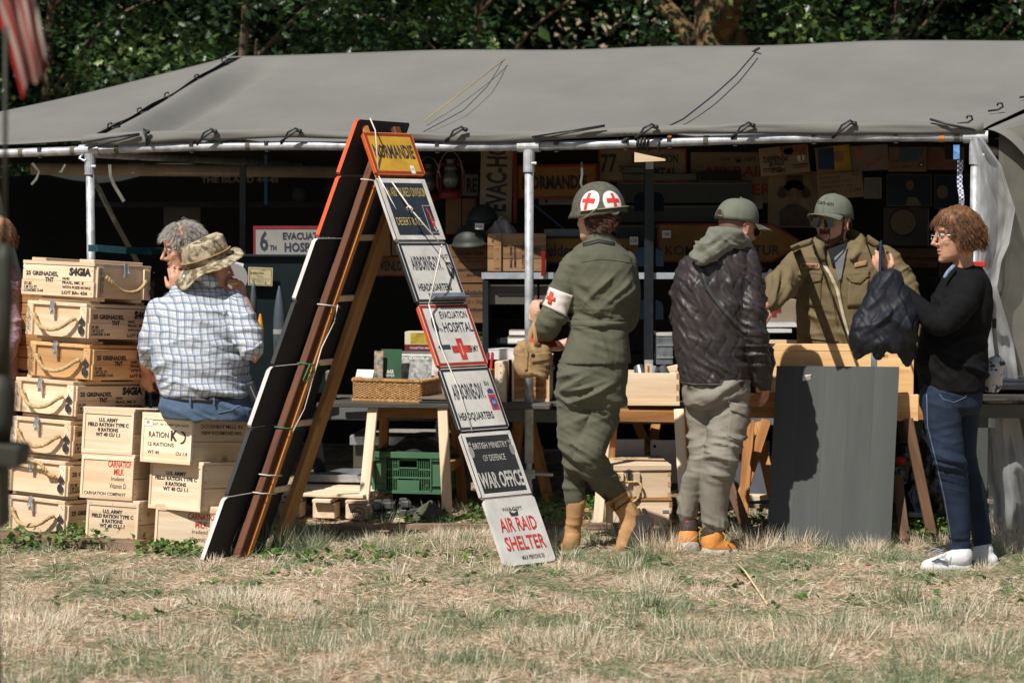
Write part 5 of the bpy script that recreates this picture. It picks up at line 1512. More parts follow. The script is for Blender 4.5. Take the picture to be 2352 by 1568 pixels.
# black jacket thrown over it
def cloth_heap(name,lab,c,rx,ry,h,m,seed,cat='cloth',n=30,amp=.35,flop=0.0):
 t = MB()
 def fn(u,v):
  a = 2 * math.pi * u;r = v
  x = rx * r * math.cos(a);y = ry * r * math.sin(a)
  rid = mnoise.noise(Vector((math.cos(a) * 1.6 + seed,math.sin(a) * 1.6,r * 1.5)))
  z = h * (1 - r ** 2.2) * (1 + amp * rid) + h * .22 * abs(mnoise.noise(Vector((x * 14 + seed,y * 14,seed)))) * (1 - r * .5)
  k = 1 + .28 * mnoise.noise(Vector((math.cos(a) * 2.4,math.sin(a) * 2.4,seed * 3.1)))
  return (x * k,y * k,z - flop * max(0,r - .8) * 5 * (.6 + rid))
 t.grid(fn,n * 2,n)
 o = t.build(name,m,smooth=True);o.location = c;tag(o,lab,cat);return o
BLKC = mat('black_cloth',(.018,.016,.016),.85,var=.3,scale=20,bump=.4,bscale=60,sheen=.2)
cloth_heap('black_jacket','black jacket thrown over the green plastic crate',P(957,1036,1.45),.165,.14,.075,BLKC,3.3,'jacket',flop=.01)
OLC = mat('olive_cloth',(.085,.088,.062),.9,var=.35,scale=22,bump=.5,bscale=60)
cloth_heap('olive_cloth','crumpled olive cloth lying over the steel track links',P(986,1198,1.05),.13,.10,.085,OLC,8.1,'cloth',amp=.45)
# steel track links
TL = mat('rusty_track_steel',(.20,.21,.21),.5,col2=(.05,.04,.035),scale=14,metal=.6,bump=.5,bscale=30)
for i,(px,py) in enumerate(((866,1190),(890,1190),(926,1186),(866,1170),(890,1169),(930,1166),(950,1184))):
 t = thing('track_link',('lower left','lower second','lower third','upper left','upper second','upper third','rightmost')[i] + ' steel track link of the pile under the green crate','track link',tuple(P(px,py,1.02)),R(-8 + 3 * i),'steel track links')
 b = MB();b.box((0,.07,.018),(.042,.15,.036));b.build('pad',TL,t,bevel=.005)
 b = MB();b.tube([(-.03,.02,.02),(.034,.02,.02)],.010,8);b.build('pin',TL,t);b = MB();b.box((.026,.05,.016),(.010,.10,.03));b.build('lug',TL,t,bevel=.002)
b = MB();b.box((0,.05,.012),(.36,.09,.022));o = b.build('pine_batten',WX,bevel=.002);o.location = P(940,1200,1.02);tag(o,'pale pine batten on the ground below the track links','batten')
# pallet and steps
t = thing('pallet','pale timber pallet in front of the metal steps','pallet',tuple(P(742,1196,1.15)),R(-12))
for k in range(5):
 b = MB();b.box((-.02 + .03 * (k % 2),.04 + .105 * k,.135),(.48,.085,.018));b.build('deck_board',WX,t,bevel=.003)
for sx in (-.19,.0,.18):
 for sy in (.03,.44):
  b = MB();b.box((sx,sy + .03,.052),(.12,.10,.078));b.build('block',WY,t,bevel=.003)
for sx in (-.19,0,.18):
 b = MB();b.box((sx,.25,.108),(.10,.56,.018));b.build('stringer_board',WY,t,bevel=.002)
b = MB();M = plane_M((.18,-.021,.052),(1,0,0),(0,0,1));
for k in range(24):
 a0,a1 = 2 * math.pi * k / 24,2 * math.pi * (k + 1) / 24
 flat_poly(b,M,[(.036 * math.cos(a0) + .02,.028 * math.sin(a0)),(.036 * math.cos(a1) + .02,.028 * math.sin(a1)),(.031 * math.cos(a1) + .02,.024 * math.sin(a1)),(.031 * math.cos(a0) + .02,.024 * math.sin(a0))])
words(b,M,[('EPAL',.02,-.008,.018,.048,.02)]);b.build('lettering',INK,t)
ALU = mat('aluminium_plate',(.62,.66,.70),.38,var=.25,scale=18,metal=.8,bump=.3,bscale=60);OLP = mat('olive_box_paint',(.075,.068,.045),.6,col2=(.045,.04,.03),scale=5,dirt=.35,dcol=(.16,.14,.11))
t = thing('metal_steps','olive two-step trailer stairs with aluminium treads','steps',tuple(PG(790,1165)),R(-6))
base = t.location
z1,z2 = P(790,1092,base.y + .05).z,P(830,1000,base.y + .35).z
b = MB();b.box((.0,.17,z1 / 2),(.42,.30,z1 - .01));b.build('step_box',OLP,t,bevel=.004)
b = MB();b.box((.0,.16,z1),(.45,.33,.018));b.build('tread',ALU,t,bevel=.003);b = MB();b.box((0,-.006,z1 - .01),(.45,.004,.036));b.build('tread_lip',ALU,t)
b = MB();b.box((.30,.52,z2 / 2),(.62,.36,z2 - .01));b.build('step_box',OLP,t,bevel=.004)
b = MB();b.box((.30,.50,z2),(.64,.40,.014));b.build('tread',mat('worn_grit',(.30,.28,.25),.9,var=.4,scale=40),t,bevel=.003);b = MB();b.box((.30,.296,z2 - .022),(.64,.006,.046));b.build('tread_lip',ALU,t)
# dovetailed bins on table two and the chest under it
def dovetail_box(name,lab,c,w,d,h,yaw,lid=False,group=None,roll=0):
 t = thing(name,lab,'box',tuple(c),yaw,group)
 b = MB();b.box((0,.008,h / 2),(w,.016,h));b.build('front_board',WX,t,bevel=.002)
 b = MB();b.box((w / 2 - .008,d / 2 + .008,h / 2),(.016,d - .001,h));b.build('side_board',WY,t,bevel=.002)
 b = MB();b.box((-w / 2 + .008,d / 2 + .008,h / 2),(.016,d - .001,h));b.build('side_board',WY,t,bevel=.002)
 b = MB();b.box((0,d + .001,h / 2),(w - .033,.014,h));b.build('back_board',WX,t)
 b = MB();b.box((0,d / 2 + .006,.01),(w - .034,d - .02,.012));b.build('base_board',WX,t)
 n = max(4,int(h / .028));db = MB()
 for k in range(n):
  z = h * (k + .5) / n
  if k % 2 == 0:
   db.box((w / 2 - .008,-.0006,z),(.0162,.002,h / n));
   db.box((w / 2 + .0006,.008,z),(.002,.0162,h / n))
 db.build('finger_joints',wood('end_grain',(.55,.36,.19),(.40,.24,.12),2),t,kind='stuff')
 return t
bx_ = dovetail_box('dovetail_bin','open pine bin with finger joints beside the quilted jacket',P(1497,921,1.02),.285,.24,.145,R(-3))
b = MB();b.box((-.0,.004,-.012),(.29,.03,.022));b.build('plinth',WX,bx_,bevel=.002)
for i,(px,py,a) in enumerate(((1470,856,20),(1500,858,-30),(1525,856,60))):
 b = MB();b.tube([(0,-.035,0),(0,.035,0)],.028,14);b.tube([(0,-.04,0),(0,.04,0)],.006,6);o = b.build('round_tin',mat('tin_grey',(.18,.19,.19),.4,metal=.6,var=.4,scale=20),smooth=False)
 o.location = P(px,py,1.12);o.rotation_euler = (R(60),0,R(a));tag(o,('left','middle','right')[i] + ' round tin sticking out of the pine bin','tin','round tins in the pine bin')
b = MB();b.box((0,0,0),(.035,.02,.05));o = b.build('wood_tag',WX);o.location = P(1489,846,1.05);tag(o,'small stencilled wood block upright in the pine bin','block')
b = MB();words(b,plane_M((-.0175,-.010,-.025),(1,0,0),(0,0,1)) @ Matrix.Translation((.024,.004,0)) @ Matrix.Rotation(R(90),4,'Z'),[('HAND',0,0,.012,.036,.01,'l')]);b.build('lettering',INK,o)
b = MB();b.box((0,0,0),(.16,.02,.03),Matrix.Rotation(R(-12),3,'Y'));o = b.build('wood_offcut',WX,bevel=.002);o.location = P(1525,850,1.18);tag(o,'sloping pale offcut lying across the pine bin','offcut')
ch = dovetail_box('ammunition_chest','pine chest with black clip and rope handles under the bin table',P(1462,1143,.92),.355,.42,.142,R(4))
b = MB();b.box((0,.21,.157),(.36,.44,.030));b.build('lid',WX,ch,bevel=.003)
lettering(ch,[(Matrix.Translation((-.12,.04,.1735)) @ Matrix.Rotation(R(12),4,'Z'),[('15 CAL. 30 M1',.14,.26,.022,.16,.01),('AMMUNITION',.14,.20,.02,.14,.01),('TYPE BALL',.12,.14,.02,.12,.01),('LOT 5246',.12,.08,.02,.12,.01)])])
for x in (-.085,.0):
 b = MB();b.box((x,-.008,.070),(.034,.016,.125));b.build('cleat',WZ,ch,bevel=.002)
latch(ch,(-.042,-.010,.12),(1,0,0),(0,0,1),(0,-1,0),BLACK)
rope_handle(ch,[(-.11,-.004,.075),(-.105,-.02,.085),(-.06,-.022,.085),(-.02,-.022,.085),(.01,-.02,.082),(.02,-.03,.055),(.0,-.032,.0),(-.03,-.03,-.02),(-.06,-.02,-.03)],.007)
ch2 = dovetail_box('ammunition_chest','lower pine chest with metal corner plates in the grass',P(1468,1218,.90),.34,.42,.15,R(2))
b = MB();b.box((0,.21,.158),(.34,.43,.014));b.build('lid',BX,ch2,bevel=.003)
b = MB();b.box((.135,-.002,.10),(.03,.004,.014));b.build('corner_plate',STEEL,ch2)
rope_handle(ch2,[(.02,-.002,.11),(.03,-.03,.10),(.02,-.032,.04),(.0,-.02,.02)],.010,'canvas_loop')
# grey board leaning against the counter box
bt = thing('grey_board','tall grey-green painted board leaning against the counter','board',tuple(PG(1760,1255)),0)
A0,A1,A2,A3 = P(1760,1257,.20),P(2045,1268,.14),P(2066,842,.36),P(1784,840,.42)
nb_ = 5
for k in range(nb_):
 u0,u1 = k / nb_,(k + 1) / nb_
 p0,p1 = A0.lerp(A1,u0),A0.lerp(A1,u1);q0,q1 = A3.lerp(A2,u0),A3.lerp(A2,u1)
 cen = (p0 + p1 + q0 + q1) / 4
 x = (p1 - p0).normalized();z = ((q0 + q1) / 2 - (p0 + p1) / 2);Lz = z.length;z.normalize();y = z.cross(x).normalized();x = y.cross(z)
 b = MB();vs = []
 for p in (p0,p1,q1,q0):
  d_ = p - cen;vs.append((d_.dot(x),d_.dot(z)))
 g_ = .0002
 vs = [(a + (g_ if i in (0,3) else -g_),c) for i,(a,c) in enumerate(vs)]
 b.add([Vector((a,0,c)) for a,c in vs] + [Vector((a,.022,c)) for a,c in vs],[(0,1,2,3),(7,6,5,4),(1,0,4,5),(2,1,5,6),(3,2,6,7),(0,3,7,4)])
 o = b.build('plank',TGREYS,bt)
 M = Matrix((x,y,z)).transposed().to_4x4();M.translation = cen - Vector(bt.location);o.matrix_local = M
b = MB();
p = P(1853,869,.395) - Vector(bt.location);b.grid(lambda u,v:p + Vector(((u - .5) * .045,-.006 - .012 * math.sin(u * 3.1) * v,(v - .5) * .032 + .006 * u)),6,4,thick=.0008)
b.build('torn_label',PAPER,bt,smooth=True)
# counter: pine box with paper in front of the vendor
cb = thing('pine_counter','long pine box counter between the vendor and the customers','counter',tuple(P(1925,990,.52)),R(-8))
ct = lambda px,py,Y=.52:P(px,py,Y) - Vector(cb.location)
w_ = (2072 - 1760) * sc(.52)
zt = P(1900,790,.52).z - cb.location.z;zb = P(1900,905,.52).z - cb.location.z
for k,(z0_,z1_) in enumerate(((zt - .035,zt),(zt - .245,zt - .037))):
 b = MB();b.box((-.02,.0,(z0_ + z1_) / 2),(w_ + .1,.022,z1_ - z0_));b.build('front_board',wood('honey_pine',(.86,.58,.30),(.66,.38,.16),0),cb,bevel=.002)
b = MB();b.box((w_ / 2 + .02,.17,zt - .12),(.02,.34,.24));b.build('side_board',WY,cb,bevel=.002);b = MB();b.box((-w_ / 2 - .06,.17,zt - .12),(.02,.34,.24));b.build('side_board',WY,cb,bevel=.002)
b = MB();b.box((-.02,.34,zt - .12),(w_ + .1,.02,.24));b.build('back_board',WX,cb);b = MB();b.box((-.02,.17,zt - .20),(w_ + .06,.33,.015));b.build('base_board',WX,cb)
b = MB();b.box((.17,-.014,zt - .09),(.028,.006,.13));b.build('metal_strap',STEEL,cb)
b = MB();b.box((-.05,.0,zt - .31),(w_ + .3,.03,.12));b.build('lower_board',BX,cb,bevel=.003);b = MB();b.box((.28,.0,zt - .31),(.22,.04,.13));b.build('lower_board',wood('honey_pine',(.86,.58,.30),(.66,.38,.16),0),cb,bevel=.003)
b = MB();b.box((w_ / 2 + .07,.02,zt - .30),(.10,.06,.045));b.build('rough_knot_block',wood('bark_block',(.3,.14,.05),(.1,.05,.02),0),cb,bevel=.012)
# trestles behind the quilted man and the counter
for i,(a,c,Y,m,lab) in enumerate((((1722,965),(1705,1195),.75,BZ,'brown trestle leg behind the right trouser leg of the quilted man'),((1760,965),(1700,1150),.78,BZ,'crossing trestle leg left of the grey board'),((1738,970),(1775,1140),.85,BZ,'orange trestle leg leaning right beside the grey board'),
  ((1650,1050),(1728,1245),.55,wood('old_brown',(.20,.11,.06),(.10,.05,.03),2),'dark long trestle leg reaching the grass beside the right shoe'),((1800,965),(1805,1100),.9,BZ,'trestle leg hidden behind the edge of the grey board'),
  ((2085,962),(2140,1228),.35,wood('old_brown',(.20,.11,.06),(.10,.05,.03),2),'dark trestle leg between the grey board and the blue jeans'),((2060,1090),(2078,1240),.30,wood('old_brown',(.20,.11,.06),(.10,.05,.03),2),'shorter dark leg just behind the edge of the grey board'),
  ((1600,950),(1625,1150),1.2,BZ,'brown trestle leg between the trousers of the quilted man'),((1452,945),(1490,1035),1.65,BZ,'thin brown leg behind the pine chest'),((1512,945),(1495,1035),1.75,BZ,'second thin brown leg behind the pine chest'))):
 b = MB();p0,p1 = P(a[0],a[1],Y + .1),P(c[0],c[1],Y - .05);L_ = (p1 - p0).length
 b.bar((0,0,0),(0,0,L_),.05,.03,hint=(0,1,0));o = b.build('trestle_leg',m,bevel=.003)
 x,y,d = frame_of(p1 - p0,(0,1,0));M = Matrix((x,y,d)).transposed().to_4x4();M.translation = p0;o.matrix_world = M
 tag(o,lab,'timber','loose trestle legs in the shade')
b = MB();b.bar(P(2062,1181,.33),P(2120,1182,.36),.015,.02);tag(b.build('spreader_bar',BLACK),'thin dark bar joining the trestle legs behind the grey board','bar')
b = MB();b.bar(P(1655,1140,1.0),P(1770,1143,1.0),.08,.03);tag(b.build('shelf_board',WX,bevel=.002),'pale low shelf board left of the grey board','board')
b = MB();b.bar(P(1660,1158,1.0),P(1770,1160,1.0),.1,.02);tag(b.build('card_sheet',mat('brown_card',(.50,.36,.22),.8)),'brown card sheet under the shelf board left of the grey board','card')
for i,(x0,y0,x1,y1,r,c_,lab) in enumerate(((1640,1160,1770,1150,.008,(.10,.16,.25),'blue plastic bar on the low shelf'),(1605,1195,1640,1215,.03,(.45,.46,.46),'white tin lying on the ground left of the dark leg'),(1655,1212,1760,1225,.028,(.08,.09,.11),'grey tube on the ground left of the grey board'))):
 b = MB();b.tube([P(x0,y0,.75),P(x1,y1,.75)],r,10);o = b.build('tube',mat('tube_' + 'abc'[i],c_,.4));tag(o,lab,'tube','tubes under the counter')
# black bin bag and flower pot behind the jeans
BAG = mat('black_polythene',(.012,.013,.016),.18,var=.2,spec=.8)
bg = MB();
def bag_fn(u,v):
 a = 2 * math.pi * u;z = v
 r = (.16 * math.sin(min(1,(1 - z) * 1.3 + .12) * math.pi * .62) + .015)
 n_ = mnoise.noise(Vector((math.cos(a) * 2.2,math.sin(a) * 2.2,z * 3))) + .5 * abs(mnoise.noise(Vector((math.cos(a) * 6,math.sin(a) * 6,z * 7))))
 r *= 1 + .34 * n_
 return (r * math.cos(a),r * math.sin(a) * .8,.46 * z)
bg.grid(bag_fn,60,34);o = bg.build('bin_bag',BAG,smooth=True);o.location = P(2108,1172,.95);tag(o,'shiny black bin bag hanging behind the blue jeans','bag')
b = MB();b.ball((0,0,0),(.03,.02,.025),8,6);o = b.build('red_scrap',REDC,smooth=True);o.location = P(2068,1058,.75);tag(o,'bright red scrap peeping out above the bin bag','scrap')
POT = mat('grey_green_bucket',(.06,.065,.05),.7,var=.3)
b = MB();b.lathe([(.05,0),(.075,.17),(.08,.17),(.08,.19),(.070,.19),(.045,.01)],n=24);o = b.build('bucket',POT,smooth=False);o.location = P(2090,1016,.85);tag(o,'dark olive bucket on the shelf behind the brown trestle leg','bucket')
for i,(y0,y1) in enumerate(((1040,1056),(1125,1140))):
 b = MB();a,c = P(2050,(y0 + y1) / 2,1.1),P(2120,(y0 + y1) / 2,1.1);b.bar(a,c,.02,(y1 - y0) * sc(1.1));tag(b.build('aluminium_rail',ALU),('upper','lower')[i] + ' bright rail seen between the grey board and the bin bag','rail','bright rails behind the bin bag')
# right-hand dark bench table
t = thing('dark_bench','dark grey planked bench at the right edge behind the jeans','bench',tuple(P(2300,1215,.35)),R(-4))
lt = lambda px,py,Y:(P(px,py,Y) - Vector(t.location))
for k,(py,dy,th,m) in enumerate(((886,0,.018,BLACK),(910,-.03,.020,TGREY),(943,.0,.060,TGREYS))):
 q = lt(2345,py,.35);b = MB();b.box((q.x,dy + .1 * (k < 2),q.z),(.62,.34 if k < 2 else .035,th + .01));b.build('plank',m if k < 2 else wood('green_grey_x',(.13,.145,.13),(.08,.09,.085),0,gs=12),t,bevel=.003)
q = lt(2255,1090,.35);b = MB();b.box((q.x,.02,q.z - .0),(.06,.05,.62));b.build('leg',TGREYS,t,bevel=.003)
b = MB();q = lt(2345,878,.4);b.box((q.x + .04,.15,q.z),(.3,.2,.02));b.build('ledge_board',mat('navy_board',(.02,.024,.04),.5),t)
# ------------------------------------------------------------------ goods and signs under the tent, many darkened in colour to deepen its shade
OCH = mat('shade_darkened_ochre',(.27,.125,.017),.6,var=.25,scale=6,dirt=.4,dcol=(.16,.08,.02));CRM = mat('cream_sign',(.27,.21,.145),.65,var=.15,scale=9,dirt=.55,dcol=(.20,.12,.07));DRED = mat('dark_red_paint',(.22,.02,.02),.6,var=.3)  # ochre and cream darkened so the tent shade sits in the paint
GREYM = mat('dark_grey_metal',(.022,.025,.028),.8,var=.3,spec=.15);BLUM = mat('shade_darkened_blue',(.006,.012,.020),.9,var=.3,spec=.08);GRNC = mat('dark_green_cabinet',(.003,.012,.013),.5,var=.3,scale=5)  # tent shade put into the hinge blue and cabinet green
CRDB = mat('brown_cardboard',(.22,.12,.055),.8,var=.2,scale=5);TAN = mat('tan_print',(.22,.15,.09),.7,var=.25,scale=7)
def flat(name,lab,x0,y0,x1,y1,Y,face,items=(),im=INK,th=.02,edge=None,border=None,bm=None,cat='sign',group='signs displayed under the tent',roll=0,lean=0,yaw=0,extra=None):
 """rectangular board or print seen at pixels x0..x1, y0..y1 at depth Y; items in fractions of it"""
 c = P((x0 + x1) / 2,(y0 + y1) / 2,Y);s = sc(Y);w,h = (x1 - x0) * s,(y1 - y0) * s
 t = thing(name,lab,cat,tuple(c),0,group);t.rotation_euler = (R(lean),R(roll),R(yaw))
 b = MB();b.box((0,th / 2,0),(w,th,h));b.build('board' if th > .006 else 'sheet',face,t,bevel=.002 if th > .01 else 0)
 M = plane_M((-w / 2,-.0002,-h / 2),(1,0,0),(0,0,1),.0012)
 if border:
  b = MB();outline(b,M,0,0,w,h,border);b.build('border',bm,t)
 if items:
  its = [(i[0],i[1] * w,i[2] * h,i[3] * h) + ((i[4] * w if i[4] else None,) if len(i) > 4 else ()) + tuple(i[5:]) for i in items]
  lettering(t,[(M @ Matrix.Translation((0,0,.001)),its)],im)
 if extra:extra(t,M @ Matrix.Translation((0,0,.0012)),w,h)
 return t
def price(x,y,Y,n,lab,w=20,h=17,roll=0):
 flat('price_tag',lab,x - w / 2,y - h / 2,x + w / 2,y + h / 2,Y,PAPER,[(n,.5,.32,.42,.62,0)],th=.002,cat='price tag',group='handwritten price tags',roll=roll)
# ---- shelf and cabinet behind the steel post
t = thing('display_cabinet','dark workshop cabinet with bright metal edge behind the steel post','cabinet',tuple(P(1106,640,1.46)),R(-2))
s_ = sc(1.46);w_ = (1765 - 1106) * s_;z0_ = -P(1106,640,1.46).z
b = MB();b.box((w_ / 2,.0,.016),(w_,.012,.034));b.build('metal_edge',mat('bright_metal_edge',(.45,.50,.56),.4,var=.25,scale=12,metal=.3),t,bevel=.001)
b = MB();b.box((w_ / 2,.30,.02),(w_,.55,.022));b.build('shelf',GREYM,t)
b = MB();b.box((.02,.25,-.35),(.03,.5,.68));b.build('side_panel',GREYM,t)
for k,(a_,c_) in enumerate(((.03,.30),(.31,.56))):
 b = MB();b.box(((a_ + c_) / 2,.06,-.085),(c_ - a_,.012,.11));b.build('drawer_front',mat('warm_grey_drawer',(.10,.09,.08),.5,var=.2),t,bevel=.002)
 b = MB();b.box(((a_ + c_) / 2,.050,-.085),((c_ - a_) * .6,.008,.008));b.build('drawer_pull',GREYM,t);b = MB();b.tube([(c_ - .03,.055,-.085),(c_ - .03,.048,-.085)],.010,10);b.build('lock',STEEL,t)
b = MB();b.box((w_ / 2,.50,-.24),(w_,.24,.02));b.build('shelf',GREYM,t);b = MB();b.box((w_ / 2,.64,-.3),(w_,.01,.7));b.build('back_panel',BLACK,t)
b = MB();b.box((w_ / 2,.52,-.44),(w_,.2,.02));b.build('shelf',GREYM,t)
# dark post with hinge plates
t = thing('steel_upright','dark square upright with rounded hinge plates right of the medic','upright',tuple(P(1489,905,1.42)),0)
q0 = P(1489,905,1.42)
b = MB();b.box((0,0,(P(0,370,1.42).z - q0.z) / 2),(21 * sc(1.42),.05,P(0,370,1.42).z - q0.z));b.build('post',mat('navy_post',(.016,.02,.026),.4,var=.4,scale=20),t,bevel=.003)
b = MB();z = P(0,378,1.42).z - q0.z;b.box((0,-.03,z),(.04,.01,.05));b.tube([(0,-.034,z),(0,-.042,z)],.007,8);b.build('bracket',GALV,t)
b = MB();z = P(0,845,1.42).z - q0.z;b.box((0,-.03,z),(.045,.01,.09));b.build('foot_plate',GALV,t)
for y in (464,590,712):
 for sx in (-1,1):
  z = P(0,y,1.42).z - q0.z;pl = [(0,-.05),(.055,-.05),(.055,.02),(.045,.042),(.025,.052),(0,.052)]
  b = MB();b.prism([(sx * a,c) for a,c in (pl if sx > 0 else pl[::-1])],-.004,.004,Matrix.Translation((sx * .024,.0,z)) @ Matrix.Rotation(R(90),4,'X'));b.build('hinge_plate',BLUM,t)
# ---- long signs
flat('painted_sign','tall cream EVAC-HO sign standing on end left of the steel post',1103,322,1177,512,1.95,CRM,th=.02,border=None,roll=1.5,
     extra=lambda t,M,w,h:lettering(t,[(M @ Matrix.Translation((w * .80,h * .14,0)) @ Matrix.Rotation(R(90),4,'Z'),[('EVAC-HOSP.',0,0,w * .60,h * 1.05,.03,'l')])]))
b = MB();c_ = P(1183,418,1.95);b.box((0,0,0),(.022,.03,190 * sc(1.95)));o = b.build('red_lath',DRED,bevel=.002);o.location = c_;tag(o,'dark red lath beside the standing EVAC-HO sign','lath')
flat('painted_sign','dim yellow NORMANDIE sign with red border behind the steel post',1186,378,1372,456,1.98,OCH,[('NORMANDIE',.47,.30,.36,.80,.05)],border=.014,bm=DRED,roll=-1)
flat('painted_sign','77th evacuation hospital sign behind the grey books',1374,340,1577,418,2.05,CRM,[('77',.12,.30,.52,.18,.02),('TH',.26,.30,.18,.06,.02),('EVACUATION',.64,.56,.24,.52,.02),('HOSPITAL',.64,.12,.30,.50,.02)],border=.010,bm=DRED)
def crown(b,M,x,y,s):
 for k in range(5):disc(b,M,x + s * (-.4 + .2 * k),y + s * (.30 + .06 * (2 - abs(2 - k))),s * .07,None,8)
 flat_poly(b,M,[(x - .3 * s,y - .3 * s),(x + .3 * s,y - .3 * s),(x + .42 * s,y + .25 * s),(x + .1 * s,y + .0 * s),(x,y + .3 * s),(x - .1 * s,y),(x - .42 * s,y + .25 * s)])
def wd(t,M,w,h):
 b = MB();crown(b,M,w * .60,h * .84,h * .14);b.build('crown_emblem',INK,t)
 lettering(t,[(M,[('AIR RAID',w * .58,h * .52,h * .20,w * .84,.02),('SHELTER',w * .60,h * .16,h * .22,w * .84,.02)])],mat('dark_red_lettering',(.30,.03,.03),.7))
flat('painted_sign','war department air raid shelter sign hanging above the grey cap',1586,350,1768,466,2.1,CRM,[('WAR',.44,.82,.08,.12,.0),('DEPT.',.76,.82,.08,.15,.0)],extra=wd)
def df(t,M,w,h):
 b = MB();rect(b,M,w * .05,h * .22,w * .42,h * .27);rect(b,M,w * .66,h * .26,w * .98,h * .31);b.build('blue_bars',NAVT,t)
 b = MB();rect(b,M,w * .05,h * .14,w * .30,h * .18);rect(b,M,w * .66,h * .18,w * .98,h * .22);b.build('red_bars',DRED,t)
 b = MB();disc(b,M,w * .84,h * .52,h * .14,None,18);b.build('round_emblem',WHT_P,t);b = MB();M2 = M @ Matrix.Translation((0,0,.001));flat_poly(b,M2,[(w * .83,h * .40),(w * .86,h * .40),(w * .855,h * .62),(w * .835,h * .62)]);b.build('emblem_figure',INK,t)
 b = MB();flat_poly(b,M,[(w * .48,h * .62),(w * .95,h * .62),(w * .99,h * .99),(w * .42,h * .99)]);disc(b,M,w * .60,h * .80,w * .10,h * .12);b.build('brown_figure',mat('rust_print',(.24,.10,.045),.7,var=.5,scale=20),t)
flat('poster','tilted DEFENSE BONDS STAMPS poster under the front bar',1745,336,1858,400,1.75,CRM,[('DEFENSE',.33,.48,.20,.50,.03),('BONDS',.34,.32,.13,.30,.03),('STAMPS',.36,.08,.13,.30,.03)],th=.003,roll=-6,cat='poster',group='posters under the right of the tent',extra=df)
def p1(t,M,w,h):
 b = MB();rect(b,M,w * .5,0.12 * h,w,h);b.build('yellow_field',mat('yellow_print',(.45,.28,.04),.7),t);b = MB();flat_poly(b,M @ Matrix.Translation((0,0,.001)),[(w * .05,h * .25),(w * .52,h * .2),(w * .55,h * .95),(w * .1,h * .95)]);b.build('blue_block',mat('blue_print',(.02,.05,.12),.7),t)
 b = MB();b.ball(M @ Vector((w * .66,h * .62,0)),(w * .16,.001,h * .2),12,6);b.build('tan_shape',mat('flesh_print',(.36,.18,.09),.7),t)
flat('poster','blue and yellow poster right of the defence bonds poster',1874,336,1953,402,1.76,TAN,th=.003,roll=-6,cat='poster',group='posters under the right of the tent',extra=p1)
def p2(t,M,w,h):
 lettering(t,[(M @ Matrix.Translation((w * .42,h * .12,0)) @ Matrix.Rotation(R(28),4,'Z'),[('Coming Right Up !',0,0,h * .13,w * .58,.01,'l')])],REDT)
 b = MB()
 for dx in (0,.09):flat_poly(b,M,[(w * (.16 + dx),h * .25),(w * (.20 + dx),h * .25),(w * (.26 + dx),h * .98),(w * (.14 + dx),h * .98)])
 b.build('leg_print',mat('flesh_print',(.36,.18,.09),.7),t)
flat('poster','poster with the red slanting words Coming Right Up',1953,334,2040,392,1.77,mat('pale_print',(.22,.18,.16),.7,var=.2,scale=6),th=.003,roll=-3,cat='poster',group='posters under the right of the tent',extra=p2)
def p3(t,M,w,h):
 b = MB();flat_poly(b,M,[(w * .25,h * .45),(w * .75,h * .42),(w * .95,h * .9),(w * .3,h * .98)]);b.build('blue_sea',mat('teal_print',(.06,.13,.17),.7,var=.3),t)
 b = MB();disc(b,M,w * .86,h * .28,h * .11,None,16);b.build('roundel',NAVT,t);b = MB();M2 = M @ Matrix.Translation((0,0,.001))
 flat_poly(b,M2,[(w * .86 + h * .08 * (1 if k % 2 == 0 else .4) * math.sin(k * math.pi / 5),h * .28 + h * .08 * (1 if k % 2 == 0 else .4) * math.cos(k * math.pi / 5)) for k in range(10)]);b.build('star',WHT_P,t)
flat('poster','AIR CORPS U.S. ARMY poster with a star roundel',2041,338,2128,394,1.78,TAN,[('AIR CORPS',.36,.36,.12,.56,.0),('U.S. ARMY',.36,.14,.12,.52,.0)],th=.003,cat='poster',group='posters under the right of the tent',extra=p3)
flat('poster','poster with red words DIE POLIZEI IM FRONTEINSATZ',2129,338,2215,390,1.8,TAN,[('DIE',.10,.56,.14,.14,.0),('POLIZEI',.24,.36,.14,.40,.0),('IM FRONTEINSATZ',.48,.12,.14,.94,.0)],im=REDT,th=.003,cat='poster',group='posters under the right of the tent',
     extra=lambda t,M,w,h:(lambda b:(flat_poly(b,M,[(w * .5,h * .45),(w * .8,h * .45),(w * .85,h * .98),(w * .45,h * .98)]),b.build('dark_figures',mat('dark_print',(.05,.045,.04),.7),t)))(MB()))
def girl(t,M,w,h):
 dk = mat('sepia_print',(.07,.045,.03),.7,var=.4,scale=12);b = MB()
 disc(b,M,w * .52,h * .74,w * .20,h * .10);rect(b,M,w * .36,h * .74,w * .68,h * .93);disc(b,M,w * .5,h * .70,w * .30,h * .05);disc(b,M,w * .28,h * .60,w * .10,h * .08);disc(b,M,w * .74,h * .60,w * .10,h * .08)
 flat_poly(b,M,[(w * .24,.02 * h),(w * .84,.02 * h),(w * .80,h * .30),(w * .60,h * .42),(w * .40,h * .42),(w * .22,h * .28)]);b.build('dark_figure',dk,t)
 b = MB();disc(b,M @ Matrix.Translation((0,0,.001)),w * .52,h * .56,w * .14,h * .14);b.build('face_print',mat('sepia_face',(.20,.12,.07),.7,var=.4,scale=20),t)
flat('poster','sepia poster of a woman in a wide hat behind the two caps',1764,394,1880,522,1.95,TAN,th=.004,cat='poster',group='posters under the right of the tent',extra=girl)
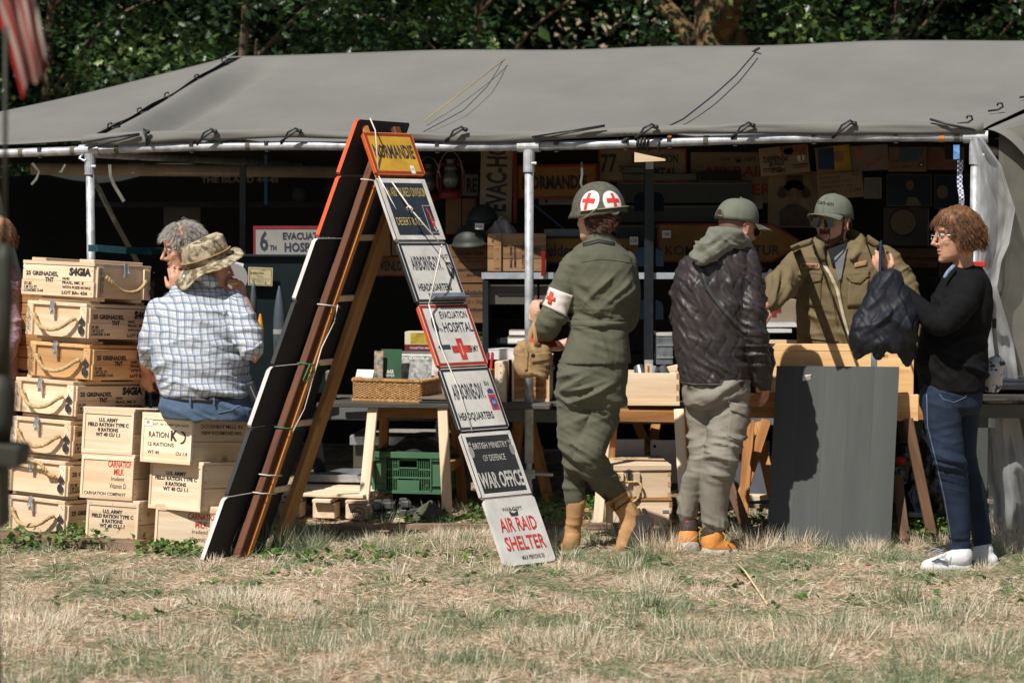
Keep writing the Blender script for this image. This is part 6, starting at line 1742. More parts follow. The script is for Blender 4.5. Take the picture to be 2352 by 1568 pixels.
flat('cardboard_notice','handwritten cardboard price notice for a German radio box',1878,398,1982,456,1.7,mat('kraft_card',(.26,.17,.10),.8,var=.1),[('EMPFANGER',.28,.82,.09,.46,-.005),('BOX',.86,.86,.08,.16,-.005),('BATTERIE  OKE',.42,.64,.09,.66,-.005),('GERMAN  RADIO  BOX',.42,.45,.09,.74,-.005),('HERE',.30,.27,.08,.2,-.005),('£ 100',.82,.24,.12,.26,-.005)],th=.004,cat='notice',group='notices under the tent',roll=-5)
def navyface(t,M,w,h):
 b = MB();disc(b,M,w * .52,h * .66,w * .09,h * .16);b.build('face_print',mat('sepia_face',(.20,.12,.07),.7),t);b = MB();flat_poly(b,M,[(w * .42,h * .04),(w * .78,h * .04),(w * .66,h * .28),(w * .48,h * .28)]);b.build('pale_print',mat('pale_dim_print',(.16,.13,.10),.7),t)
NV = mat('navy_print',(.012,.022,.045),.5,var=.5,scale=8)
flat('poster','navy poster with a small face above the round loudspeaker',2036,400,2140,474,1.95,NV,th=.004,border=.006,bm=mat('dim_frame',(.09,.075,.06),.7),cat='poster',group='posters under the right of the tent',extra=navyface)
flat('poster','dark blue poster beside the chequered ribbon',2146,402,2238,480,1.97,NV,th=.004,border=.006,bm=mat('dim_frame',(.09,.075,.06),.7),cat='poster',group='posters under the right of the tent',extra=lambda t,M,w,h:(lambda b:(disc(b,M,w * .2,h * .5,w * .14,h * .2),b.build('pale_print',mat('pale_dim_print',(.16,.13,.10),.7),t)))(MB()))
flat('orange_panel','dim orange panel at the right end of the posters',2196,400,2232,470,2.0,mat('dim_orange',(.22,.07,.02),.7,var=.3),th=.01,cat='panel',roll=-14,group=None)
flat('picture_frame','small glazed frame right of the handwritten cardboard',1984,408,2025,456,1.85,mat('dim_glass',(.10,.08,.06),.2),th=.02,border=.005,bm=mat('dim_frame2',(.22,.19,.15),.6),cat='frame',group=None)
# radio with round speaker
t = thing('old_radio','dark wooden radio with a round cloth loudspeaker behind the woman','radio',tuple(P(2081,567,1.95)),R(-5))
s_ = sc(1.95);b = MB();b.box((0,.13,46 * s_),(104 * s_,.24,92 * s_));b.build('case',mat('dark_walnut',(.035,.025,.018),.4,var=.4,scale=12),t,bevel=.006)
b = MB();b.tube([(-7 * s_,.012,56 * s_),(-7 * s_,.002,56 * s_)],29 * s_,30);b.build('speaker_cloth',mat('speaker_cloth',(.17,.125,.075),.9,var=.2,scale=60,bump=.4,bscale=300),t);b = MB()
b.tube([(( -7 * s_) + 31 * s_ * math.cos(a),.004,56 * s_ + 31 * s_ * math.sin(a)) for a in np.linspace(0,2 * math.pi,29)[:-1]],.004,6,closed=True);b.build('speaker_ring',BLACK,t)
for i,(a_,c_,d_,e_,lab) in enumerate(((2045,570,2158,592,'upper brown box on the shelf under the radio'),(2048,593,2155,614,'lower brown box on the shelf under the radio'),(2157,596,2182,634,'small brown box left of the woman’s chin'.replace('’',"'")),(2140,634,2185,652,'grey slab under the small brown box'))):
 c = P((a_ + d_) / 2,e_,1.9);b = MB();b.box((0,.1,(e_ - c_) * sc(1.9) / 2),((d_ - a_) * sc(1.9),.2,(e_ - c_) * sc(1.9)));o = b.build('shelf_box',mat('dim_brown',(.10,.05,.03),.7,var=.5,scale=9,stretch=(1,1,5)) if i < 3 else GREYM,bevel=.003);o.location = c;tag(o,lab,'box','boxes on the right shelf')
# ORTS-KOMMANDANTUR arrow board
c = P(1672,558,1.85);s_ = sc(1.85);t = thing('arrow_sign','yellow arrow-shaped ORTS KOMMANDANTUR sign with red edge','sign',tuple(c),0,'signs displayed under the tent')
w,h = 326 * s_,90 * s_
outl = [(-w / 2,-h / 2),(w * .31,-h / 2),(w * .5,-.02),(w * .5,.02),(w * .31,h / 2),(-w / 2,h / 2)]
b = MB();b.prism(outl,0,.02,Matrix.Rotation(R(90),4,'X'));b.build('red_edge_board',DRED,t,bevel=.002)
b = MB();flat_poly(b,plane_M((0,-.0205,0),(1,0,0),(0,0,1),.001),[(a * .965,c_ * .90) for a,c_ in outl]);b.build('yellow_field',OCH,t)
lettering(t,[(plane_M((0,-.0225,0),(1,0,0),(0,0,1),.001),[('ORTS-',0,h * .12,h * .24,w * .30,.02),('KOMMANDANTUR',-w * .04,-h * .30,h * .24,w * .80,.01)])])
price(1531,538,1.80,'180','price tag reading 180 on the yellow arrow sign')
flat('painted_sign','yellow Feldgendarmerie sign with black border behind the medic',1233,544,1469,607,1.75,OCH,[('Feldgendarmerie',.48,.30,.44,.86,.02)],border=.010,bm=BLACK)
price(1456,553,1.72,'125','price tag reading 125 on the Feldgendarmerie sign',19,18)
# drawers, books on top, white strip, blue strap
t = thing('dark_chest','dark drawer chest with thin painted highlight lines behind the medic','chest',tuple(P(1570,620,2.05)),0);s_ = sc(2.05)
for k,(a_,c_) in enumerate(((415,468),(470,512),(514,560))):
 b = MB();z = (620 - (a_ + c_) / 2) * s_;b.box((0,.15,z),(309 * s_,.3,(c_ - a_) * s_ - .004));b.build('drawer',mat('blackish_green',(.02,.024,.020),.4,var=.3),t,bevel=.003)
 b = MB();b.box((0,-.003,z + (c_ - a_) * s_ * .36),(290 * s_,.003,.0022));b.build('highlight_line',mat('painted_highlight',(.30,.26,.16),.4),t)  # thin strip stands in for the highlight along each drawer
for i,(x0,y0,x1,y1,m,lab) in enumerate(((1432,383,1500,398,'warm','upper grey book lying on the dark drawer chest'),(1432,399,1500,415,'warm','lower grey book lying on the dark drawer chest'),(1500,398,1600,415,'warm','wide flat grey box on the dark drawer chest'),(1606,392,1702,416,'blk','black folded cloth on the dark drawer chest'))):
 c = P((x0 + x1) / 2,y1,1.98);b = MB();b.box((0,.08,(y1 - y0) * sc(1.98) / 2),((x1 - x0) * sc(1.98),.16,(y1 - y0) * sc(1.98) - .002));o = b.build('flat_book',mat('warm_grey_drawer',(.10,.09,.08),.5) if m == 'warm' else BLKC,bevel=.003);o.location = c;tag(o,lab,'book','things lying on the drawer chest')
flat('white_strip','dim white strip with one hole under the NORMANDIE sign',1238,455,1336,470,2.1,mat('dim_white',(.30,.28,.27),.6),th=.01,cat='strip',group=None,extra=lambda t,M,w,h:(lambda b:(disc(b,M,w * .17,h * .5,.009),b.build('hole',INK,t)))(MB()))
flat('white_strip','small white plate below the air raid sign',1724,466,1752,480,2.1,mat('dim_white',(.30,.28,.27),.6),th=.01,cat='strip',group=None)
b = MB();b.bar(P(1180,432,2.2),P(1300,530,2.2),.030,.01);tag(b.build('blue_brace',mat('blue_brace',(.03,.11,.24),.5)),'blue diagonal brace behind the steel post','brace')
b = MB();b.bar(P(611,355,2.3),P(611,470,2.3),.018,.018);tag(b.build('blue_brace',mat('blue_brace',(.03,.11,.24),.5)),'thin blue upright in the dark left of the sign rack','brace')
flat('grey_folders','grey card folders lying over the Feldgendarmerie sign',1250,526,1338,543,1.78,mat('grey_card',(.17,.18,.19),.6),th=.12,cat='folders',group=None)
b = MB();b.prism([(-.012,0),(.012,0),(.010,.07),(.013,.13),(-.013,.13),(-.010,.07)],0,.014,Matrix.Rotation(R(90),4,'X'));o = b.build('red_clamp',mat('red_clamp',(.20,.012,.012),.4),bevel=.003);o.location = P(1248,634,1.43);tag(o,'dark red spring clamp on the bright metal shelf edge','clamp')
b = MB();b.tube([P(1712,560,1.6),P(1740,600,1.6),P(1762,640,1.55)],.012,8);o = b.build('red_hose',mat('red_clamp',(.20,.012,.012),.4),smooth=True);tag(o,'dark red tool with white tag hanging left of the vendor','tool')
price(1770,625,1.4,'','small white barcode tag left of the vendor',12,12,35)
# ---- lanterns, helmets, ammunition and chocolate boxes
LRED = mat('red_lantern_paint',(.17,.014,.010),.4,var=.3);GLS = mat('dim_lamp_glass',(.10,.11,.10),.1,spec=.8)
def lantern(lab,px,py,Y,s=1.0):
 t = thing('oil_lantern',lab,'lantern',tuple(P(px,py,Y)),0,'red hurricane lanterns')
 b = MB();b.lathe([(.055 * s,0),(.062 * s,.01 * s),(.062 * s,.035 * s),(.035 * s,.05 * s),(.03 * s,.055 * s)],n=18);b.build('tank',LRED,t,smooth=True)
 b = MB();b.lathe([(.028 * s,.055 * s),(.042 * s,.085 * s),(.042 * s,.11 * s),(.028 * s,.145 * s)],n=16);b.build('globe',GLS,t,smooth=True)
 b = MB();b.lathe([(.034 * s,.145 * s),(.034 * s,.17 * s),(.022 * s,.18 * s),(.022 * s,.20 * s),(.030 * s,.205 * s),(.01 * s,.215 * s)],n=16);b.build('chimney',mat('dull_tin',(.14,.13,.11),.4,metal=.6),t,smooth=True)
 for sx in (-1,1):
  b = MB();b.tube([(sx * .05 * s,0,.03 * s),(sx * .068 * s,0,.06 * s),(sx * .070 * s,0,.14 * s),(sx * .055 * s,0,.175 * s),(sx * .03 * s,0,.185 * s)],.008 * s,8);b.build('side_tube',LRED,t,smooth=True)
 b = MB();b.tube([(.065 * s * math.cos(a),-.01,.12 * s + .13 * s * math.sin(a)) for a in np.linspace(.1,3.04,14)],.002,5);b.build('bail',STEEL,t)
lantern('large red lantern hanging in the dark right of the rack top',1035,456,1.9,1.05);lantern('second red lantern half hidden by the yellow sign',985,462,2.1,1.0)
flat('painted_sign','dim sign fragment reading RE between lantern and EVAC-HO sign',1060,400,1098,450,2.2,mat('dim_grey_sign',(.20,.20,.19),.7,var=.2),[('RE',.62,.18,.62,.62,.03)])
for i,(x0,y0,x1,y1) in enumerate(((1024,456,1060,538),(1062,456,1094,538))):
 c = P((x0 + x1) / 2,y1,2.15);b = MB();b.box((0,.1,(y1 - y0) * sc(2.15) / 2),((x1 - x0) * sc(2.15),.2,(y1 - y0) * sc(2.15)));o = b.build('carton',CRDB,bevel=.003);o.location = c;tag(o,('left','right')[i] + ' dim brown carton under the lanterns','carton','brown cartons behind the helmets')
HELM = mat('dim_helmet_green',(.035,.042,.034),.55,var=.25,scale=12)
def dim_helmet(lab,x,y,Y,r):
 t = MB();prof = [(r * 1.12,-.005),(r * 1.06,.01)] + [(r * math.cos(a),.012 + r * .95 * math.sin(a)) for a in np.linspace(0,1.45,9)]
 t.lathe(prof,n=26,sx=1,sy=1.15);o = t.build('steel_helmet',HELM,smooth=True);o.location = P(x,y,Y);o.rotation_euler = (R(8),R(-4),0);tag(o,lab,'helmet','steel helmets for sale')
dim_helmet('front dark helmet with a 110 price tag beside the small arms crate',1082,560,1.72,.100);dim_helmet('rear dark helmet resting behind the tagged helmet',1108,508,1.9,.085)
price(1101,520,1.60,'110','price tag reading 110 on the front dark helmet',20,14,3)
cloth_heap('plastic_bag','crumpled clear plastic bag on the small arms crate',P(1150,537,1.78),.085,.07,.07,mat('crumpled_plastic',(.32,.29,.28),.25,var=.3,scale=20,spec=.8),5.5,'bag',n=20,amp=.7)
def labelled(name,lab,x0,y0,x1,y1,Y,m,items,d=.25,cat='crate',group='crates on the shaded shelf',cleats=(),rotated=None):
 c = P((x0 + x1) / 2,y1,Y);s = sc(Y);w,h = (x1 - x0) * s,(y1 - y0) * s
 t = thing(name,lab,cat,tuple(c),0,group)
 for k in range(3):
  b = MB();b.box((0,.006,h * (k + .5) / 3),(w,.012,h / 3 - .003));b.build('front_board',m,t,bevel=.0015)
 b = MB();b.box((0,d / 2 + .013,h / 2),(w - .002,d,h - .002));b.build('box_body',m,t)
 for x in cleats:
  b = MB();b.box(((x - .5) * w,-.008,h / 2),(.042,.014,h));b.build('cleat',m,t,bevel=.002)
  nb = MB();[nb.box(((x - .5) * w,-.016,h * q),(.006,.003,.006)) for q in (.1,.35,.6,.9)];nb.build('nails',NAIL,t,kind='stuff')
 M = plane_M((-w / 2,-.0002,0),(1,0,0),(0,0,1),.0015)
 if items:lettering(t,[(M,[(i[0],i[1] * w,i[2] * h,i[3] * h,i[4] * w if i[4] else None) + tuple(i[5:]) for i in items])])
 if rotated:lettering(t,[(M @ Matrix.Translation((x_ * w,y_ * h,0)) @ Matrix.Rotation(R(90),4,'Z'),[(s_,0,0,hh,ww * h,.02,'l')]) for s_,x_,y_,hh,ww in rotated])
 return t
SHX = wood('shade_darkened_pine',(.38,.23,.12),(.26,.14,.065),0)  # pine darkened to carry the tent shade in its colour
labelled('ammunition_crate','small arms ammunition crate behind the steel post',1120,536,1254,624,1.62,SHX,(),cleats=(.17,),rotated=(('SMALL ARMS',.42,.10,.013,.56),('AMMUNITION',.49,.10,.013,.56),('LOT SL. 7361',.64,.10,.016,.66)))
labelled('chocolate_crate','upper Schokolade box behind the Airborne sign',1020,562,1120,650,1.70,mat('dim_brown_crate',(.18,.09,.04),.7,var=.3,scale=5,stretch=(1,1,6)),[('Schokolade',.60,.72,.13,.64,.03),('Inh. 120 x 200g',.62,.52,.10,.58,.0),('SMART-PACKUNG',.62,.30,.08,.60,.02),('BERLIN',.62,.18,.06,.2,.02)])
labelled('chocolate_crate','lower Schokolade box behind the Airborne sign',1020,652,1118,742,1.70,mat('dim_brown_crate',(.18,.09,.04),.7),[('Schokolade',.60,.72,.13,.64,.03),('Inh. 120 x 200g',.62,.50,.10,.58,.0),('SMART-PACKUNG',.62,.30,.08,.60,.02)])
# ---- left side
flat('banner','dim banner reading THE ISLAND 44-45 in the dark',452,398,650,428,3.0,mat('banner_black',(.02,.02,.02),.8),[('THE ISLAND 44-45',.5,.30,.42,.90,.04)],im=mat('dim_white',(.30,.28,.27),.6),th=.006,cat='banner',group=None)
flat('grey_sheet','dim grey panel hanging behind the grey-haired man',376,466,460,560,2.9,mat('dim_panel',(.07,.068,.062),.8,var=.2),th=.01,cat='panel',group=None)
b = MB();b.bar(P(558,380,2.1),P(558,600,2.1),.034,.034);o = b.build('steel_upright',mat('navy_post',(.016,.02,.026),.4));tag(o,'dark square upright left of the evacuation hospital sign','upright')
def red_top(t,M,w,h):
 b = MB();rect(b,M,0,h * .90,w,h);rect(b,M,0,0,w * .025,h * .9);b.build('red_edge',DRED,t)
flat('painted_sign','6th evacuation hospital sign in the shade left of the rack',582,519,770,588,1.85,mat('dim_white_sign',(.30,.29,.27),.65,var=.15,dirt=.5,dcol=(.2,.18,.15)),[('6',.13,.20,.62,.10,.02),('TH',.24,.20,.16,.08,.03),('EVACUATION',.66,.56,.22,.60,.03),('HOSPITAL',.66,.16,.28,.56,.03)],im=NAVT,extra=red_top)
t = thing('green_cabinet','dark green metal cabinet behind the man eating','cabinet',tuple(P(640,905,1.75)),0);s_ = sc(1.75)
b = MB();b.box((0,.2,160 * s_),(225 * s_,.4,316 * s_));b.build('case',GRNC,t,bevel=.006);b = MB();b.box((0,.19,318 * s_),(235 * s_,.43,.014));b.build('top_plate',GRNC,t,bevel=.003)
price(548,613,1.70,'110','price tag reading 110 on the green cabinet',20,20,14)
def lbl(t,M,w,h):
 b = MB();outline(b,M,w * .05,h * .06,w * .95,h * .94,.0018);b.build('ruled_border',INK,t)
flat('paper_label','yellowed shell label with a folded corner on the green cabinet',570,614,626,656,1.70,mat('yellowed_paper',(.50,.42,.24),.8,var=.15,scale=9),[('4 Stuck',.62,.82,.07,.18,0),('Spreldg.d.15cm',.35,.64,.13,.56,.01),('Patronen',.5,.48,.07,.26,0),('Fertigung 15 cm IG 33 Nr 38',.5,.36,.06,.76,0),('nach 11 dr fg 4 5 38 14',.5,.27,.06,.66,0),('Haltbarkeit',.5,.18,.06,.30,0),('T',.72,.09,.10,.10,.03)],th=.002,cat='label',group=None,extra=lbl,roll=2)
t = thing('artillery_shell','grey pointed artillery shell standing before the green cabinet','shell',tuple(P(643,905,1.55)),0);s_ = sc(1.55)
b = MB();b.lathe([(14 * s_,0),(14.5 * s_,150 * s_),(14 * s_,175 * s_),(11 * s_,205 * s_),(5 * s_,238 * s_),(2.5 * s_,245 * s_),(1 * s_,250 * s_)],n=24);b.build('body',mat('shell_grey',(.09,.11,.13),.4,var=.2,metal=.2),t,smooth=True)
b = MB();b.tube([(0,0,139 * s_),(0,0,150 * s_)],14.9 * s_,24);b.build('white_band',mat('dim_white',(.30,.28,.27),.6),t)
b = MB();words(b,Matrix.Translation((0,-14.9 * s_,115 * s_)) @ Matrix.Rotation(R(90),4,'X'),[('76мм',0,0,.014,.04,.02),('броня',0,-.022,.010,.04,.02)]);b.build('lettering',NAVT,t)
b = MB();b.lathe([(.018,0),(.018,.20),(.012,.26),(.003,.30)],n=14);o = b.build('artillery_shell',mat('shell_grey',(.09,.11,.13),.4),smooth=True);o.location = P(583,770,1.55);tag(o,'second grey shell just behind the forearm of the man eating','shell')
b = MB();b.lathe([(.016,0),(.02,.06),(.004,.14)],n=12);o = b.build('pennant',mat('red_yellow',(.6,.08,.02),.6,col2=(.55,.35,.02),scale=12),smooth=True);o.location = P(598,782,1.1);tag(o,'red and yellow cone behind the plaid sleeve','cone')
flat('painted_sign','dim VENLO sign with red edge seen through the rack',852,588,932,634,2.0,mat('dim_brown_sign',(.22,.13,.05),.7,var=.3),[('VENLO',.58,.28,.46,.66,.03)],border=.008,bm=DRED)
for i,(x0,y0,x1,y1,lab) in enumerate(((860,543,897,588,'dim brown carton above the VENLO sign'),(900,530,925,586,'second dim carton above the VENLO sign'),(748,852,769,886,'upper green-grey tin left of the basket'),(746,888,770,922,'lower grey labelled tin left of the basket'))):
 c = P((x0 + x1) / 2,y1,1.9 if i < 2 else 1.4);s = sc(1.9 if i < 2 else 1.4);b = MB();b.box((0,.05,(y1 - y0) * s / 2),((x1 - x0) * s,.1,(y1 - y0) * s));o = b.build('carton',CRDB if i < 2 else mat('olive_tin',(.20,.20,.15),.6,var=.4,scale=30),bevel=.004);o.location = c;tag(o,lab,'carton' if i < 2 else 'tin','small cartons and tins')
# shelf row in the left dark with odd shapes
b = MB();b.box((0,0,0),(2.2,.4,.03));o = b.build('dark_shelf',GREYM);o.location = P(650,470,2.9);tag(o,'long dark shelf under the island banner','shelf')
for i,(x,m,r) in enumerate(((830,CRDB,.06),(780,HELM,.09),(690,mat('dim_panel',(.07,.068,.062),.8),.05))):
 b = MB();b.lathe([(r,0),(r * 1.1,r),(r * .7,r * 1.8),(r * .2,r * 2)],n=16);o = b.build('dim_jar',m,smooth=True);o.location = P(x,466,2.85);tag(o,('brown','dark green','grey')[i] + ' rounded jar on the dark shelf under the banner','jar','jars on the dark shelf')
# trailer deck behind the tables
b = MB();b.box((0,0,0),(5.4,.10,.075));o = b.build('trailer_beam',mat('trailer_grey',(.17,.18,.19),.6,var=.3,scale=6,metal=.2),bevel=.006);o.location = P(1180,952,1.75);tag(o,'long grey trailer beam behind the trestle tables','beam');o.rotation_euler = (0,0,R(-8))
b = MB();b.box((0,0,0),(.05,.05,.12));b.tube([(-.03,-.03,.03),(.05,-.03,.03)],.014,10);o = b.build('beam_bracket',GALV);o.location = P(1012,990,1.62);tag(o,'steel hinge bracket hanging from the trailer beam','bracket')
for i,(x0,y0,x1,y1,lab) in enumerate(((1385,1008,1480,1125,'left bluish white panel behind the pine chest'),(1494,1010,1572,1110,'right bluish white panel with a bolt behind the pine chest'),(1170,1025,1250,1140,'dim bluish panel behind the steel post foot'),(1660,1010,1768,1135,'dim grey panel between the trestle legs'))):
 flat('white_cover',lab,x0,y0,x1,y1,1.45 if i < 2 else 2.1,mat('blue_white_panel',(.60,.64,.72),.4,var=.1) if i < 2 else mat('dim_blue_panel',(.12,.13,.16),.5),th=.02,cat='panel',group='panels under the trailer',extra=(lambda t,M,w,h:(lambda b:(disc(b,M,w * .12,h * .86,.009),b.build('bolt',GREYM,t)))(MB())) if i == 1 else None)
for i,(x0,y0,x1,y1,d,m,lab) in enumerate(((1169,757,1210,772,.12,'cream','upper grey-brown book beside the tan shoulder bag'),(1165,773,1215,791,.16,'cream','lower grey-brown book beside the tan shoulder bag'),(1140,775,1166,790,.14,'dim','dark book left of the stacked books'),(1754,741,1832,753,.2,'blue','upper pale blue book behind the sleeve of the vendor'),(1752,754,1820,766,.2,'blue','lower pale blue book behind the sleeve of the vendor'))):
 Yb = 1.15 if i > 2 else 1.55;c = P((x0 + x1) / 2,y1,Yb);s = sc(Yb);b = MB();b.box((0,d / 2,(y1 - y0) * s / 2),((x1 - x0) * s,d,(y1 - y0) * s - .002));o = b.build('book',{'cream':mat('grey_brown_cover',(.22,.19,.16),.6),'dim':GREYM,'blue':mat('pale_blue_cover',(.40,.46,.55),.5)}[m],bevel=.002);o.location = c;o.rotation_euler = (0,0,R(-6 + 3 * i));tag(o,lab,'book','books on the tables')
 pg = MB();pg.box((0,-.001,(y1 - y0) * s / 2),((x1 - x0) * s * .97,.002,(y1 - y0) * s * .6));pg.build('pages',PAPER if m != 'dim' else GREYM,o)
flat('red_cross_box','cream box with a dark red cross behind the outstretched sleeve',1757,688,1832,741,1.25,CRM,th=.15,cat='box',group=None,extra=lambda t,M,w,h:(lambda b:(cross(b,M,w * .28,h * .55,h * .30,h * .10),b.build('red_cross',DRED,t)))(MB()))
t = thing('metal_case','dull zinc case behind the quilted jacket','case',tuple(P(1527,838,1.35)),0);s_ = sc(1.35)
b = MB();b.box((0,.1,32 * s_),(38 * s_,.2,64 * s_));b.build('case',mat('dull_zinc',(.20,.22,.24),.5,var=.4,metal=.4,scale=14),t,bevel=.004);b = MB();b.box((0,.1,70 * s_),(38 * s_,.2,6 * s_));b.build('lid',mat('pale_grey',(.5,.5,.48),.6),t)
for k in range(2):
 b = MB();b.box((0,-.003,(18 + 28 * k) * s_),(38 * s_,.004,5 * s_));b.build('band',STEEL,t)
# white plate held behind the man eating
# ------------------------------------------------------------------ people
from mathutils.bvhtree import BVHTree
SKIN = mat('skin',(.56,.30,.20),.5,var=.16,scale=30,sss=.12,bump=.15,bscale=300,bdist=.001)
SKINR = mat('ruddy_skin',(.56,.27,.18),.5,var=.25,scale=30,sss=.12,bump=.2,bscale=250,bdist=.001);SKINP = mat('pale_skin',(.64,.38,.28),.5,var=.12,scale=30,sss=.12)
LIP = mat('lips',(.46,.19,.145),.45,var=.1);STUB = mat('dark_beard',(.10,.045,.025),.85,var=.4,scale=220,bump=.6,bscale=400);EYEW = mat('eye_white',(.6,.58,.54),.3,var=.02);EYED = mat('eye_dark',(.03,.02,.015),.2)
def sil(b,rows,Y,n=26,e=2.3,dY=0.0):
 """stack of rounded sections seen at picture rows: (row, left x, right x, half depth[, Y shift])"""
 rings = []
 for r in rows:
  Yc = Y + (r[4] if len(r) > 4 else 0)
  a,c = P(r[1],r[0],Yc),P(r[2],r[0],Yc);m = (a + c) / 2;hw = (c.x - a.x) / 2
  rg = []
  for k in range(n):
   t = 2 * math.pi * k / n;ct,st = math.cos(t),math.sin(t)
   rg.append(Vector((m.x + hw * math.copysign(abs(ct) ** (2 / e),ct),m.y + r[3] * math.copysign(abs(st) ** (2 / e),st),m.z)))
  rings.append(rg)
 vs = [v for g in rings for v in g];fs = []
 for i in range(len(rings) - 1):
  for k in range(n):fs.append((i * n + k,(i + 1) * n + k,(i + 1) * n + (k + 1) % n,i * n + (k + 1) % n))
 fs += [tuple(range(n)),tuple(range(len(vs) - 1,len(vs) - n - 1,-1))]
 b.add(vs,fs)
def lim(b,pts,n=16,flat=1.0):
 """limb through picture points (x, y, Y, radius in px)"""
 P3 = [P(p[0],p[1],p[2]) for p in pts];rs = [p[3] * sc(p[2]) for p in pts]
 path,rr = [],[]
 for i in range(len(P3) - 1):
  p0,p1,p2,p3 = P3[max(i - 1,0)],P3[i],P3[i + 1],P3[min(i + 2,len(P3) - 1)]
  for k in range(4):
   t = k / 4;path.append(0.5 * ((2 * p1) + (p2 - p0) * t + (2 * p0 - 5 * p1 + 4 * p2 - p3) * t * t + (3 * p1 - p0 - 3 * p2 + p3) * t ** 3));rr.append(rs[i] + (rs[i + 1] - rs[i]) * t)
 path.append(P3[-1]);rr.append(rs[-1])
 b.tube(path,rr,n,flat=flat);b.ball(path[0],rr[0] * .97,12,8);b.ball(path[-1],rr[-1] * .97,12,8)
class Head:
 def __init__(s,c,f,up=(0,0,1),k=1.0):
  s.c = Vector(c);s.f = Vector(f).normalized();u = Vector(up);s.l = u.cross(s.f).normalized();s.u = s.f.cross(s.l).normalized();s.k = k
  s.R = Matrix((s.f,s.l,s.u)).transposed()
 def w(s,x,y,z):return s.c + s.f * (x * s.k) + s.l * (y * s.k) + s.u * (z * s.k)
 def local(s,a):return (np.asarray(a) - np.array(s.c)) @ np.array(s.R) / s.k
 def add(s,b,neck=None,nr=.054,nose=1.0,chin=1.0):
  pr_ = [(-.118,.072,.030,.018),(-.108,.086,.005,.034),(-.088,.090,-.018,.050),(-.062,.087,-.048,.059),(-.035,.087,-.075,.065),(-.01,.086,-.090,.069),(.015,.085,-.098,.072),(.045,.092,-.102,.075),(.075,.086,-.102,.075),(.100,.066,-.088,.065),(.118,.035,-.058,.044),(.126,.0,-.03,.015)]
  n = 24;vs = [];fs = []
  for z,fr_,bk,hw in pr_:
   m,a = (fr_ + bk) / 2,(fr_ - bk) / 2
   for k in range(n):
    t = 2 * math.pi * k / n;vs.append(s.w(m + a * math.copysign(abs(math.cos(t)) ** .88,math.cos(t)),hw * math.copysign(abs(math.sin(t)) ** .88,math.sin(t)),z))
  for i in range(len(pr_) - 1):
   for k in range(n):fs.append((i * n + k,i * n + (k + 1) % n,(i + 1) * n + (k + 1) % n,(i + 1) * n + k))
  fs += [tuple(range(n - 1,-1,-1)),tuple(range((len(pr_) - 1) * n,len(pr_) * n))];b.add(vs,fs)
  K = s.k
  b.tube([s.w(.086,0,.030),s.w(.097,0,.005),s.w(.084 + .030 * nose,0,-.024),s.w(.092,0,-.036)],[.007 * K,.009 * K,.0125 * K,.008 * K],10)
  for y in (-1,1):
   b.ball(s.w(.093,y * .012,-.030),.0085 * K,8,6);b.ball(s.w(.078,y * .030,.036),(.013 * K,.026 * K,.009 * K),10,6,s.R);b.ball(s.w(.056,y * .040,-.022),(.022 * K,.018 * K,.022 * K),10,6,s.R)
   b.ball(s.w(-.008,y * .076,-.004),(.018 * K,.008 * K,.031 * K),10,8,s.R @ Matrix.Rotation(R(-12),3,'Y') @ Matrix.Rotation(R(y * 22),3,'Z'))
   b.tube([s.w(-.002 + .017 * math.cos(a) - .008,y * .084,-.002 + .030 * math.sin(a)) for a in np.linspace(-1.6,2.9,10)],.0042 * K,6)
  b.ball(s.w(.088,0,-.057),(.011 * K,.022 * K,.0065 * K),10,6,s.R);b.ball(s.w(.086,0,-.070),(.011 * K,.019 * K,.007 * K),10,6,s.R);b.ball(s.w(.078,0,-.102),(.018 * K * chin,.022 * K,.015 * K),10,6,s.R)
  if neck is not None:b.tube([s.w(-.022,0,.0),s.w(-.020,0,-.075),s.w(-.02,0,-.075).lerp(Vector(neck),.5),neck],[.056 * K,.054 * K,nr * K,nr * 1.25 * K],16)
 def finish(s,me):
  co = get_co(me);q = s.local(co);n = np.array(s.f)
  for y in (-1,1):
   d = ((q - np.array((.088,y * .031,.012))) / np.array((.03,.019,.013))) ** 2;co -= n[None] * (.011 * np.exp(-d.sum(1)))[:,None]
  d = ((q - np.array((.098,0,-.0635))) / np.array((.02,.022,.0028))) ** 2;co -= n[None] * (.006 * np.exp(-d.sum(1)))[:,None]
  set_co(me,co)
 def lips(s,q):return (q[:,0] > .080) & (np.abs(q[:,1]) < .023 - .9 * np.abs(q[:,2] + .0635)) & (np.abs(q[:,2] + .0635) < .0125)
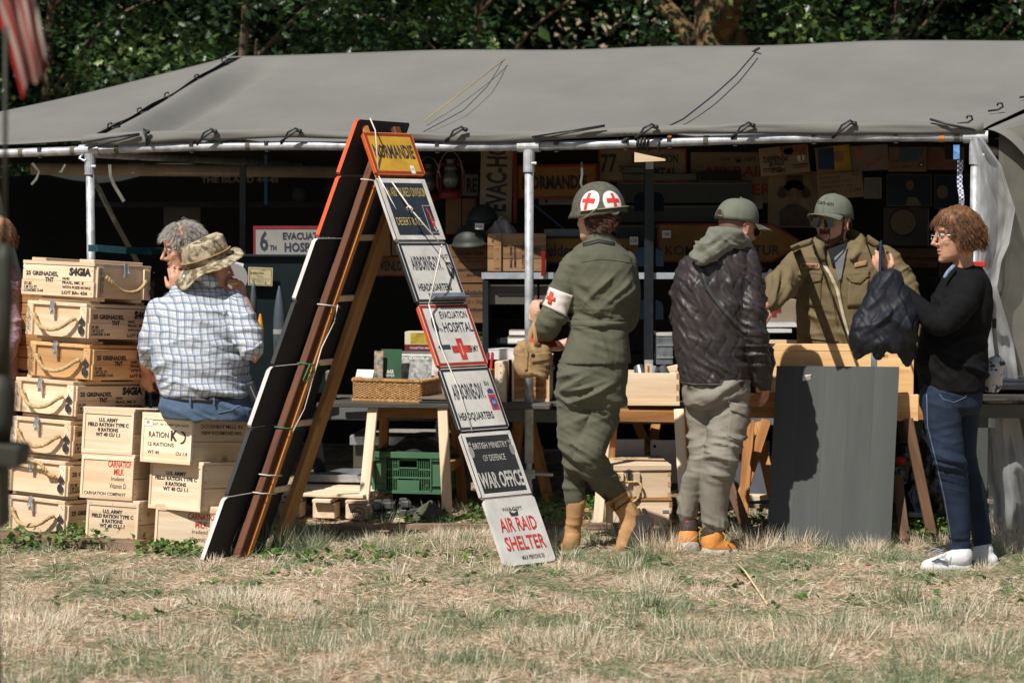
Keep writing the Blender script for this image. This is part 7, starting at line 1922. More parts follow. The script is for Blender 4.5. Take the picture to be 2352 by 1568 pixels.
def hand(b,wrist,d,nrm,side=1,curl=(.5,.6,.7,.8),k=1.0,thumb=.5,spread=.10):
 """palm and five fingers; d = pointing direction, nrm = back of the hand, side = +1 thumb towards nrm x d"""
 d = Vector(d).normalized();nrm = Vector(nrm);nrm = (nrm - d * nrm.dot(d)).normalized();x = nrm.cross(d) * side;w = Vector(wrist)
 Rm = Matrix((x,d,nrm)).transposed()
 b.tube([w - d * .02 * k,w + d * .02 * k],.025 * k,12,flat=.72,hint=tuple(nrm))
 b.ball(w + d * .05 * k,(.040 * k,.052 * k,.015 * k),14,10,Rm)
 for i,(o,L_,c) in enumerate(zip((.030,.010,-.011,-.030),(.076,.084,.078,.060),curl)):
  a = w + d * (.086 - .006 * abs(i - 1.2)) * k + x * o * k;sp = x * spread * (1.3 - i) * .5
  pts = [a - d * .03 * k];dr = (d + sp).normalized();p = a
  for j,f in enumerate((.46,.30,.24)):
   pts.append(p);ang = c * (1.0 if j else .6);dr = (Matrix.Rotation(-ang * side,3,x * side) @ dr) if False else (dr * math.cos(ang) - nrm * math.sin(ang) * 1.0 if j == 0 else (dr * math.cos(ang) + (dr.cross(x * 1.0).normalized() * (1 if dr.cross(x).dot(nrm) < 0 or True else -1)) * 0 + _bend(dr,x,nrm,ang) * math.sin(ang)))
   dr.normalize();p = p + dr * L_ * f * k
  pts.append(p);b.tube(pts,[.009 * k,.0098 * k,.0088 * k,.0082 * k,.0068 * k],8);b.ball(p,.0068 * k,8,6)
 a = w + d * .022 * k + x * .030 * k;t1 = (x * .8 + d * .75 - nrm * .2).normalized();t2 = (d * 1.0 + x * (.35 - thumb * .5) - nrm * thumb).normalized()
 pts = [a - x * .01 * k,a + t1 * .030 * k,a + t1 * .030 * k + t2 * .030 * k,a + t1 * .030 * k + t2 * .055 * k];b.tube(pts,[.014 * k,.0125 * k,.0105 * k,.008 * k],8);b.ball(pts[-1],.008 * k,8,6)
def _bend(dr,x,nrm,ang):
 q = x.cross(dr);q.normalize()
 ref = -nrm - dr * 0.6
 return q if q.dot(ref) > 0 else -q
def skinned(t,o,b,voxel,mats,fn=None,head=None,name='body',smooth=2):
 me = fuse(b,voxel,smooth,.5,name)
 if head:head.finish(me)
 for m in mats:me.materials.append(m)
 if fn:paint_faces(me,fn)
 me.transform(Matrix.Translation(-o));ob = bpy.data.objects.new(name,me);C.objects.link(ob);ob.parent = t;return ob
def cloth(t,o,b,voxel,m,specs,name,smooth=3,fn=None,par=None,keep=None):
 me = fuse(b,voxel,smooth,.6,name)
 folds(me,specs)
 if fn:fn(me)
 for q in (m if isinstance(m,(list,tuple)) else [m]):me.materials.append(q)
 if keep is not None:paint_faces(me,keep)
 bv = BVHTree.FromPolygons([v.co.copy() for v in me.vertices],[tuple(p.vertices) for p in me.polygons])
 me.transform(Matrix.Translation(-o));ob = bpy.data.objects.new(name,me);C.objects.link(ob);ob.parent = t
 return ob,bv
EYE = Vector((0,CAM_Y,CAM_Z))
def on(bv,px,py,lift=.003,Yd=0.0):
 d = (P(px,py,0) - EYE).normalized();h = bv.ray_cast(EYE,d)
 return (h[0] - d * lift) if h[0] is not None else P(px,py,Yd)
def patch(t,o,bv,quad,m,name,nu=8,nv=6,lift=.003,th=.002,Yd=0.0,label=None):
 """four picture corners laid on a garment: tl, tr, br, bl"""
 tl,tr,br,bl = [Vector(q) for q in [(a[0],a[1],0) for a in quad]]
 b = MB();b.grid(lambda u,v:on(bv,*((bl.lerp(br,u)).lerp(tl.lerp(tr,u),v)).to_tuple()[:2],lift,Yd) - o,nu,nv,thick=th)
 return b.build(name,m,t,smooth=True,label=label)
def band(t,o,bv,pts,w,m,name,lift=.003,Yd=0.0):
 """strip of width w px along picture points, laid on the garment"""
 b = MB();pts = [Vector((a[0],a[1],0)) for a in pts];path = []
 for a,c in zip(pts[:-1],pts[1:]):
  for k in range(6):path.append(a.lerp(c,k / 6))
 path.append(pts[-1])
 def fn(u,v):
  x = u * (len(path) - 1);i = min(int(x),len(path) - 2);p = path[i].lerp(path[i + 1],x - i);d = (path[i + 1] - path[i]).normalized();n_ = Vector((d.y,-d.x,0))
  q = p + n_ * w * (v - .5);return on(bv,q.x,q.y,lift,Yd) - o
 b.grid(fn,len(path) * 2,2,thick=.0015);return b.build(name,m,t,smooth=True)
def hair(t,o,H,n,region,root,flow,L_,m,r=.0010,seed=0,name='hair',cap=None,jit=.25,segs=5):
 """strands from the scalp: root(theta, phi) ellipsoid, flow(local dir) -> local growth direction"""
 rg = random.Random(seed);b = MB()
 if cap:cap(b)
 c_ = 0
 while c_ < n:
  th,z = rg.uniform(-math.pi,math.pi),rg.uniform(-.6,1)
  q = Vector((math.cos(th) * math.sqrt(1 - z * z),math.sin(th) * math.sqrt(1 - z * z),z))
  if not region(q):continue
  c_ += 1
  p = Vector((-.008 + q.x * .098,q.y * .080,.018 + q.z * .112));d = Vector(flow(q));pts = [p - q * .004];L2 = L_ * rg.uniform(.6,1.25)
  jt = Vector((rg.gauss(0,jit),rg.gauss(0,jit),rg.gauss(0,jit)))
  for k in range(segs):
   dd = (q * (.5 - .5 * k / segs) + d * (.5 + .5 * k / segs) + jt * .5 + Vector((0,0,-.5 * k / segs))).normalized();p = p + dd * L2 / segs
   e = Vector(((p.x + .008) / .100,p.y / .082,(p.z - .018) / .114))
   if e.length < 1.03:p = Vector((-.008 + e.x / e.length * 1.03 * .100,e.y / e.length * 1.03 * .082,.018 + e.z / e.length * 1.03 * .114))
   pts.append(p.copy())
  b.tube([H.w(*v) - o for v in pts],[r * H.k] * (segs) + [r * .3 * H.k],3,caps=False)
 return b.build(name,m,t,smooth=True)
def cap_hat(t,o,H,m,brim_m=None,name='cap'):
 root = bpy.data.objects.new(name,None);C.objects.link(root);root.parent = t
 b = MB();seg = 36
 def dome(u,v):
  a = 2 * math.pi * u;ph = v * math.pi / 2;rr = math.cos(ph) ** .75
  ex = .112;x = -.008 + ex * rr * math.cos(a);y = .091 * rr * math.sin(a);z = .034 - .012 * (1 - v) * (1 - math.cos(a)) * .5 + (.110 + .004 * math.cos(a)) * math.sin(ph) ** .8
  s_ = -.0022 * max(0,1 - abs(math.sin(a * 3)) * 9) * rr
  return H.w(x * (1 + s_ * 8),y * (1 + s_ * 8),z) - o
 b.grid(dome,seg * 2,16,thick=.003);b.ball(H.w(-.008,0,.145) - o,.006,8,6);b.build('crown_panel',m,root,smooth=True)
 b = MB()
 def brim(u,v):
  a = (u - .5) * 2.15;R0 = .100;L2 = .092 * (1 - abs(u - .5) ** 2 * 1.5) * v
  x = -.010 + (R0 * 1.10 + L2 * 1.0) * math.cos(a) * (1 - 0) + .02 * v * (1 - abs(u - .5) * 2);y = .089 * math.sin(a) * (1 + .05 * v);z = .044 - .012 * v - .026 * (abs(u - .5) * 2) ** 2 * (.5 + .5 * v)
  return H.w(x,y,z) - o
 b.grid(brim,24,8,thick=.004);b.build('brim',brim_m or m,root,smooth=True)
 return root
def eyes(t,o,H,shut=False):
 for y in (-1,1):
  b = MB();b.ball(H.w(.073,y * .031,.012) - o,.0125 * H.k,12,8);b.m = 1;b.ball(H.w(.0822,y * .031,.012) - o,.0050 * H.k,8,6);b.build('eye',[EYEW,EYED],t,smooth=True)
def glasses(t,o,H,m,lens=None,r=.021,z=.008,aviator=False):
 b = MB()
 for y in (-1,1):
  n = 20;pts = [H.w(.104 + .0 - .004 * abs(math.cos(a)),y * (.033 + r * (1.15 if aviator else 1) * math.cos(a)),z + r * (.85 if aviator else .72) * math.sin(a) - (.006 if aviator else .0) * (1 if math.sin(a) < 0 else .2)) - o for a in [2 * math.pi * k / n for k in range(n)]]
  b.tube(pts,.0013,5,closed=True)
  b.tube([H.w(.100,y * .055,z + .006) - o,H.w(.05,y * .076,z + .006) - o,H.w(-.005,y * .082,z + .008) - o,H.w(-.018,y * .082,z - .008) - o],.0013,5)
  if lens:
   bb = MB();bb.add(pts,[tuple(range(n))]);bb.build('lens',lens,t)
 b.tube([H.w(.105,-.012,z + .008) - o,H.w(.108,0,z + .010) - o,H.w(.105,.012,z + .008) - o],.0013,5)
 if aviator:b.tube([H.w(.104,-.020,z + .017) - o,H.w(.106,0,z + .019) - o,H.w(.104,.020,z + .017) - o],.0013,5)
 b.build('glasses_frame',m,t,smooth=True)
def shoe(t,o,pts,soles,m,sm,name,voxel=.006,extra=None,specs=()):
 """upper from ball-and-tube shapes, sole slab below"""
 b = MB();lim(b,pts,14)
 if extra:extra(b)
 me = fuse(b,voxel,3,.5,name);folds(me,specs) if specs else None
 me.materials.append(m);me.transform(Matrix.Translation(-o));ob = bpy.data.objects.new(name,me);C.objects.link(ob);ob.parent = t
 if soles:
  b = MB();lim(b,soles,14);me = fuse(b,voxel,2,.5,'sole');me.materials.append(sm);me.transform(Matrix.Translation(-o));s2 = bpy.data.objects.new('sole',me);C.objects.link(s2);s2.parent = ob
 return ob
ODG = mat('olive_herringbone',(.098,.100,.068),.85,var=.16,scale=5,bump=.35,bscale=500,bdist=.0008,sheen=.05)
FS = dict
# ============ the medic
t = thing('person','woman in olive uniform and red cross helmet seen from behind, mid-stride','person',tuple(PG(1330,1275)),0);o = Vector(t.location)
H = Head(P(1366,500,.03),(-.62,.78,-.12),k=.98)
b = MB();H.add(b,P(1378,565,.0),nr=.05);sil(b,[(560,1350,1410,.07),(620,1325,1435,.09),(720,1325,1430,.09),(830,1310,1435,.10),(880,1300,1430,.10)],.0)
lim(b,[(1330,900,0,30),(1325,1040,-.03,20),(1319,1120,.03,13),(1316,1240,.03,12)]);lim(b,[(1390,900,0,34),(1352,1045,-.05,24),(1420,1148,.1,15),(1442,1196,.1,14)])
lim(b,[(1325,612,0,22),(1262,745,0,17),(1240,740,.25,13)]);lim(b,[(1435,612,.02,22),(1440,730,.10,17),(1300,790,.30,13),(1262,792,.22,12)])
hand(b,P(1238,742,.24),(-.35,.25,1),(-.8,-.6,.2),1,(.9,.9,.95,1.0),.95);hand(b,P(1262,792,.2),(-1,-.2,.05),(0,-.6,1),-1,(.7,.8,.9,.9),.95)
skinned(t,o,b,.0055,[SKINP,LIP],None,H)
b = MB();sil(b,[(538,1362,1404,.055),(548,1352,1412,.07),(560,1332,1424,.085),(585,1306,1444,.115),(610,1300,1454,.13),(650,1303,1460,.138),(700,1307,1455,.132),(735,1312,1442,.118),(748,1311,1440,.120),(790,1300,1446,.145),(815,1290,1447,.155),(832,1284,1449,.162)],.0)
lim(b,[(1320,608,.0,33),(1290,680,-.03,34),(1262,738,-.02,31),(1254,758,.05,28),(1243,748,.22,24)]);lim(b,[(1430,605,.02,32),(1440,680,.04,32),(1432,740,.12,28),(1370,770,.26,24)])
lim(b,[(1360,545,-.02,12),(1385,541,-.04,13),(1408,556,-.03,12)])
ob,bvj = cloth(t,o,b,.0075,ODG,[FS(ax=(.3,0,1),f=20,g=5,a=.006),FS(ax=(.75,0,.65),f=17,g=3,a=.016,c=P(1330,690,-.12),r=.13,seed=1),FS(ax=(-.7,0,.7),f=15,g=3,a=.016,c=P(1425,670,-.12),r=.13,seed=2),FS(ax=(0,0,1),f=24,g=3,a=.014,c=P(1378,735,-.12),r=(.16,.2,.05),seed=3),FS(ax=(.6,0,.8),f=24,g=4,a=.013,c=P(1262,735,-.03),r=.10,seed=4),FS(ax=(1,0,.15),f=12,g=2,a=.010,c=P(1375,800,-.13),r=.14,seed=5)],'jacket')
patch(t,o,bvj,((1305,734),(1444,739),(1443,752),(1306,748)),ODG,'belt',22,2,.004,.004)
band(t,o,bvj,[(1335,602),(1378,594),(1420,598),(1452,604)],2.5,ODG,'yoke_seam',.002)
band(t,o,bvj,[(1338,562),(1375,553),(1412,560)],8,BLACK,'black_strap',.004)
patch(t,o,bvj,((1262,659),(1316,679),(1301,726),(1244,700)),mat('white_armband',(.72,.66,.62),.8,var=.08),'armband',22,10,.005,.003);bva = bvj
cr_ = Vector((1262,683,0));rd = mat('red_cross_red',(.66,.06,.025),.6,var=.1)
patch(t,o,bva,((1263,668),(1271,671),(1265,699),(1257,696)),rd,'red_cross',3,6,.011,.001);patch(t,o,bva,((1254,677),(1276,683),(1274,691),(1252,685)),rd,'red_cross',6,3,.0115,.001)
b = MB();sil(b,[(800,1300,1442,.135),(850,1279,1443,.15),(900,1275,1441,.145),(930,1276,1436,.12)],.0)
lim(b,[(1328,890,.0,53),(1322,975,-.02,44),(1324,1045,-.04,34),(1320,1095,.02,24),(1319,1136,.03,25),(1320,1152,.03,23)]);lim(b,[(1390,890,.0,50),(1372,970,-.02,44),(1352,1045,-.07,38),(1380,1092,.0,34),(1408,1128,.09,27)])
cloth(t,o,b,.0075,ODG,[FS(ax=(.3,0,1),f=18,g=4,a=.008),FS(ax=(-.55,0,.85),f=19,g=3,a=.020,c=P(1330,900,-.13),r=.14,seed=6),FS(ax=(.5,0,.85),f=22,g=3,a=.020,c=P(1335,1010,-.12),r=.14,seed=7),FS(ax=(.6,0,.8),f=22,g=3,a=.016,c=P(1370,1100,-.08),r=.10,seed=8),FS(ax=(0,0,1),f=34,g=4,a=.012,c=P(1318,1130,.0),r=.07,seed=9)],'trousers')
BOOT = mat('tan_boot_leather',(.47,.26,.115),.65,var=.25,scale=12,bump=.3,bscale=160,dirt=.3,dcol=(.30,.17,.08));SOLE = mat('dark_sole',(.05,.045,.04),.6,var=.3,scale=12);STRAP_SHADOW = mat('strap_shadow_brown',(.12,.05,.02),.5)
l_ = shoe(t,o,[(1323,1152,.03,24),(1320,1185,.03,20),(1316,1215,.04,19),(1312,1248,.04,21),(1292,1262,.12,13),(1276,1266,.18,9)],[(1316,1271,.03,17),(1300,1273,.08,12),(1276,1273,.18,9)],BOOT,SOLE,'boot',specs=[FS(ax=(0,0,1),f=26,g=3,a=.003,c=P(1316,1215,0),r=.06)])
r_ = shoe(t,o,[(1409,1130,.09,27),(1428,1158,.09,23),(1446,1184,.09,26),(1446,1210,.08,25),(1435,1242,.06,19),(1422,1264,.05,13)],None,BOOT,SOLE,'boot',specs=[FS(ax=(.5,0,1),f=26,g=3,a=.002)])
b = MB();so_ = [(1460,1182),(1480,1178),(1502,1190),(1498,1206),(1484,1221),(1474,1222),(1465,1236),(1452,1262),(1434,1281),(1419,1278),(1430,1260),(1446,1230),(1460,1204)];n_ = len(so_)
b.add([P(x,y,.025) - o for x,y in so_] + [P(x,y,.115) - o for x,y in so_],[tuple(range(n_)),tuple(range(2 * n_ - 1,n_ - 1,-1))] + [(i,i + n_,(i + 1) % n_ + n_,(i + 1) % n_) for i in range(n_)]);q = b.build('sole',SOLE,r_,bevel=.003)
bvb = BVHTree.FromPolygons([v.co + o for v in r_.data.vertices],[tuple(p.vertices) for p in r_.data.polygons])
for k,(a,c) in enumerate((((1388,1146),(1432,1120)),((1404,1168),(1446,1140)))):
 band(t,o,bvb,[a,((a[0] + c[0]) / 2,(a[1] + c[1]) / 2 - 2),c],13,BOOT,'boot_strap',.006);band(t,o,bvb,[(a[0] + 1,a[1] + 7),(c[0] + 1,c[1] + 8)],3.5,STRAP_SHADOW,'painted_strap_shadow',.005)  # dark brown strip painted as the shadow under each strap
 q = on(bvb,a[0] + 12,a[1] - 6,.009) - o;b2 = MB();b2.tube([q + Vector((x * .012,0,z * .014)) for x,z in ((-1,-1),(1,-1),(1,1),(-1,1))],.0022,5,closed=True);b2.build('buckle',BLACK,t)
for k in range(2):
 b = MB();b.box(P(1349,1171 + 27 * k,.0) - o,(.022,.02,.020));b.build('buckle',BOOT,t,bevel=.004)
# helmet
hel = thing('steel_helmet','olive steel helmet with white discs and red crosses on the walking woman','helmet',tuple(P(1376,488,.03)),0)
HR = (Matrix.Rotation(R(-6),3,'Y') @ Matrix.Rotation(math.atan2(.78,-.62),3,'Z'))
HM = mat('helmet_olive',(.105,.100,.078),.9,var=.35,scale=60,bump=.8,bscale=260,bdist=.0015)
def hs(q,k=1.0):return HR @ Vector((q.x * .140 * k,q.y * .120 * k,q.z * .145 * k))
b = MB()
def hd(u,v):
 a = 2 * math.pi * u;ph = v * math.pi / 2 * .985;q = Vector((math.cos(a) * math.cos(ph) ** .9,math.sin(a) * math.cos(ph) ** .9,math.sin(ph)));p = hs(q)
 rim = max(0,1 - v / .10);return p + HR @ Vector((math.cos(a) * .009 * rim + (.018 * rim if math.cos(a) > .6 else 0),math.sin(a) * .008 * rim,-.004 * rim + (-.012 * rim * abs(math.sin(a)))))
b.grid(hd,72,22,thick=.003);b.build('shell',HM,hel,smooth=True)
HRi = HR.inverted()
def spot(px,py,rx,rz,m,nm,shape,k):
 cdir = HRi @ (P(px,py,-.09) - Vector(hel.location));cdir = Vector((cdir.x / .140,cdir.y / .120,cdir.z / .145)).normalized()
 ux = HRi @ Vector((1,0,0));uz = HRi @ Vector((0,0,1));b = MB()
 for poly in shape:
  vs = []
  for x,z in poly:
   q = (cdir + Vector((ux.x / .14,ux.y / .12,ux.z / .145)) * x * rx + Vector((uz.x / .14,uz.y / .12,uz.z / .145)) * z * rz).normalized();q = Vector((math.copysign(abs(q.x),q.x),q.y,q.z))
   h_ = math.hypot(q.x,q.y);ph = math.atan2(q.z,h_ + 1e-9)
   f = (math.cos(ph) ** .9) / max(h_,1e-6);vs.append(hs(Vector((q.x * f,q.y * f,math.sin(ph))),k))
  b.add(vs,[tuple(range(len(vs)))])
 b.build(nm,m,hel,smooth=True)
def fan(n0=28,rings=5):
 out = []
 for r_i in range(rings):
  r0,r1 = r_i / rings,(r_i + 1) / rings
  for k in range(n0):
   a0,a1 = 2 * math.pi * k / n0,2 * math.pi * (k + 1) / n0
   q = [(r0 * math.cos(a0),r0 * math.sin(a0)),(r1 * math.cos(a0),r1 * math.sin(a0)),(r1 * math.cos(a1),r1 * math.sin(a1)),(r0 * math.cos(a1),r0 * math.sin(a1))]
   out.append(q if r_i else q[1:3] + [(0,0)])
 return out
def crs(rot,s=.70,w=.17):
 out = [];c_,s_ = math.cos(rot),math.sin(rot)
 for (x0,x1,z0,z1) in [(-w,w,i,i + .175) for i in (-.7,-.525,-.35,-.175,0,.175,.35,.525)] + [(i,i + .175,-w,w) for i in (-.7,-.525,-.35,.17,.345,.52)]:
  out.append([(x * c_ - z * s_,x * s_ + z * c_) for x,z in ((x0,z0),(x1,z0),(x1,z1),(x0,z1))])
 return out
WD = mat('white_disc_paint',(.74,.74,.73),.8,var=.08,bump=.4,bscale=200);RDX = mat('red_cross_paint',(.62,.045,.03),.75,var=.2,scale=40)
for px,py,rx,rz,ro in ((1343,455,.056,.066,-.25),(1413,458,.054,.066,.16)):
 spot(px,py,rx,rz,WD,'white_disc',fan(),1.008);spot(px,py,rx,rz,RDX,'red_cross',crs(ro),1.016)
KH = mat('khaki_strap',(.36,.32,.22),.8,var=.2)
b = MB();b.tube([hs(Vector((math.cos(a),math.sin(a),.10)),1.03) for a in np.linspace(R(95),R(262),22)],.012,6,flat=.22,hint=tuple(HR @ Vector((0,0,1))));b.build('chin_strap',KH,hel,smooth=True)
b = MB();b.tube([P(1334,505,-.06) - Vector(hel.location),P(1350,496,-.10) - Vector(hel.location),P(1372,478,-.13) - Vector(hel.location)],.008,6,flat=.3);b.build('chin_strap',KH,hel,smooth=True)
HBR = mat('auburn_hair',(.16,.065,.03),.45,col2=(.055,.022,.012),scale=90,spec=.5)
def hc(b):b.ball(H.w(-.085,0,-.045) - o,(.042,.045,.036),14,10);b.ball(H.w(-.06,0,-.015) - o,(.05,.078,.05),14,10,H.R)
hair(t,o,H,1500,lambda q:q.x < .05 and q.z < .25,None,lambda q:(-.9,-q.y * .8,-.35),.055,HBR,r=.0012,seed=3,cap=hc,jit=.22)
b = MB();b.ball(H.w(.0,.083,-.032) - o,.004,8,6);b.build('earring',PAPER,t)
# her shoulder bag and the red cloth in it
bag = thing('shoulder_bag','tan canvas shoulder bag marked US held by the uniformed woman','bag',tuple(P(1227,866,.02)),0);ob_ = Vector(bag.location)
CVS = mat('tan_canvas',(.34,.22,.105),.9,var=.22,scale=8,bump=.5,bscale=300,bdist=.001)
b = MB();sil(b,[(790,1194,1262,.045),(800,1184,1268,.06),(835,1180,1272,.07),(858,1186,1268,.065),(866,1196,1256,.05)],.02);bo,bvg = cloth(bag,ob_,b,.006,CVS,[FS(ax=(.3,0,1),f=22,g=5,a=.014),FS(ax=(1,0,.3),f=16,g=3,a=.010,seed=3)],'bag_body')
patch(bag,ob_,bvg,((1218,812),(1268,808),(1268,826),(1222,834)),CVS,'flap',10,5,.006,.004);band(bag,ob_,bvg,[(1209,804),(1208,850)],7,CVS,'edge_binding',.006)
patch(bag,ob_,bvg,((1220,812),(1228,812),(1228,819),(1220,819)),BLACK,'snap',3,3,.010,.002)
for s_,x in (('U',1254),('S',1268)):
 v,f = text_geo(s_,.02);b = MB();b.add([on(bvg,x + a * 14,848 - c * 14,.004) - ob_ for a,c in v],f);b.build('lettering',INK,bag)
ribb = [P(1232,808,-.02),P(1231,780,-.05),P(1226,752,-.02),P(1232,722,.1)]
b = MB();b.tube([p - ob_ for p in ribb],.010,8,flat=.25,hint=(0,1,0));b.build('carry_strap',CVS,bag,smooth=True)
b = MB();b.tube([p - ob_ for p in (P(1216,800,.1),P(1218,765,.12),P(1230,735,.16),P(1240,715,.2))],.011,8,flat=.25,hint=(0,1,0));b.build('carry_strap',CVS,bag,smooth=True)
cloth_heap('red_cloth','bright red cloth held over the tan shoulder bag',P(1243,797,.12),.07,.04,.075,mat('bright_red_cloth',(.55,.03,.02),.7,var=.3),2.2,'cloth',n=16,amp=.5)
# ============ man in the quilted jacket
t = thing('person','man in a dark quilted jacket, grey trousers and green cap, back to the camera','person',tuple(PG(1640,1268)),0);o = Vector(t.location)
H = Head(P(1692,524,.02),(.80,.52,-.22),k=.98)
b = MB();H.add(b,P(1668,585,-.02),nr=.062);sil(b,[(585,1620,1710,.09),(700,1575,1710,.12),(820,1585,1710,.12),(880,1585,1710,.11)],.02)
lim(b,[(1610,890,.05,30),(1612,1040,.0,22),(1580,1210,.05,14)]);lim(b,[(1675,890,-.02,32),(1655,1060,-.08,24),(1640,1225,-.02,15)]);lim(b,[(1715,610,-.02,20),(1735,770,-.05,16),(1755,860,.03,12)]);lim(b,[(1580,620,.05,20),(1575,730,.12,15),(1640,770,.3,12)])
hand(b,P(1755,862,.04),(.1,.2,-1),(.8,-.5,0),1,(.3,.35,.4,.4))
skinned(t,o,b,.0055,[SKINR,mat('shaved_hair',(.22,.13,.10),.8)],lambda c:((H.local(c)[:,0] < -.02) & (H.local(c)[:,2] > -.03)).astype(int),H)
QJ = mat('dark_satin_quilt',(.046,.036,.035),.47,var=.3,scale=7,col2=(.026,.023,.026),spec=.4,bump=.35,bscale=24,bdist=.010)
b = MB();sil(b,[(556,1640,1712,.09),(570,1615,1722,.11),(590,1582,1728,.14),(615,1566,1732,.155),(657,1550,1735,.168),(720,1546,1733,.172),(783,1547,1733,.172),(840,1556,1728,.168),(880,1567,1718,.165)],.02)
lim(b,[(1712,603,-.02,35),(1722,670,-.06,34),(1728,740,-.09,31),(1738,800,-.07,28),(1748,860,-.01,24),(1753,880,.04,18)]);lim(b,[(1588,612,.02,28),(1566,680,.06,22),(1560,740,.12,20)])
def quilt(me):
 co,no = get_co(me),get_no(me);x,z = co[:,0],co[:,2];w_ = fbm(co * 3,2) * .03;u = (x + w_) / .062;zz = z / .15
 line1 = np.abs(np.sin(np.pi * u + .9 * np.sin(2 * np.pi * zz)));line2 = np.abs(np.sin(np.pi * (u + .5) - .9 * np.sin(2 * np.pi * zz)))
 d = -.0034 * np.exp(-(line1 / .2) ** 2) + .0012 * line1 - .0 * line2;set_co(me,co + no * d[:,None])
ob,bvq = cloth(t,o,b,.0068,QJ,[FS(ax=(.85,0,.5),f=24,g=4.5,a=.010,w=.8),FS(ax=(.6,0,.8),f=40,g=9,a=.006,seed=2,w=.8),FS(ax=(.55,0,.85),f=24,g=4,a=.013,c=P(1725,690,-.15),r=.16,seed=3),FS(ax=(.9,0,.5),f=20,g=4,a=.014,c=P(1620,660,-.12),r=.18,seed=4),FS(ax=(0,0,1),f=28,g=4,a=.014,c=P(1745,800,-.1),r=.10,seed=5)],'quilted_jacket',fn=quilt)
HOOD = mat('grey_green_jersey',(.155,.160,.125),.95,var=.2,scale=9,bump=.3,bscale=200,sheen=.2)
b = MB();lim(b,[(1722,572,.05,12),(1700,556,-.05,19),(1668,548,-.09,25),(1636,560,-.10,26),(1616,582,-.13,20),(1606,602,-.15,8)]);lim(b,[(1690,545,.0,20),(1655,540,-.05,20),(1640,545,.05,20)]);lim(b,[(1668,560,-.10,22),(1636,583,-.14,18),(1610,605,-.16,7)])
ob,bvh = cloth(t,o,b,.006,HOOD,[FS(ax=(.5,0,.9),f=26,g=4,a=.013),FS(ax=(-.6,0,.8),f=18,g=3,a=.010,seed=8)],'hood')
band(t,o,bvq,[(1609,612),(1622,660),(1655,705),(1690,742),(1714,764)],10,mat('dark_grey_strap',(.05,.055,.055),.7),'crossbody_strap',.006)
band(t,o,bvq,[(1562,878),(1600,884),(1660,883),(1716,874)],4,mat('hem_binding',(.09,.07,.07),.7),'hem',.004)
CP = mat('grey_green_cap_twill',(.135,.150,.115),.85,var=.12,scale=12,bump=.3,bscale=400,bdist=.0008)
cp = cap_hat(t,o,H,CP);b = MB();b.box(H.w(.09,.03,.085) - o,(.006,.03,.035),H.R);b.build('patch',mat('peach_patch',(.7,.45,.32),.8),cp)
b = MB();b.tube([H.w(-.118,-.03,.03) - o,H.w(-.124,0,.034) - o,H.w(-.118,.03,.03) - o],.006,6,flat=.4);b.tube([H.w(-.119 + .0 * a,.026 * math.cos(a),.036 + .030 * math.sin(a)) - o for a in np.linspace(0,math.pi,12)],.003,6);b.build('adjuster_strap',CP,cp)
b = MB();b.add([H.w(-.1195,.024 * math.cos(a),.038 + .026 * math.sin(a)) - o for a in np.linspace(0,math.pi,12)],[tuple(range(12))]);b.build('cap_opening',mat('hair_in_opening',(.05,.03,.025),.9),cp)
DKL = mat('dark_lens',(.012,.012,.010),.08,spec=.9);GOLDM = mat('gold_wire',(.6,.45,.2),.3,metal=.9)
glasses(t,o,H,GOLDM,DKL,.023,.008,True)
TR = mat('grey_cotton_trousers',(.235,.215,.182),.9,var=.14,scale=8,bump=.3,bscale=350,bdist=.001)
b = MB();sil(b,[(855,1578,1715,.14),(880,1568,1722,.15),(905,1567,1724,.15),(930,1570,1720,.12)],.01)
lim(b,[(1612,890,.04,44),(1615,990,.03,36),(1612,1060,-.02,30),(1592,1120,.02,29),(1580,1165,.04,25),(1578,1190,.05,20)]);lim(b,[(1676,890,-.01,49),(1672,970,-.05,46),(1657,1050,-.08,39),(1644,1120,-.05,35),(1640,1175,-.03,31),(1638,1213,-.02,24)])
ob,bvt = cloth(t,o,b,.0072,TR,[FS(ax=(.25,0,1),f=18,g=4,a=.009),FS(ax=(-.5,0,.85),f=20,g=3,a=.018,c=P(1640,900,-.12),r=.12,seed=1),FS(ax=(.2,0,1),f=26,g=3,a=.015,c=P(1650,1050,-.14),r=(.16,.3,.13),seed=2),FS(ax=(-.2,0,1),f=26,g=3,a=.013,c=P(1605,1050,-.1),r=(.1,.3,.12),seed=3),FS(ax=(1,0,0),f=46,g=5,a=.008,c=P(1640,1205,-.05),r=(.2,.3,.045),seed=4),FS(ax=(1,0,.2),f=40,g=3,a=.010,c=P(1585,1165,0),r=(.1,.3,.06),seed=5)],'trousers')
patch(t,o,bvt,((1676,938),(1722,946),(1712,1012),(1670,1000)),TR,'cargo_pocket',10,10,.010,.008);patch(t,o,bvt,((1674,922),(1726,932),(1722,958),(1677,942)),TR,'pocket_flap',10,5,.016,.005)
ORB = mat('orange_nubuck',(.66,.27,.065),.7,var=.22,scale=14,bump=.3,bscale=120,dirt=.25,dcol=(.35,.18,.08));WSO = mat('dirty_white_sole',(.50,.46,.40),.8,var=.3,scale=14);DCO = mat('dark_brown_collar',(.05,.035,.03),.6)
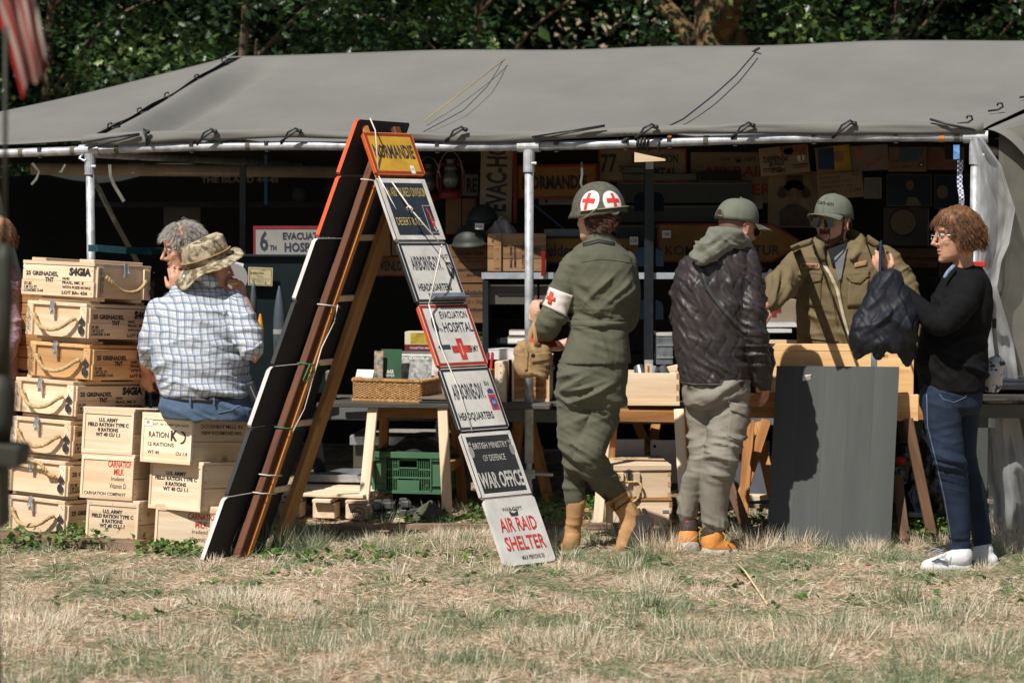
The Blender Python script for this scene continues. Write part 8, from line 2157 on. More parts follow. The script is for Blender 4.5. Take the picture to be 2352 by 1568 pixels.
for pts,so,col in (([(1582,1218,.04,22),(1580,1240,.03,27),(1574,1250,.08,26)],[(1582,1258,.02,28),(1572,1260,.14,24)],[(1582,1204,.04,23),(1581,1214,.04,25)]),([(1640,1228,-.03,25),(1636,1250,-.03,27),(1660,1256,-.03,20),(1680,1262,-.02,14)],[(1630,1268,-.04,22),(1660,1270,-.04,18),(1686,1270,-.03,12)],[(1637,1216,-.02,27),(1637,1228,-.02,28)])):
 s2 = shoe(t,o,pts,so,ORB,WSO,'boot');b = MB();lim(b,col);me = fuse(b,.006,2);me.materials.append(DCO);me.name = 'padded_collar';me.transform(Matrix.Translation(-o));q = bpy.data.objects.new('padded_collar',me);C.objects.link(q);q.parent = s2
b = MB();b.ball(P(1580,1196,.03) - o,(.03,.03,.02),10,6);b.build('red_sock',REDC,t,smooth=True)
b = MB();b.tube([P(x,y,-.10) - o for x,y in ((1660,1222),(1668,1232),(1664,1240),(1672,1246),(1668,1254))],.0035,6);b.tube([P(x,y,-.02) - o for x,y in ((1604,1210),(1612,1214),(1606,1222),(1612,1228))],.0035,6);b.build('laces',mat('yellow_laces',(.6,.42,.06),.7),t)
sb = thing('small_bag','small dark teal bag at the hip of the man in the quilted jacket','bag',tuple(P(1764,898,.10)),0);b = MB();sil(b,[(788,1752,1768,.03),(815,1750,1778,.045),(860,1752,1776,.05),(895,1756,1770,.03)],.10);cloth(sb,Vector(sb.location),b,.006,mat('teal_black_nylon',(.03,.05,.055),.6,var=.3),[FS(ax=(0,0,1),f=20,g=4,a=.006)],'bag_body')
# ============ the vendor
t = thing('person','bearded vendor in an olive field jacket, sunglasses and lettered cap behind the counter','person',tuple(P(1950,1150,.88)),0);o = Vector(t.location);o.z = 0;t.location = o
H = Head(P(1913,514,.84),(-.60,-.79,.0),k=1.04)
b = MB();H.add(b,P(1935,590,.88),nr=.060);sil(b,[(585,1890,1985,.08),(680,1860,2040,.10),(800,1860,2040,.10),(900,1865,2035,.10)],.88)
lim(b,[(1835,600,.85,22),(1795,650,.68,17),(1757,702,.5,12)]);lim(b,[(2035,610,.88,22),(2080,700,.8,17),(2080,800,.72,12)]);lim(b,[(1905,900,.88,32),(1905,1060,.86,22),(1905,1200,.88,16)]);lim(b,[(1995,900,.88,32),(1995,1060,.86,22),(1995,1200,.88,16)])
hand(b,P(1760,698,.52),(-.75,-.35,-.8),(-.2,-.9,.5),1,(.5,.55,.6,.7));hand(b,P(2082,800,.72),(-.2,-.5,-.9),(.6,-.6,0),-1,(.5,.5,.6,.6))
def vf(c):
 q = H.local(c);n_ = fbm(c * 60,2) * .02
 beard = (q[:,2] < -.035 + n_) & (q[:,2] > -.125) & (q[:,0] > -.012 + (q[:,2] + .1) * .2) & ~(((q[:,1] / .027) ** 2 + ((q[:,2] + .063) / .019) ** 2 < 1) & (q[:,0] > .06)) & ~((q[:,2] > -.070 + .5 * (.07 - q[:,0])) & (q[:,0] > .03) & (np.abs(q[:,1]) > .030))
 mous = (q[:,2] < -.041) & (q[:,2] > -.051) & (np.abs(q[:,1]) < .028) & (q[:,0] > .078)
 side = (q[:,2] > -.06) & (q[:,2] < .05) & (q[:,0] < .028) & (q[:,0] > .010) & (np.abs(q[:,1]) > .05)
 r = np.where(beard | mous | side,2,0);return np.where(H.lips(q),1,r)
skinned(t,o,b,.0050,[SKIN,LIP,STUB],vf,H)
M65 = mat('field_jacket_olive',(.155,.118,.060),.85,var=.16,scale=6,bump=.3,bscale=420,bdist=.0008)
b = MB();sil(b,[(556,1880,1985,.08),(568,1840,2005,.10),(590,1814,2036,.125),(630,1822,2056,.14),(680,1828,2066,.15),(740,1830,2072,.15),(800,1832,2076,.15),(850,1836,2070,.14)],.88)
lim(b,[(1836,602,.86,34),(1806,640,.74,33),(1780,672,.62,28),(1764,696,.53,22)]);lim(b,[(2030,598,.88,36),(2064,650,.84,38),(2088,720,.78,35),(2092,790,.72,29)])
lim(b,[(1892,594,.73,6),(1880,570,.75,12),(1890,548,.86,14),(1925,535,.97,14),(1965,545,.93,15),(1976,563,.84,13),(1958,594,.74,6)])
ob,bvv = cloth(t,o,b,.0075,M65,[FS(ax=(.2,0,1),f=16,g=4,a=.007),FS(ax=(.85,0,-.5),f=26,g=3,a=.018,c=P(1795,660,.6),r=.14,seed=1),FS(ax=(.9,0,.3),f=12,g=2,a=.012,c=P(1900,740,.7),r=.16,seed=2),FS(ax=(.3,0,1),f=24,g=4,a=.014,c=P(1880,575,.75),r=.07,seed=3),FS(ax=(-.6,0,.8),f=18,g=3,a=.014,c=P(2065,650,.7),r=.16,seed=4)],'field_jacket')
TEE = mat('black_tee',(.012,.013,.016),.9);GSH = mat('grey_shirt',(.15,.16,.17),.9);ZIP = mat('cream_zip_tape',(.52,.45,.33),.7,var=.15,scale=30)
patch(t,o,bvv,((1898,562),(1946,556),(1930,620),(1912,612)),TEE,'black_t_shirt',10,8,.008,.004);patch(t,o,bvv,((1916,592),(1946,566),(1932,640),(1925,650)),GSH,'grey_shirt',8,10,.013,.004)
band(t,o,bvv,[(1890,602),(1908,632),(1924,668),(1934,712),(1944,752),(1954,790)],7.5,ZIP,'zip_tape',.014);band(t,o,bvv,[(1884,605),(1902,640),(1914,700),(1922,745),(1938,788)],2.5,GOLDM,'zip_teeth',.010);band(t,o,bvv,[(1938,596),(1926,632),(1930,680),(1940,730),(1952,788)],3,GOLDM,'zip_teeth',.012)
for q,nm in ((((1836,622),(1890,626),(1888,636),(1834,632)),'pocket_seam'),(((1835,630),(1889,634),(1884,646),(1862,651)),'pocket_flap'),(((1836,640),(1886,644),(1884,706),(1838,702)),'chest_pocket'),(((1944,626),(1998,622),(1996,634),(1944,638)),'pocket_seam'),(((1944,636),(1998,632),(1976,652),(1954,648)),'pocket_flap'),(((1950,644),(1996,640),(1990,704),(1946,706)),'chest_pocket')):
 patch(t,o,bvv,q,M65,nm,10,6,.012 if nm == 'pocket_flap' else .007,.006)
TAPE = mat('tan_name_tape',(.42,.22,.11),.8);patch(t,o,bvv,((1839,603),(1884,606),(1883,618),(1838,615)),TAPE,'name_tape',8,3,.006,.002);patch(t,o,bvv,((1962,604),(1992,597),(1992,609),(1963,615)),TAPE,'name_tape',6,3,.006,.002)
v,f = text_geo('M65 REGIMENT',.02);b = MB();b.add([on(bvv,1841 + a * 5.6,614.5 - c * 11,.011) - o for a,c in v],f);b.build('lettering',INK,t)
band(t,o,bvv,[(1818,572),(1840,562),(1868,553)],14,M65,'shoulder_strap',.010);band(t,o,bvv,[(1990,545),(2015,562),(2036,582)],15,M65,'shoulder_strap',.010)
band(t,o,bvv,[(1832,770),(1870,778),(1925,782)],3,M65,'drawcord_seam',.008)
cp = cap_hat(t,o,Head(H.c,(-.60,-.79,.06),k=1.04),CP);me = [c for c in cp.children][0].data;bvc = BVHTree.FromPolygons([v.co + o for v in me.vertices],[tuple(p.vertices) for p in me.polygons])
v,f = text_geo('can-am',.03);b = MB();b.add([on(bvc,1877 + a * 13.2 + c * 3,468 - c * 15 + a * 2.0,.003) - o for a,c in v],f);b.build('lettering',INK,cp)
glasses(t,o,H,GOLDM,DKL,.027,.010,True)
DHR = mat('dark_brown_hair',(.05,.028,.018),.6,var=.3,scale=90)
hair(t,o,H,160,lambda q:q.z < .25 and q.x < .1 and abs(q.y) > .5,None,lambda q:(-.3,0,-1),.02,DHR,seed=5,jit=.2)
b = MB();b.tube([on(bvv,x,y,.016) - o for x,y in ((1943,566),(1936,580),(1920,598),(1912,602))],.0022,6);b.build('cord',BLACK,t)
# ============ the woman in black
t = thing('person','woman with short brown hair, glasses, black sweater and blue jeans at the right','person',tuple(PG(2190,1303)),0);o = Vector(t.location)
H = Head(P(2196,541,-.40),(-.985,-.13,-.12),k=.98)
b = MB();H.add(b,P(2215,630,-.38),nr=.047);sil(b,[(630,2190,2255,.07),(700,2165,2255,.10),(800,2145,2240,.10),(890,2140,2235,.11)],-.38)
lim(b,[(2165,900,-.45,28),(2175,1050,-.46,22),(2203,1265,-.44,14)]);lim(b,[(2215,900,-.32,28),(2215,1070,-.28,20),(2258,1255,-.26,14)]);lim(b,[(2230,665,-.50,20),(2165,735,-.58,16),(2050,650,-.5,11),(2034,630,-.5,10)]);lim(b,[(2225,665,-.25,20),(2150,740,-.22,15),(2060,690,-.3,11)])
hand(b,P(2036,634,-.5),(-.45,-.1,1),(-.35,-.9,-.1),-1,(.9,.95,1.0,1.1),.92,thumb=.7);hand(b,P(2060,690,-.3),(-1,-.2,.3),(0,-.2,1),1,(.6,.6,.7,.7),.9)
skinned(t,o,b,.0050,[SKIN,LIP],lambda c:H.lips(H.local(c)).astype(int),H);eyes(t,o,H)
BKN = mat('black_knit',(.008,.008,.009),.9,var=.3,scale=25,bump=.4,bscale=500,spec=.15)
b = MB();sil(b,[(612,2196,2256,.05),(622,2182,2260,.08),(640,2170,2270,.12),(665,2152,2277,.14),(705,2136,2280,.15),(745,2122,2274,.15),(783,2112,2266,.15),(841,2105,2270,.155),(896,2112,2258,.152)],-.38)
lim(b,[(2232,655,-.47,33),(2200,705,-.56,33),(2160,745,-.60,29),(2120,715,-.57,25),(2070,668,-.52,19)])
ob,bvw = cloth(t,o,b,.0075,BKN,[FS(ax=(.7,0,1),f=14,g=3,a=.010),FS(ax=(.3,0,1),f=18,g=3,a=.016,c=P(2170,760,-.5),r=.14,seed=1),FS(ax=(-.4,0,1),f=14,g=2,a=.016,c=P(2200,850,-.5),r=.16,seed=2)],'sweater')
b = MB();lim(b,[(2190,612,-.46,5),(2178,624,-.47,5),(2170,636,-.48,4)]);cloth(t,o,b,.004,mat('blue_blouse',(.22,.28,.42),.8,var=.4,scale=80),[],'collar',1)
JN = mat('dark_blue_denim',(.013,.026,.056),.85,var=.30,scale=9,bump=.3,bscale=500,bdist=.0006,col2=(.007,.014,.030))
b = MB();sil(b,[(870,2122,2252,.135),(900,2112,2257,.145),(930,2114,2254,.14),(950,2120,2240,.11)],-.38)
lim(b,[(2158,905,-.44,45),(2164,960,-.46,43),(2178,1040,-.48,37),(2192,1110,-.46,33),(2202,1190,-.45,27),(2206,1255,-.44,24)]);lim(b,[(2214,905,-.33,43),(2208,975,-.30,39),(2214,1050,-.29,30),(2232,1120,-.27,30),(2250,1200,-.26,24),(2256,1244,-.25,22)])
ob,bvn = cloth(t,o,b,.007,JN,[FS(ax=(.1,0,1),f=16,g=4,a=.004),FS(ax=(-.3,0,1),f=30,g=4,a=.012,c=P(2170,960,-.55),r=.10,seed=1),FS(ax=(.25,0,1),f=34,g=4,a=.014,c=P(2185,1070,-.6),r=(.12,.3,.10),seed=2),FS(ax=(0,0,1),f=38,g=4,a=.012,c=P(2210,1245,-.5),r=(.2,.3,.05),seed=3)],'jeans')
band(t,o,bvn,[(2128,905),(2130,980),(2150,1060),(2168,1140),(2186,1250)],2.0,mat('pale_stitching',(.12,.16,.24),.8),'side_seam',.002);band(t,o,bvn,[(2158,905),(2166,916),(2192,924),(2218,912),(2222,902)],1.8,mat('pale_stitching',(.12,.16,.24),.8),'pocket_seam',.002)
WSH = mat('white_trainer',(.66,.66,.68),.6,var=.1,scale=14,bump=.2,bscale=90,dirt=.15,dcol=(.4,.38,.34));LGR = mat('light_grey_panel',(.42,.42,.46),.6)
for pts,so in (([(2210,1268,-.44,24),(2206,1280,-.46,27),(2178,1286,-.48,20),(2150,1292,-.50,15),(2126,1296,-.51,11)],[(2216,1301,-.46,19),(2170,1303,-.50,13),(2124,1303,-.52,11)]),([(2260,1262,-.26,23),(2258,1276,-.26,26),(2278,1286,-.28,16)],[(2258,1295,-.26,24),(2282,1296,-.28,15)])):
 s2 = shoe(t,o,pts,so,WSH,WSH,'trainer')
 if pts[0][0] == 2210:
  bvs = BVHTree.FromPolygons([v.co + o for v in s2.data.vertices],[tuple(p.vertices) for p in s2.data.polygons]);v,f = text_geo('N',.03)
  b = MB();b.add([on(bvs,2164 + a * 26 + c * 5,1294 - c * 22,.003) - o for a,c in v],f);b.build('side_emblem',LGR,t)
  for k in range(3):band(t,o,bvs,[(2146 + 9 * k,1288 - 4 * k),(2156 + 9 * k,1278 - 4 * k)],2.5,LGR,'lace',.004)
  b = MB();b.tube([P(x,y,-.56) - o for x,y in ((2168,1270),(2150,1264),(2140,1268),(2132,1264),(2144,1258),(2166,1264))],.004,6);b.build('lace_bow',mat('grey_lace',(.28,.30,.36),.7),t)
BRH = mat('chestnut_hair',(.25,.115,.05),.52,col2=(.060,.028,.015),scale=60,spec=.35)
def wc(b):b.ball(H.w(.022,0,.062) - o,(.068,.080,.068),16,10,H.R);b.ball(H.w(-.020,0,.026) - o,(.100,.090,.112),18,12,H.R);b.ball(H.w(-.045,0,-.030) - o,(.060,.074,.060),14,10,H.R)
hair(t,o,H,6000,lambda q:not (q.x > .42 and q.z < .62) and q.z > -.45,None,lambda q:(-.30 + .7 * (q.x > .3) * (q.z > .3),q.y * .3,-.85),.062,BRH,r=.0008,seed=9,cap=wc,jit=.17,segs=6)
glasses(t,o,H,mat('silver_wire',(.6,.58,.56),.3,metal=.9),None,.021,.004)
ph = thing('mobile_phone','dark blue phone held upright by the woman in black','phone',tuple(P(2023,606,-.53)),0);ph.rotation_euler = (0,R(-8),R(78));b = MB();b.box((0,0,.03),(.072,.009,.14));b.build('case',mat('navy_phone',(.02,.07,.14),.3),ph,bevel=.003);b = MB();b.box((0,.006,.03),(.064,.003,.13));b.build('screen',mat('phone_glass',(.01,.01,.012),.1),ph)
hj = thing('held_jacket','dark navy quilted jacket hanging over the forearm of the woman in black','jacket',tuple(P(2040,840,-.56)),0);oj = Vector(hj.location)
NQ = mat('navy_nylon_quilt',(.010,.012,.020),.6,var=.3,scale=9,spec=.35,bump=.35,bscale=26,bdist=.010)
b = MB();sil(b,[(624,2022,2064,.04),(640,2010,2074,.055),(665,1998,2084,.065),(692,1985,2096,.075),(720,1974,2108,.085),(753,1958,2112,.09),(783,1951,2109,.088),(805,1956,2096,.075)],-.56)
lim(b,[(1985,780,-.58,32),(1975,806,-.58,15),(1966,822,-.58,6)]);lim(b,[(2080,780,-.54,30),(2088,810,-.54,18),(2087,834,-.54,7)]);lim(b,[(2022,785,-.60,30),(2018,808,-.60,14)])
cloth(hj,oj,b,.0065,NQ,[FS(ax=(.8,0,.6),f=18,g=3.5,a=.012,w=.8),FS(ax=(-.8,0,.6),f=14,g=3,a=.010,seed=4)],'quilted_shell',fn=lambda me:quilt(me))
hb = thing('handbag','small white handbag with blue floral print behind the sweater','bag',tuple(P(2282,905,-.22)),0)
FL = mat('blue_floral_print',(.58,.56,.52),.7,col2=(.03,.05,.16),scale=22,lo=.46,hi=.50,detail=2)
b = MB();sil(b,[(815,2284,2296,.02),(836,2262,2310,.04),(870,2258,2304,.05),(900,2262,2292,.04)],-.22);cloth(hb,Vector(hb.location),b,.006,FL,[FS(ax=(.6,0,1),f=16,g=3,a=.006)],'bag_body')
b = MB();q = Vector(hb.location);b.tube([P(2262,650,-.25) - q,P(2282,700,-.24) - q,P(2284,760,-.22) - q,P(2290,818,-.22) - q],.010,8,flat=.2,hint=(0,1,0));b.build('shoulder_strap',mat('light_grey_strap',(.33,.34,.36),.7),hb,smooth=True);b = MB();b.box(P(2284,743,-.235) - q,(.018,.01,.045));b.build('strap_buckle',BLACK,hb,bevel=.003)
b = MB();b.box((0,0,0),(.07,.03,.028));o2 = b.build('red_tool_handle',REDC,bevel=.004);o2.location = P(2246,607,.3);tag(o2,'small red and black handle sticking out behind the woman in black','tool')
# ============ the man eating, seated on the ration K crate
t = thing('person','heavy man in a plaid shirt and camouflage hat seated on a crate, eating','person',tuple(P(470,958,.16)),0);o = Vector(t.location)
H = Head(P(486,614,.10),(.86,.46,-.12),k=.96)
b = MB();H.add(b,P(462,672,.12),nr=.066);sil(b,[(660,420,500,.09),(720,375,545,.14),(850,375,545,.17),(940,385,560,.16)],.14)
lim(b,[(545,705,.06,24),(584,815,-.02,20),(572,745,.04,22),(556,688,.10,15)]);lim(b,[(358,715,.12,24),(338,800,.30,18),(338,846,.66,15)]);lim(b,[(420,925,.2,36),(440,935,.6,30),(455,1090,.66,20)]);lim(b,[(540,925,.2,36),(590,935,.58,30),(610,1090,.62,20)])
hand(b,P(556,690,.09),(-.25,.2,1),(.75,-.65,.1),1,(1.0,1.0,1.05,1.1),1.0,thumb=.8);hand(b,P(338,846,.68),(-.1,.1,-1),(-.3,-.9,.2),1,(.9,.9,1.0,1.0),1.0)
skinned(t,o,b,.0055,[SKINR,LIP],lambda c:H.lips(H.local(c)).astype(int),H)
def plaid():
 m,nt,b2 = _new('blue_white_plaid');N,Lk = nt.nodes,nt.links
 tc = N.new('ShaderNodeTexCoord');ns = N.new('ShaderNodeTexNoise');ns.inputs['Scale'].default_value = 5;ns.inputs['Detail'].default_value = 2
 Lk.new(tc.outputs['Object'],ns.inputs['Vector'])
 wp = N.new('ShaderNodeMix');wp.data_type = 'VECTOR';wp.inputs[0].default_value = .045;Lk.new(tc.outputs['Object'],wp.inputs[4]);Lk.new(ns.outputs['Color'],wp.inputs[5])
 sp = N.new('ShaderNodeSeparateXYZ');Lk.new(wp.outputs[1],sp.inputs[0])
 def M(op,a,c=None):
  n = N.new('ShaderNodeMath');n.operation = op
  for i,x in enumerate((a,c)):
   if x is None:continue
   if isinstance(x,(int,float)):n.inputs[i].default_value = x
   else:Lk.new(x,n.inputs[i])
  return n.outputs[0]
 def lines(ax,per,wd,off=0.0):return M('LESS_THAN',M('FRACT',M('ADD',M('MULTIPLY',ax,1 / per),off)),wd)
 ax = M('ADD',sp.outputs[0],M('MULTIPLY',sp.outputs[1],.55));az = sp.outputs[2]
 def mix(a,fac,col,k):
  mx = N.new('ShaderNodeMix');mx.data_type = 'RGBA';Lk.new(M('MULTIPLY',fac,k),mx.inputs[0])
  if isinstance(a,tuple):mx.inputs[6].default_value = a
  else:Lk.new(a,mx.inputs[6])
  mx.inputs[7].default_value = col;return mx.outputs[2]
 c = (.60,.63,.66,1)
 for axx in (ax,az):
  c = mix(c,lines(axx,.032,.36),(.24,.30,.42,1),.60);c = mix(c,lines(axx,.032,.13),(.04,.065,.14,1),.60);c = mix(c,lines(axx,.032,.10,.45),(.30,.32,.30,1),.45)
 Lk.new(c,b2.inputs['Base Color']);b2.inputs['Roughness'].default_value = .85;b2.inputs['Specular IOR Level'].default_value = .2
 return m
PLD = plaid()
b = MB();sil(b,[(634,440,490,.07),(645,425,497,.085),(660,402,515,.11),(682,374,545,.14),(720,352,566,.17),(760,346,568,.19),(800,348,566,.205),(847,352,564,.215),(885,364,568,.215),(906,370,572,.205)],.14)
lim(b,[(536,702,.08,34),(562,750,.03,33),(578,795,-.01,31)]);lim(b,[(366,712,.12,30),(350,770,.12,28),(345,822,.22,26)])
lim(b,[(430,636,.05,11),(455,632,.01,12),(488,648,.03,12)])
ob,bvp = cloth(t,o,b,.0078,PLD,[FS(ax=(.1,0,1),f=14,g=3,a=.012),FS(ax=(.4,0,1),f=20,g=3,a=.022,c=P(520,830,-.02),r=.16,seed=1),FS(ax=(-.3,0,1),f=18,g=3,a=.020,c=P(400,850,-.02),r=.16,seed=2),FS(ax=(.9,0,.5),f=16,g=2,a=.016,c=P(545,740,0),r=.10,seed=3),FS(ax=(1,0,0),f=10,g=1.5,a=.012,c=P(440,740,-.1),r=.2,seed=4)],'plaid_shirt')
band(t,o,bvp,[(385,672),(440,668),(500,672),(545,690)],2,mat('seam_blue',(.22,.27,.36),.8),'yoke_seam',.002);band(t,o,bvp,[(560,806),(585,800),(604,786)],9,PLD,'sleeve_hem',.004)
DEN = mat('washed_denim',(.095,.145,.225),.85,var=.3,scale=8,bump=.3,bscale=400,bdist=.0008,col2=(.055,.095,.17))
b = MB();sil(b,[(895,376,566,.19),(915,368,576,.205),(935,366,584,.21),(957,376,588,.20)],.14);lim(b,[(420,930,.2,42),(440,938,.6,38),(450,1010,.68,28),(455,1110,.66,24)]);lim(b,[(545,922,.18,44),(592,930,.56,38),(606,1010,.64,28),(612,1110,.62,24)])
ob,bvd = cloth(t,o,b,.008,DEN,[FS(ax=(.3,0,1),f=16,g=3,a=.012),FS(ax=(.5,0,1),f=20,g=3,a=.02,c=P(550,935,-.05),r=.12,seed=2)],'jeans')
band(t,o,bvd,[(372,908),(420,916),(480,918),(540,912),(572,904)],9,mat('dark_belt',(.035,.03,.028),.5),'belt',.008)
for x in (436,491):band(t,o,bvd,[(x,906),(x + 1,932)],5,DEN,'belt_loop',.013)
band(t,o,bvd,[(500,948),(530,942),(556,928),(566,916)],2,mat('denim_seam',(.16,.22,.32),.8),'pocket_seam',.003)
sh = [(455,1118,.64,22),(456,1132,.56,22),(458,1140,.45,16)]
shoe(t,o,sh,None,BLACK,BLACK,'shoe');shoe(t,o,[(612,1118,.6,22),(613,1132,.52,22),(614,1140,.42,16)],None,BLACK,BLACK,'shoe')
ht = thing('bush_hat','camouflage brimmed bush hat on the seated man','hat',tuple(P(472,596,.10)),0);oh = Vector(ht.location)
CAMO = mat('multicam_cloth',(.46,.40,.28),.9,col2=(.13,.10,.055),scale=26,lo=.42,hi=.58,detail=2,bump=.3,bscale=300)
HH = Head(P(484,611,.11),(.80,.45,.34));
b = MB();
def crown_f(u,v):
 a = 2 * math.pi * u;rr = 1.0 - .14 * v - (.8 * max(0,v - .82) / .18 if v > .82 else 0);z = .108 * min(1,v / .82) + .008 * math.sin(a * 2 + 1) * min(1,v);n_ = nz(math.cos(a) * 2,math.sin(a) * 2 + v * 2,1.3) * .010
 return HH.w((.121 * rr + n_) * math.cos(a) - .006,(.105 * rr + n_) * math.sin(a),z + .022) - oh
b.grid(crown_f,54,18);b.build('hat_crown',CAMO,ht,smooth=True)
b = MB();b.grid(lambda u,v:HH.w((.120 + .056 * v) * math.cos(2 * math.pi * u) - .008,(.104 + .054 * v) * math.sin(2 * math.pi * u),.024 - .030 * v * (1.15 - .75 * math.cos(2 * math.pi * u)) + .013 * v * math.sin(6.28 * u * 3 + 1) + .008 * v * math.sin(6.28 * u * 5)) - oh,60,6,thick=.004);b.build('hat_brim',CAMO,ht,smooth=True)
b = MB();b.tube([HH.w(.119 * math.cos(a) - .006,.103 * math.sin(a),.056) - oh for a in np.linspace(0,2 * math.pi,41)[:-1]],.011,6,flat=.28,hint=tuple(HH.u),closed=True);b.build('hat_band',mat('coyote_webbing',(.34,.20,.09),.85,var=.25,scale=30),ht,smooth=True)
for a in (R(118),R(150)):
 b = MB();b.ball(HH.w(.111 * math.cos(a) - .006,.097 * math.sin(a),.100) - oh,.007,8,6);b.build('vent_eyelet',BLACK,ht)
hair(t,o,H,260,lambda q:q.x < .15 and q.z < .1,None,lambda q:(-.4,0,-1),.022,mat('grey_brown_hair',(.20,.16,.13),.7,var=.4,scale=90),seed=6,jit=.2)
# what he eats, and the white plate
b = MB();b.tube([(-.03,0,.006),(-.01,0,0),(.012,0,0),(.03,0,.004)],[.008,.016,.016,.009],10,flat=.7);o2 = b.build('bread_roll',mat('bread_crust',(.62,.36,.14),.7,var=.4,scale=40),smooth=True);o2.location = P(536,650,.07);tag(o2,'small bread roll with filling held at the mouth of the seated man','bread roll')
b = MB();b.tube([(-.024,-.004,.010),(0,-.004,.012),(.02,-.004,.010)],.006,8);b.build('filling',mat('white_red_filling',(.7,.6,.55),.6,col2=(.4,.03,.02),scale=50),o2)
b = MB();b.tube([(0,0,0),(0,.004,0)],.080,30);o2 = b.build('paper_plate',PAPER,bevel=.001);o2.location = P(532,640,.42);o2.rotation_euler = (R(15),R(10),R(20));tag(o2,'round white paper plate behind the bread and hand','plate')
cn = thing('walking_cane','teal walking cane with black grip left of the seated man','cane',tuple(P(349,1150,.76)),0);q = Vector(cn.location)
b = MB();b.tube([Vector((0,0,0)),P(345,860,.72) - q],.009,10);b.build('shaft',mat('teal_cane',(.015,.09,.13),.4),cn,smooth=True);b = MB();b.tube([P(346,888,.72) - q,P(345,860,.72) - q,P(342,846,.71) - q,P(330,844,.68) - q],.014,10);b.build('grip',BLACK,cn,smooth=True)
kk = thing('holster','black belt pouch at the hip of the seated man','pouch',tuple(P(582,900,.0)),0);b = MB();b.box((0,0,0),(.045,.03,.10),Matrix.Rotation(R(-20),3,'Y'));b.build('pouch_body',BLACK,kk,bevel=.008);b = MB();b.tube([(-.012,-.02,.03),(.02,-.02,-.045)],.003,6);b.build('zip',STEEL,kk)
# ============ grey-haired man behind, and the person at the left edge
t = thing('person','grey-haired man with glasses facing left, hand at his chin','person',tuple(P(440,1120,.80)),0);o = Vector(t.location);o.z = 0;t.location = o
H = Head(P(423,572,.78),(-.93,-.30,-.20),k=1.03)
b = MB();H.add(b,P(445,660,.84),nr=.06,nose=1.15);sil(b,[(660,400,500,.09),(760,370,530,.14),(900,375,530,.15)],.9);lim(b,[(395,700,.75,24),(385,790,.62,18),(408,690,.66,14),(410,668,.67,12)]);lim(b,[(500,700,.9,24),(510,800,.8,18),(450,850,.6,14)]);lim(b,[(410,900,.85,34),(400,930,.4,28),(395,1080,.42,20)]);lim(b,[(490,900,.85,34),(485,930,.45,28),(480,1080,.45,20)])
hand(b,P(410,672,.67),(-.15,0,1),(.1,-.9,.1),1,(.5,.6,.7,.8),.95);hand(b,P(450,850,.6),(-1,-.2,-.2),(0,-.3,1),-1,(.4,.4,.4,.4))
skinned(t,o,b,.0058,[SKIN,LIP],lambda c:H.lips(H.local(c)).astype(int),H);eyes(t,o,H)
DKJ = mat('dark_jumper',(.03,.035,.04),.9)
b = MB();sil(b,[(640,425,475,.08),(660,395,510,.11),(700,372,530,.14),(800,366,536,.16),(910,370,535,.17)],.9);lim(b,[(392,700,.78,32),(384,790,.64,27),(402,710,.66,22)]);lim(b,[(505,700,.9,32),(512,800,.8,27),(470,845,.65,20)]);cloth(t,o,b,.010,DKJ,[FS(ax=(.3,0,1),f=14,g=3,a=.012)],'jumper')
b = MB();lim(b,[(415,905,.85,42),(402,935,.4,36),(396,1110,.42,24)]);lim(b,[(490,905,.85,42),(486,935,.45,36),(480,1110,.45,24)]);cloth(t,o,b,.010,GREYM,[FS(ax=(.3,0,1),f=14,g=3,a=.010)],'trousers')
for x in (396,480):shoe(t,o,[(x,1120,.42,20),(x - 4,1134,.34,20),(x - 8,1140,.24,14)],None,BLACK,BLACK,'shoe')
GRH = mat('silver_hair',(.52,.49,.46),.5,col2=(.20,.17,.145),scale=60,spec=.5)
hair(t,o,H,3500,lambda q:not (q.x > .55 and q.z < .50) and q.z > -.35 and not (abs(q.y) > .75 and q.x > .1 and q.z < .05),None,lambda q:(-.1 + .9 * (q.x > .1),q.y * .6,-.55),.050,GRH,r=.0008,seed=11,cap=lambda b:b.ball(H.w(-.018,0,.026) - o,(.099,.087,.113),18,12,H.R),jit=.22)
glasses(t,o,H,BLACK,None,.020,.002)
t = thing('person','person in a colourful knitted jumper cut off by the left edge','person',tuple(P(-20,1120,1.0)),0);o = Vector(t.location);o.z = 0;t.location = o
H = Head(P(-12,550,1.0),(-.8,-.5,-.1),k=.95)
b = MB();H.add(b,P(-5,620,1.05),nr=.05);sil(b,[(620,-60,30,.08),(720,-75,35,.12),(900,-75,30,.13)],1.05);lim(b,[(20,640,1.05,22),(30,780,1.0,16),(0,850,.9,13)]);lim(b,[(-70,640,1.05,22),(-90,780,1.0,16),(-60,850,.9,13)]);lim(b,[(-45,900,1.05,30),(-45,1140,1.05,18)]);lim(b,[(5,900,1.05,30),(5,1140,1.05,18)]);hand(b,P(0,852,.9),(0,-.2,-1),(1,-.3,0),1,(.3,.3,.3,.3),.9)
skinned(t,o,b,.007,[SKIN,LIP],None,H)
KN = mat('multicolour_knit',(.48,.30,.22),.95,col2=(.22,.16,.30),scale=50,stretch=(1,1,3),lo=.4,hi=.6,bump=.8,bscale=90,bdist=.004)
b = MB();sil(b,[(598,-30,18,.07),(612,-60,34,.10),(650,-75,40,.13),(780,-80,44,.15),(920,-80,40,.15)],1.05);lim(b,[(18,640,1.05,26),(28,760,1.0,22),(6,830,.92,18)]);lim(b,[(-72,640,1.05,26),(-90,780,1.0,22),(-62,840,.92,18)]);cloth(t,o,b,.010,KN,[FS(ax=(0,0,1),f=14,g=3,a=.010)],'knitted_jumper')
b = MB();lim(b,[(-45,910,1.05,38),(-45,1130,1.05,24)]);lim(b,[(5,910,1.05,38),(5,1130,1.05,24)]);cloth(t,o,b,.010,GREYM,[FS(ax=(0,0,1),f=14,g=3,a=.010)],'trousers')
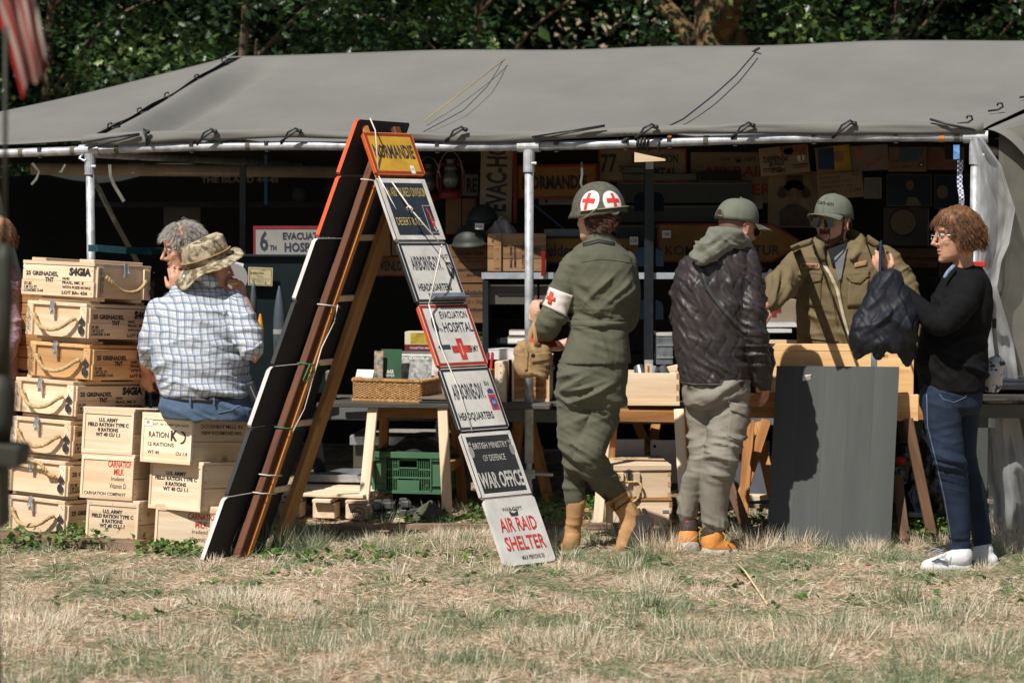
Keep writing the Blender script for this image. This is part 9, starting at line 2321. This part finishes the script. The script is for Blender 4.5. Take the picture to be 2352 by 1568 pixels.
hair(t,o,H,1400,lambda q:not (q.x > .4 and q.z < .5) and q.z > -.4,None,lambda q:(-.2,0,-1),.040,mat('light_brown_hair',(.30,.17,.09),.5,col2=(.12,.06,.03),scale=70),r=.0012,seed=13,cap=lambda b:b.ball(H.w(-.022,0,.02) - o,(.094,.084,.100),18,12,H.R),jit=.2)
# ------------------------------------------------------------------ close to the lens, out of focus: flag and a vehicle's mast
YF = -5.6
fg = thing('flag','blurred red and white striped flag hanging into the top left corner','flag',tuple(P(-30,-80,YF)),0);q0 = Vector(fg.location)
def stripes():
 m,nt,b2 = _new('striped_bunting');N,Lk = nt.nodes,nt.links;tc = N.new('ShaderNodeTexCoord');sp = N.new('ShaderNodeSeparateXYZ');Lk.new(tc.outputs['UV'],sp.inputs[0])
 a = N.new('ShaderNodeMath');a.operation = 'MULTIPLY';a.inputs[1].default_value = 5.0;Lk.new(sp.outputs[0],a.inputs[0]);f_ = N.new('ShaderNodeMath');f_.operation = 'FRACT';Lk.new(a.outputs[0],f_.inputs[0]);g = N.new('ShaderNodeMath');g.operation = 'GREATER_THAN';g.inputs[1].default_value = .5;Lk.new(f_.outputs[0],g.inputs[0])
 mx = N.new('ShaderNodeMix');mx.data_type = 'RGBA';mx.inputs[6].default_value = (.33,.015,.012,1);mx.inputs[7].default_value = (.40,.34,.30,1);Lk.new(g.outputs[0],mx.inputs[0]);Lk.new(mx.outputs[2],b2.inputs['Base Color']);b2.inputs['Roughness'].default_value = .8
 tr = N.new('ShaderNodeBsdfTranslucent');Lk.new(mx.outputs[2],tr.inputs[0]);ms = N.new('ShaderNodeMixShader');ms.inputs[0].default_value = .25;Lk.new(b2.outputs[0],ms.inputs[1]);Lk.new(tr.outputs[0],ms.inputs[2]);Lk.new(ms.outputs[0],N['Material Output'].inputs[0]);return m
nu,nv = 40,30
def ff(u,v):
 xl = -60 + 112 * v ** .75;xr = 60 + 46 * v ** .8;yb = -80 + v * (310 - 90 * u - 20 * math.sin(u * 7));x = xl + (xr - xl) * u
 return P(x,yb,YF + .018 * math.sin(u * 13 + v * 3) + .012 * math.sin(v * 6)) - q0
b = MB();b.grid(ff,nu,nv);ob = b.build('striped_cloth',stripes(),fg,smooth=True);uv = ob.data.uv_layers.new(name='uv')
for l in ob.data.loops:uv.data[l.index].uv = ((l.vertex_index % (nu + 1)) / nu,(l.vertex_index // (nu + 1)) / nv)
b = MB();b.tube([P(-40,-300,YF) - q0,P(-34,500,YF) - q0],.006,8);b.build('staff',BLACK,fg)
ms_ = thing('vehicle_mast','blurred dark olive vehicle mast and bracket at the left edge','mast',tuple(P(12,1100,YF)),0);q0 = Vector(ms_.location)
DOL = mat('dark_olive_paint',(.035,.036,.026),.6,var=.3,scale=20)
for nm,pts,r in (('aerial',((13,60),(11,560)),.0045),('aerial_base',((12,560),(10,600),(12,700),(8,860)),.0155),('round_mount',((2,860),(2,900),(0,970),(-4,1010)),.026)):
 b = MB();b.tube([P(x,y,YF) - q0 for x,y in pts],[r * k for k in ((1,1) if len(pts) == 2 else (.7,1.2,.9,1.0) if nm == 'aerial_base' else (.7,1.15,1.15,.9))],14);b.build(nm,DOL,ms_,smooth=True)
b = MB();b.box(P(5,1040,YF) - q0,(.095,.10,.045),Matrix.Rotation(R(6),3,'Y'));b.build('bracket',DOL,ms_,bevel=.004);b = MB();b.box(P(-25,1120,YF) - q0,(.07,.08,.16));b.build('lower_bracket',DOL,ms_,bevel=.004)
b = MB();g = PG(-26,1100);b.tube([P(-26,1130,YF) - q0,Vector((P(-26,1130,YF).x,YF,.0)) - q0],.02,12);b.build('pole',DOL,ms_,smooth=True)
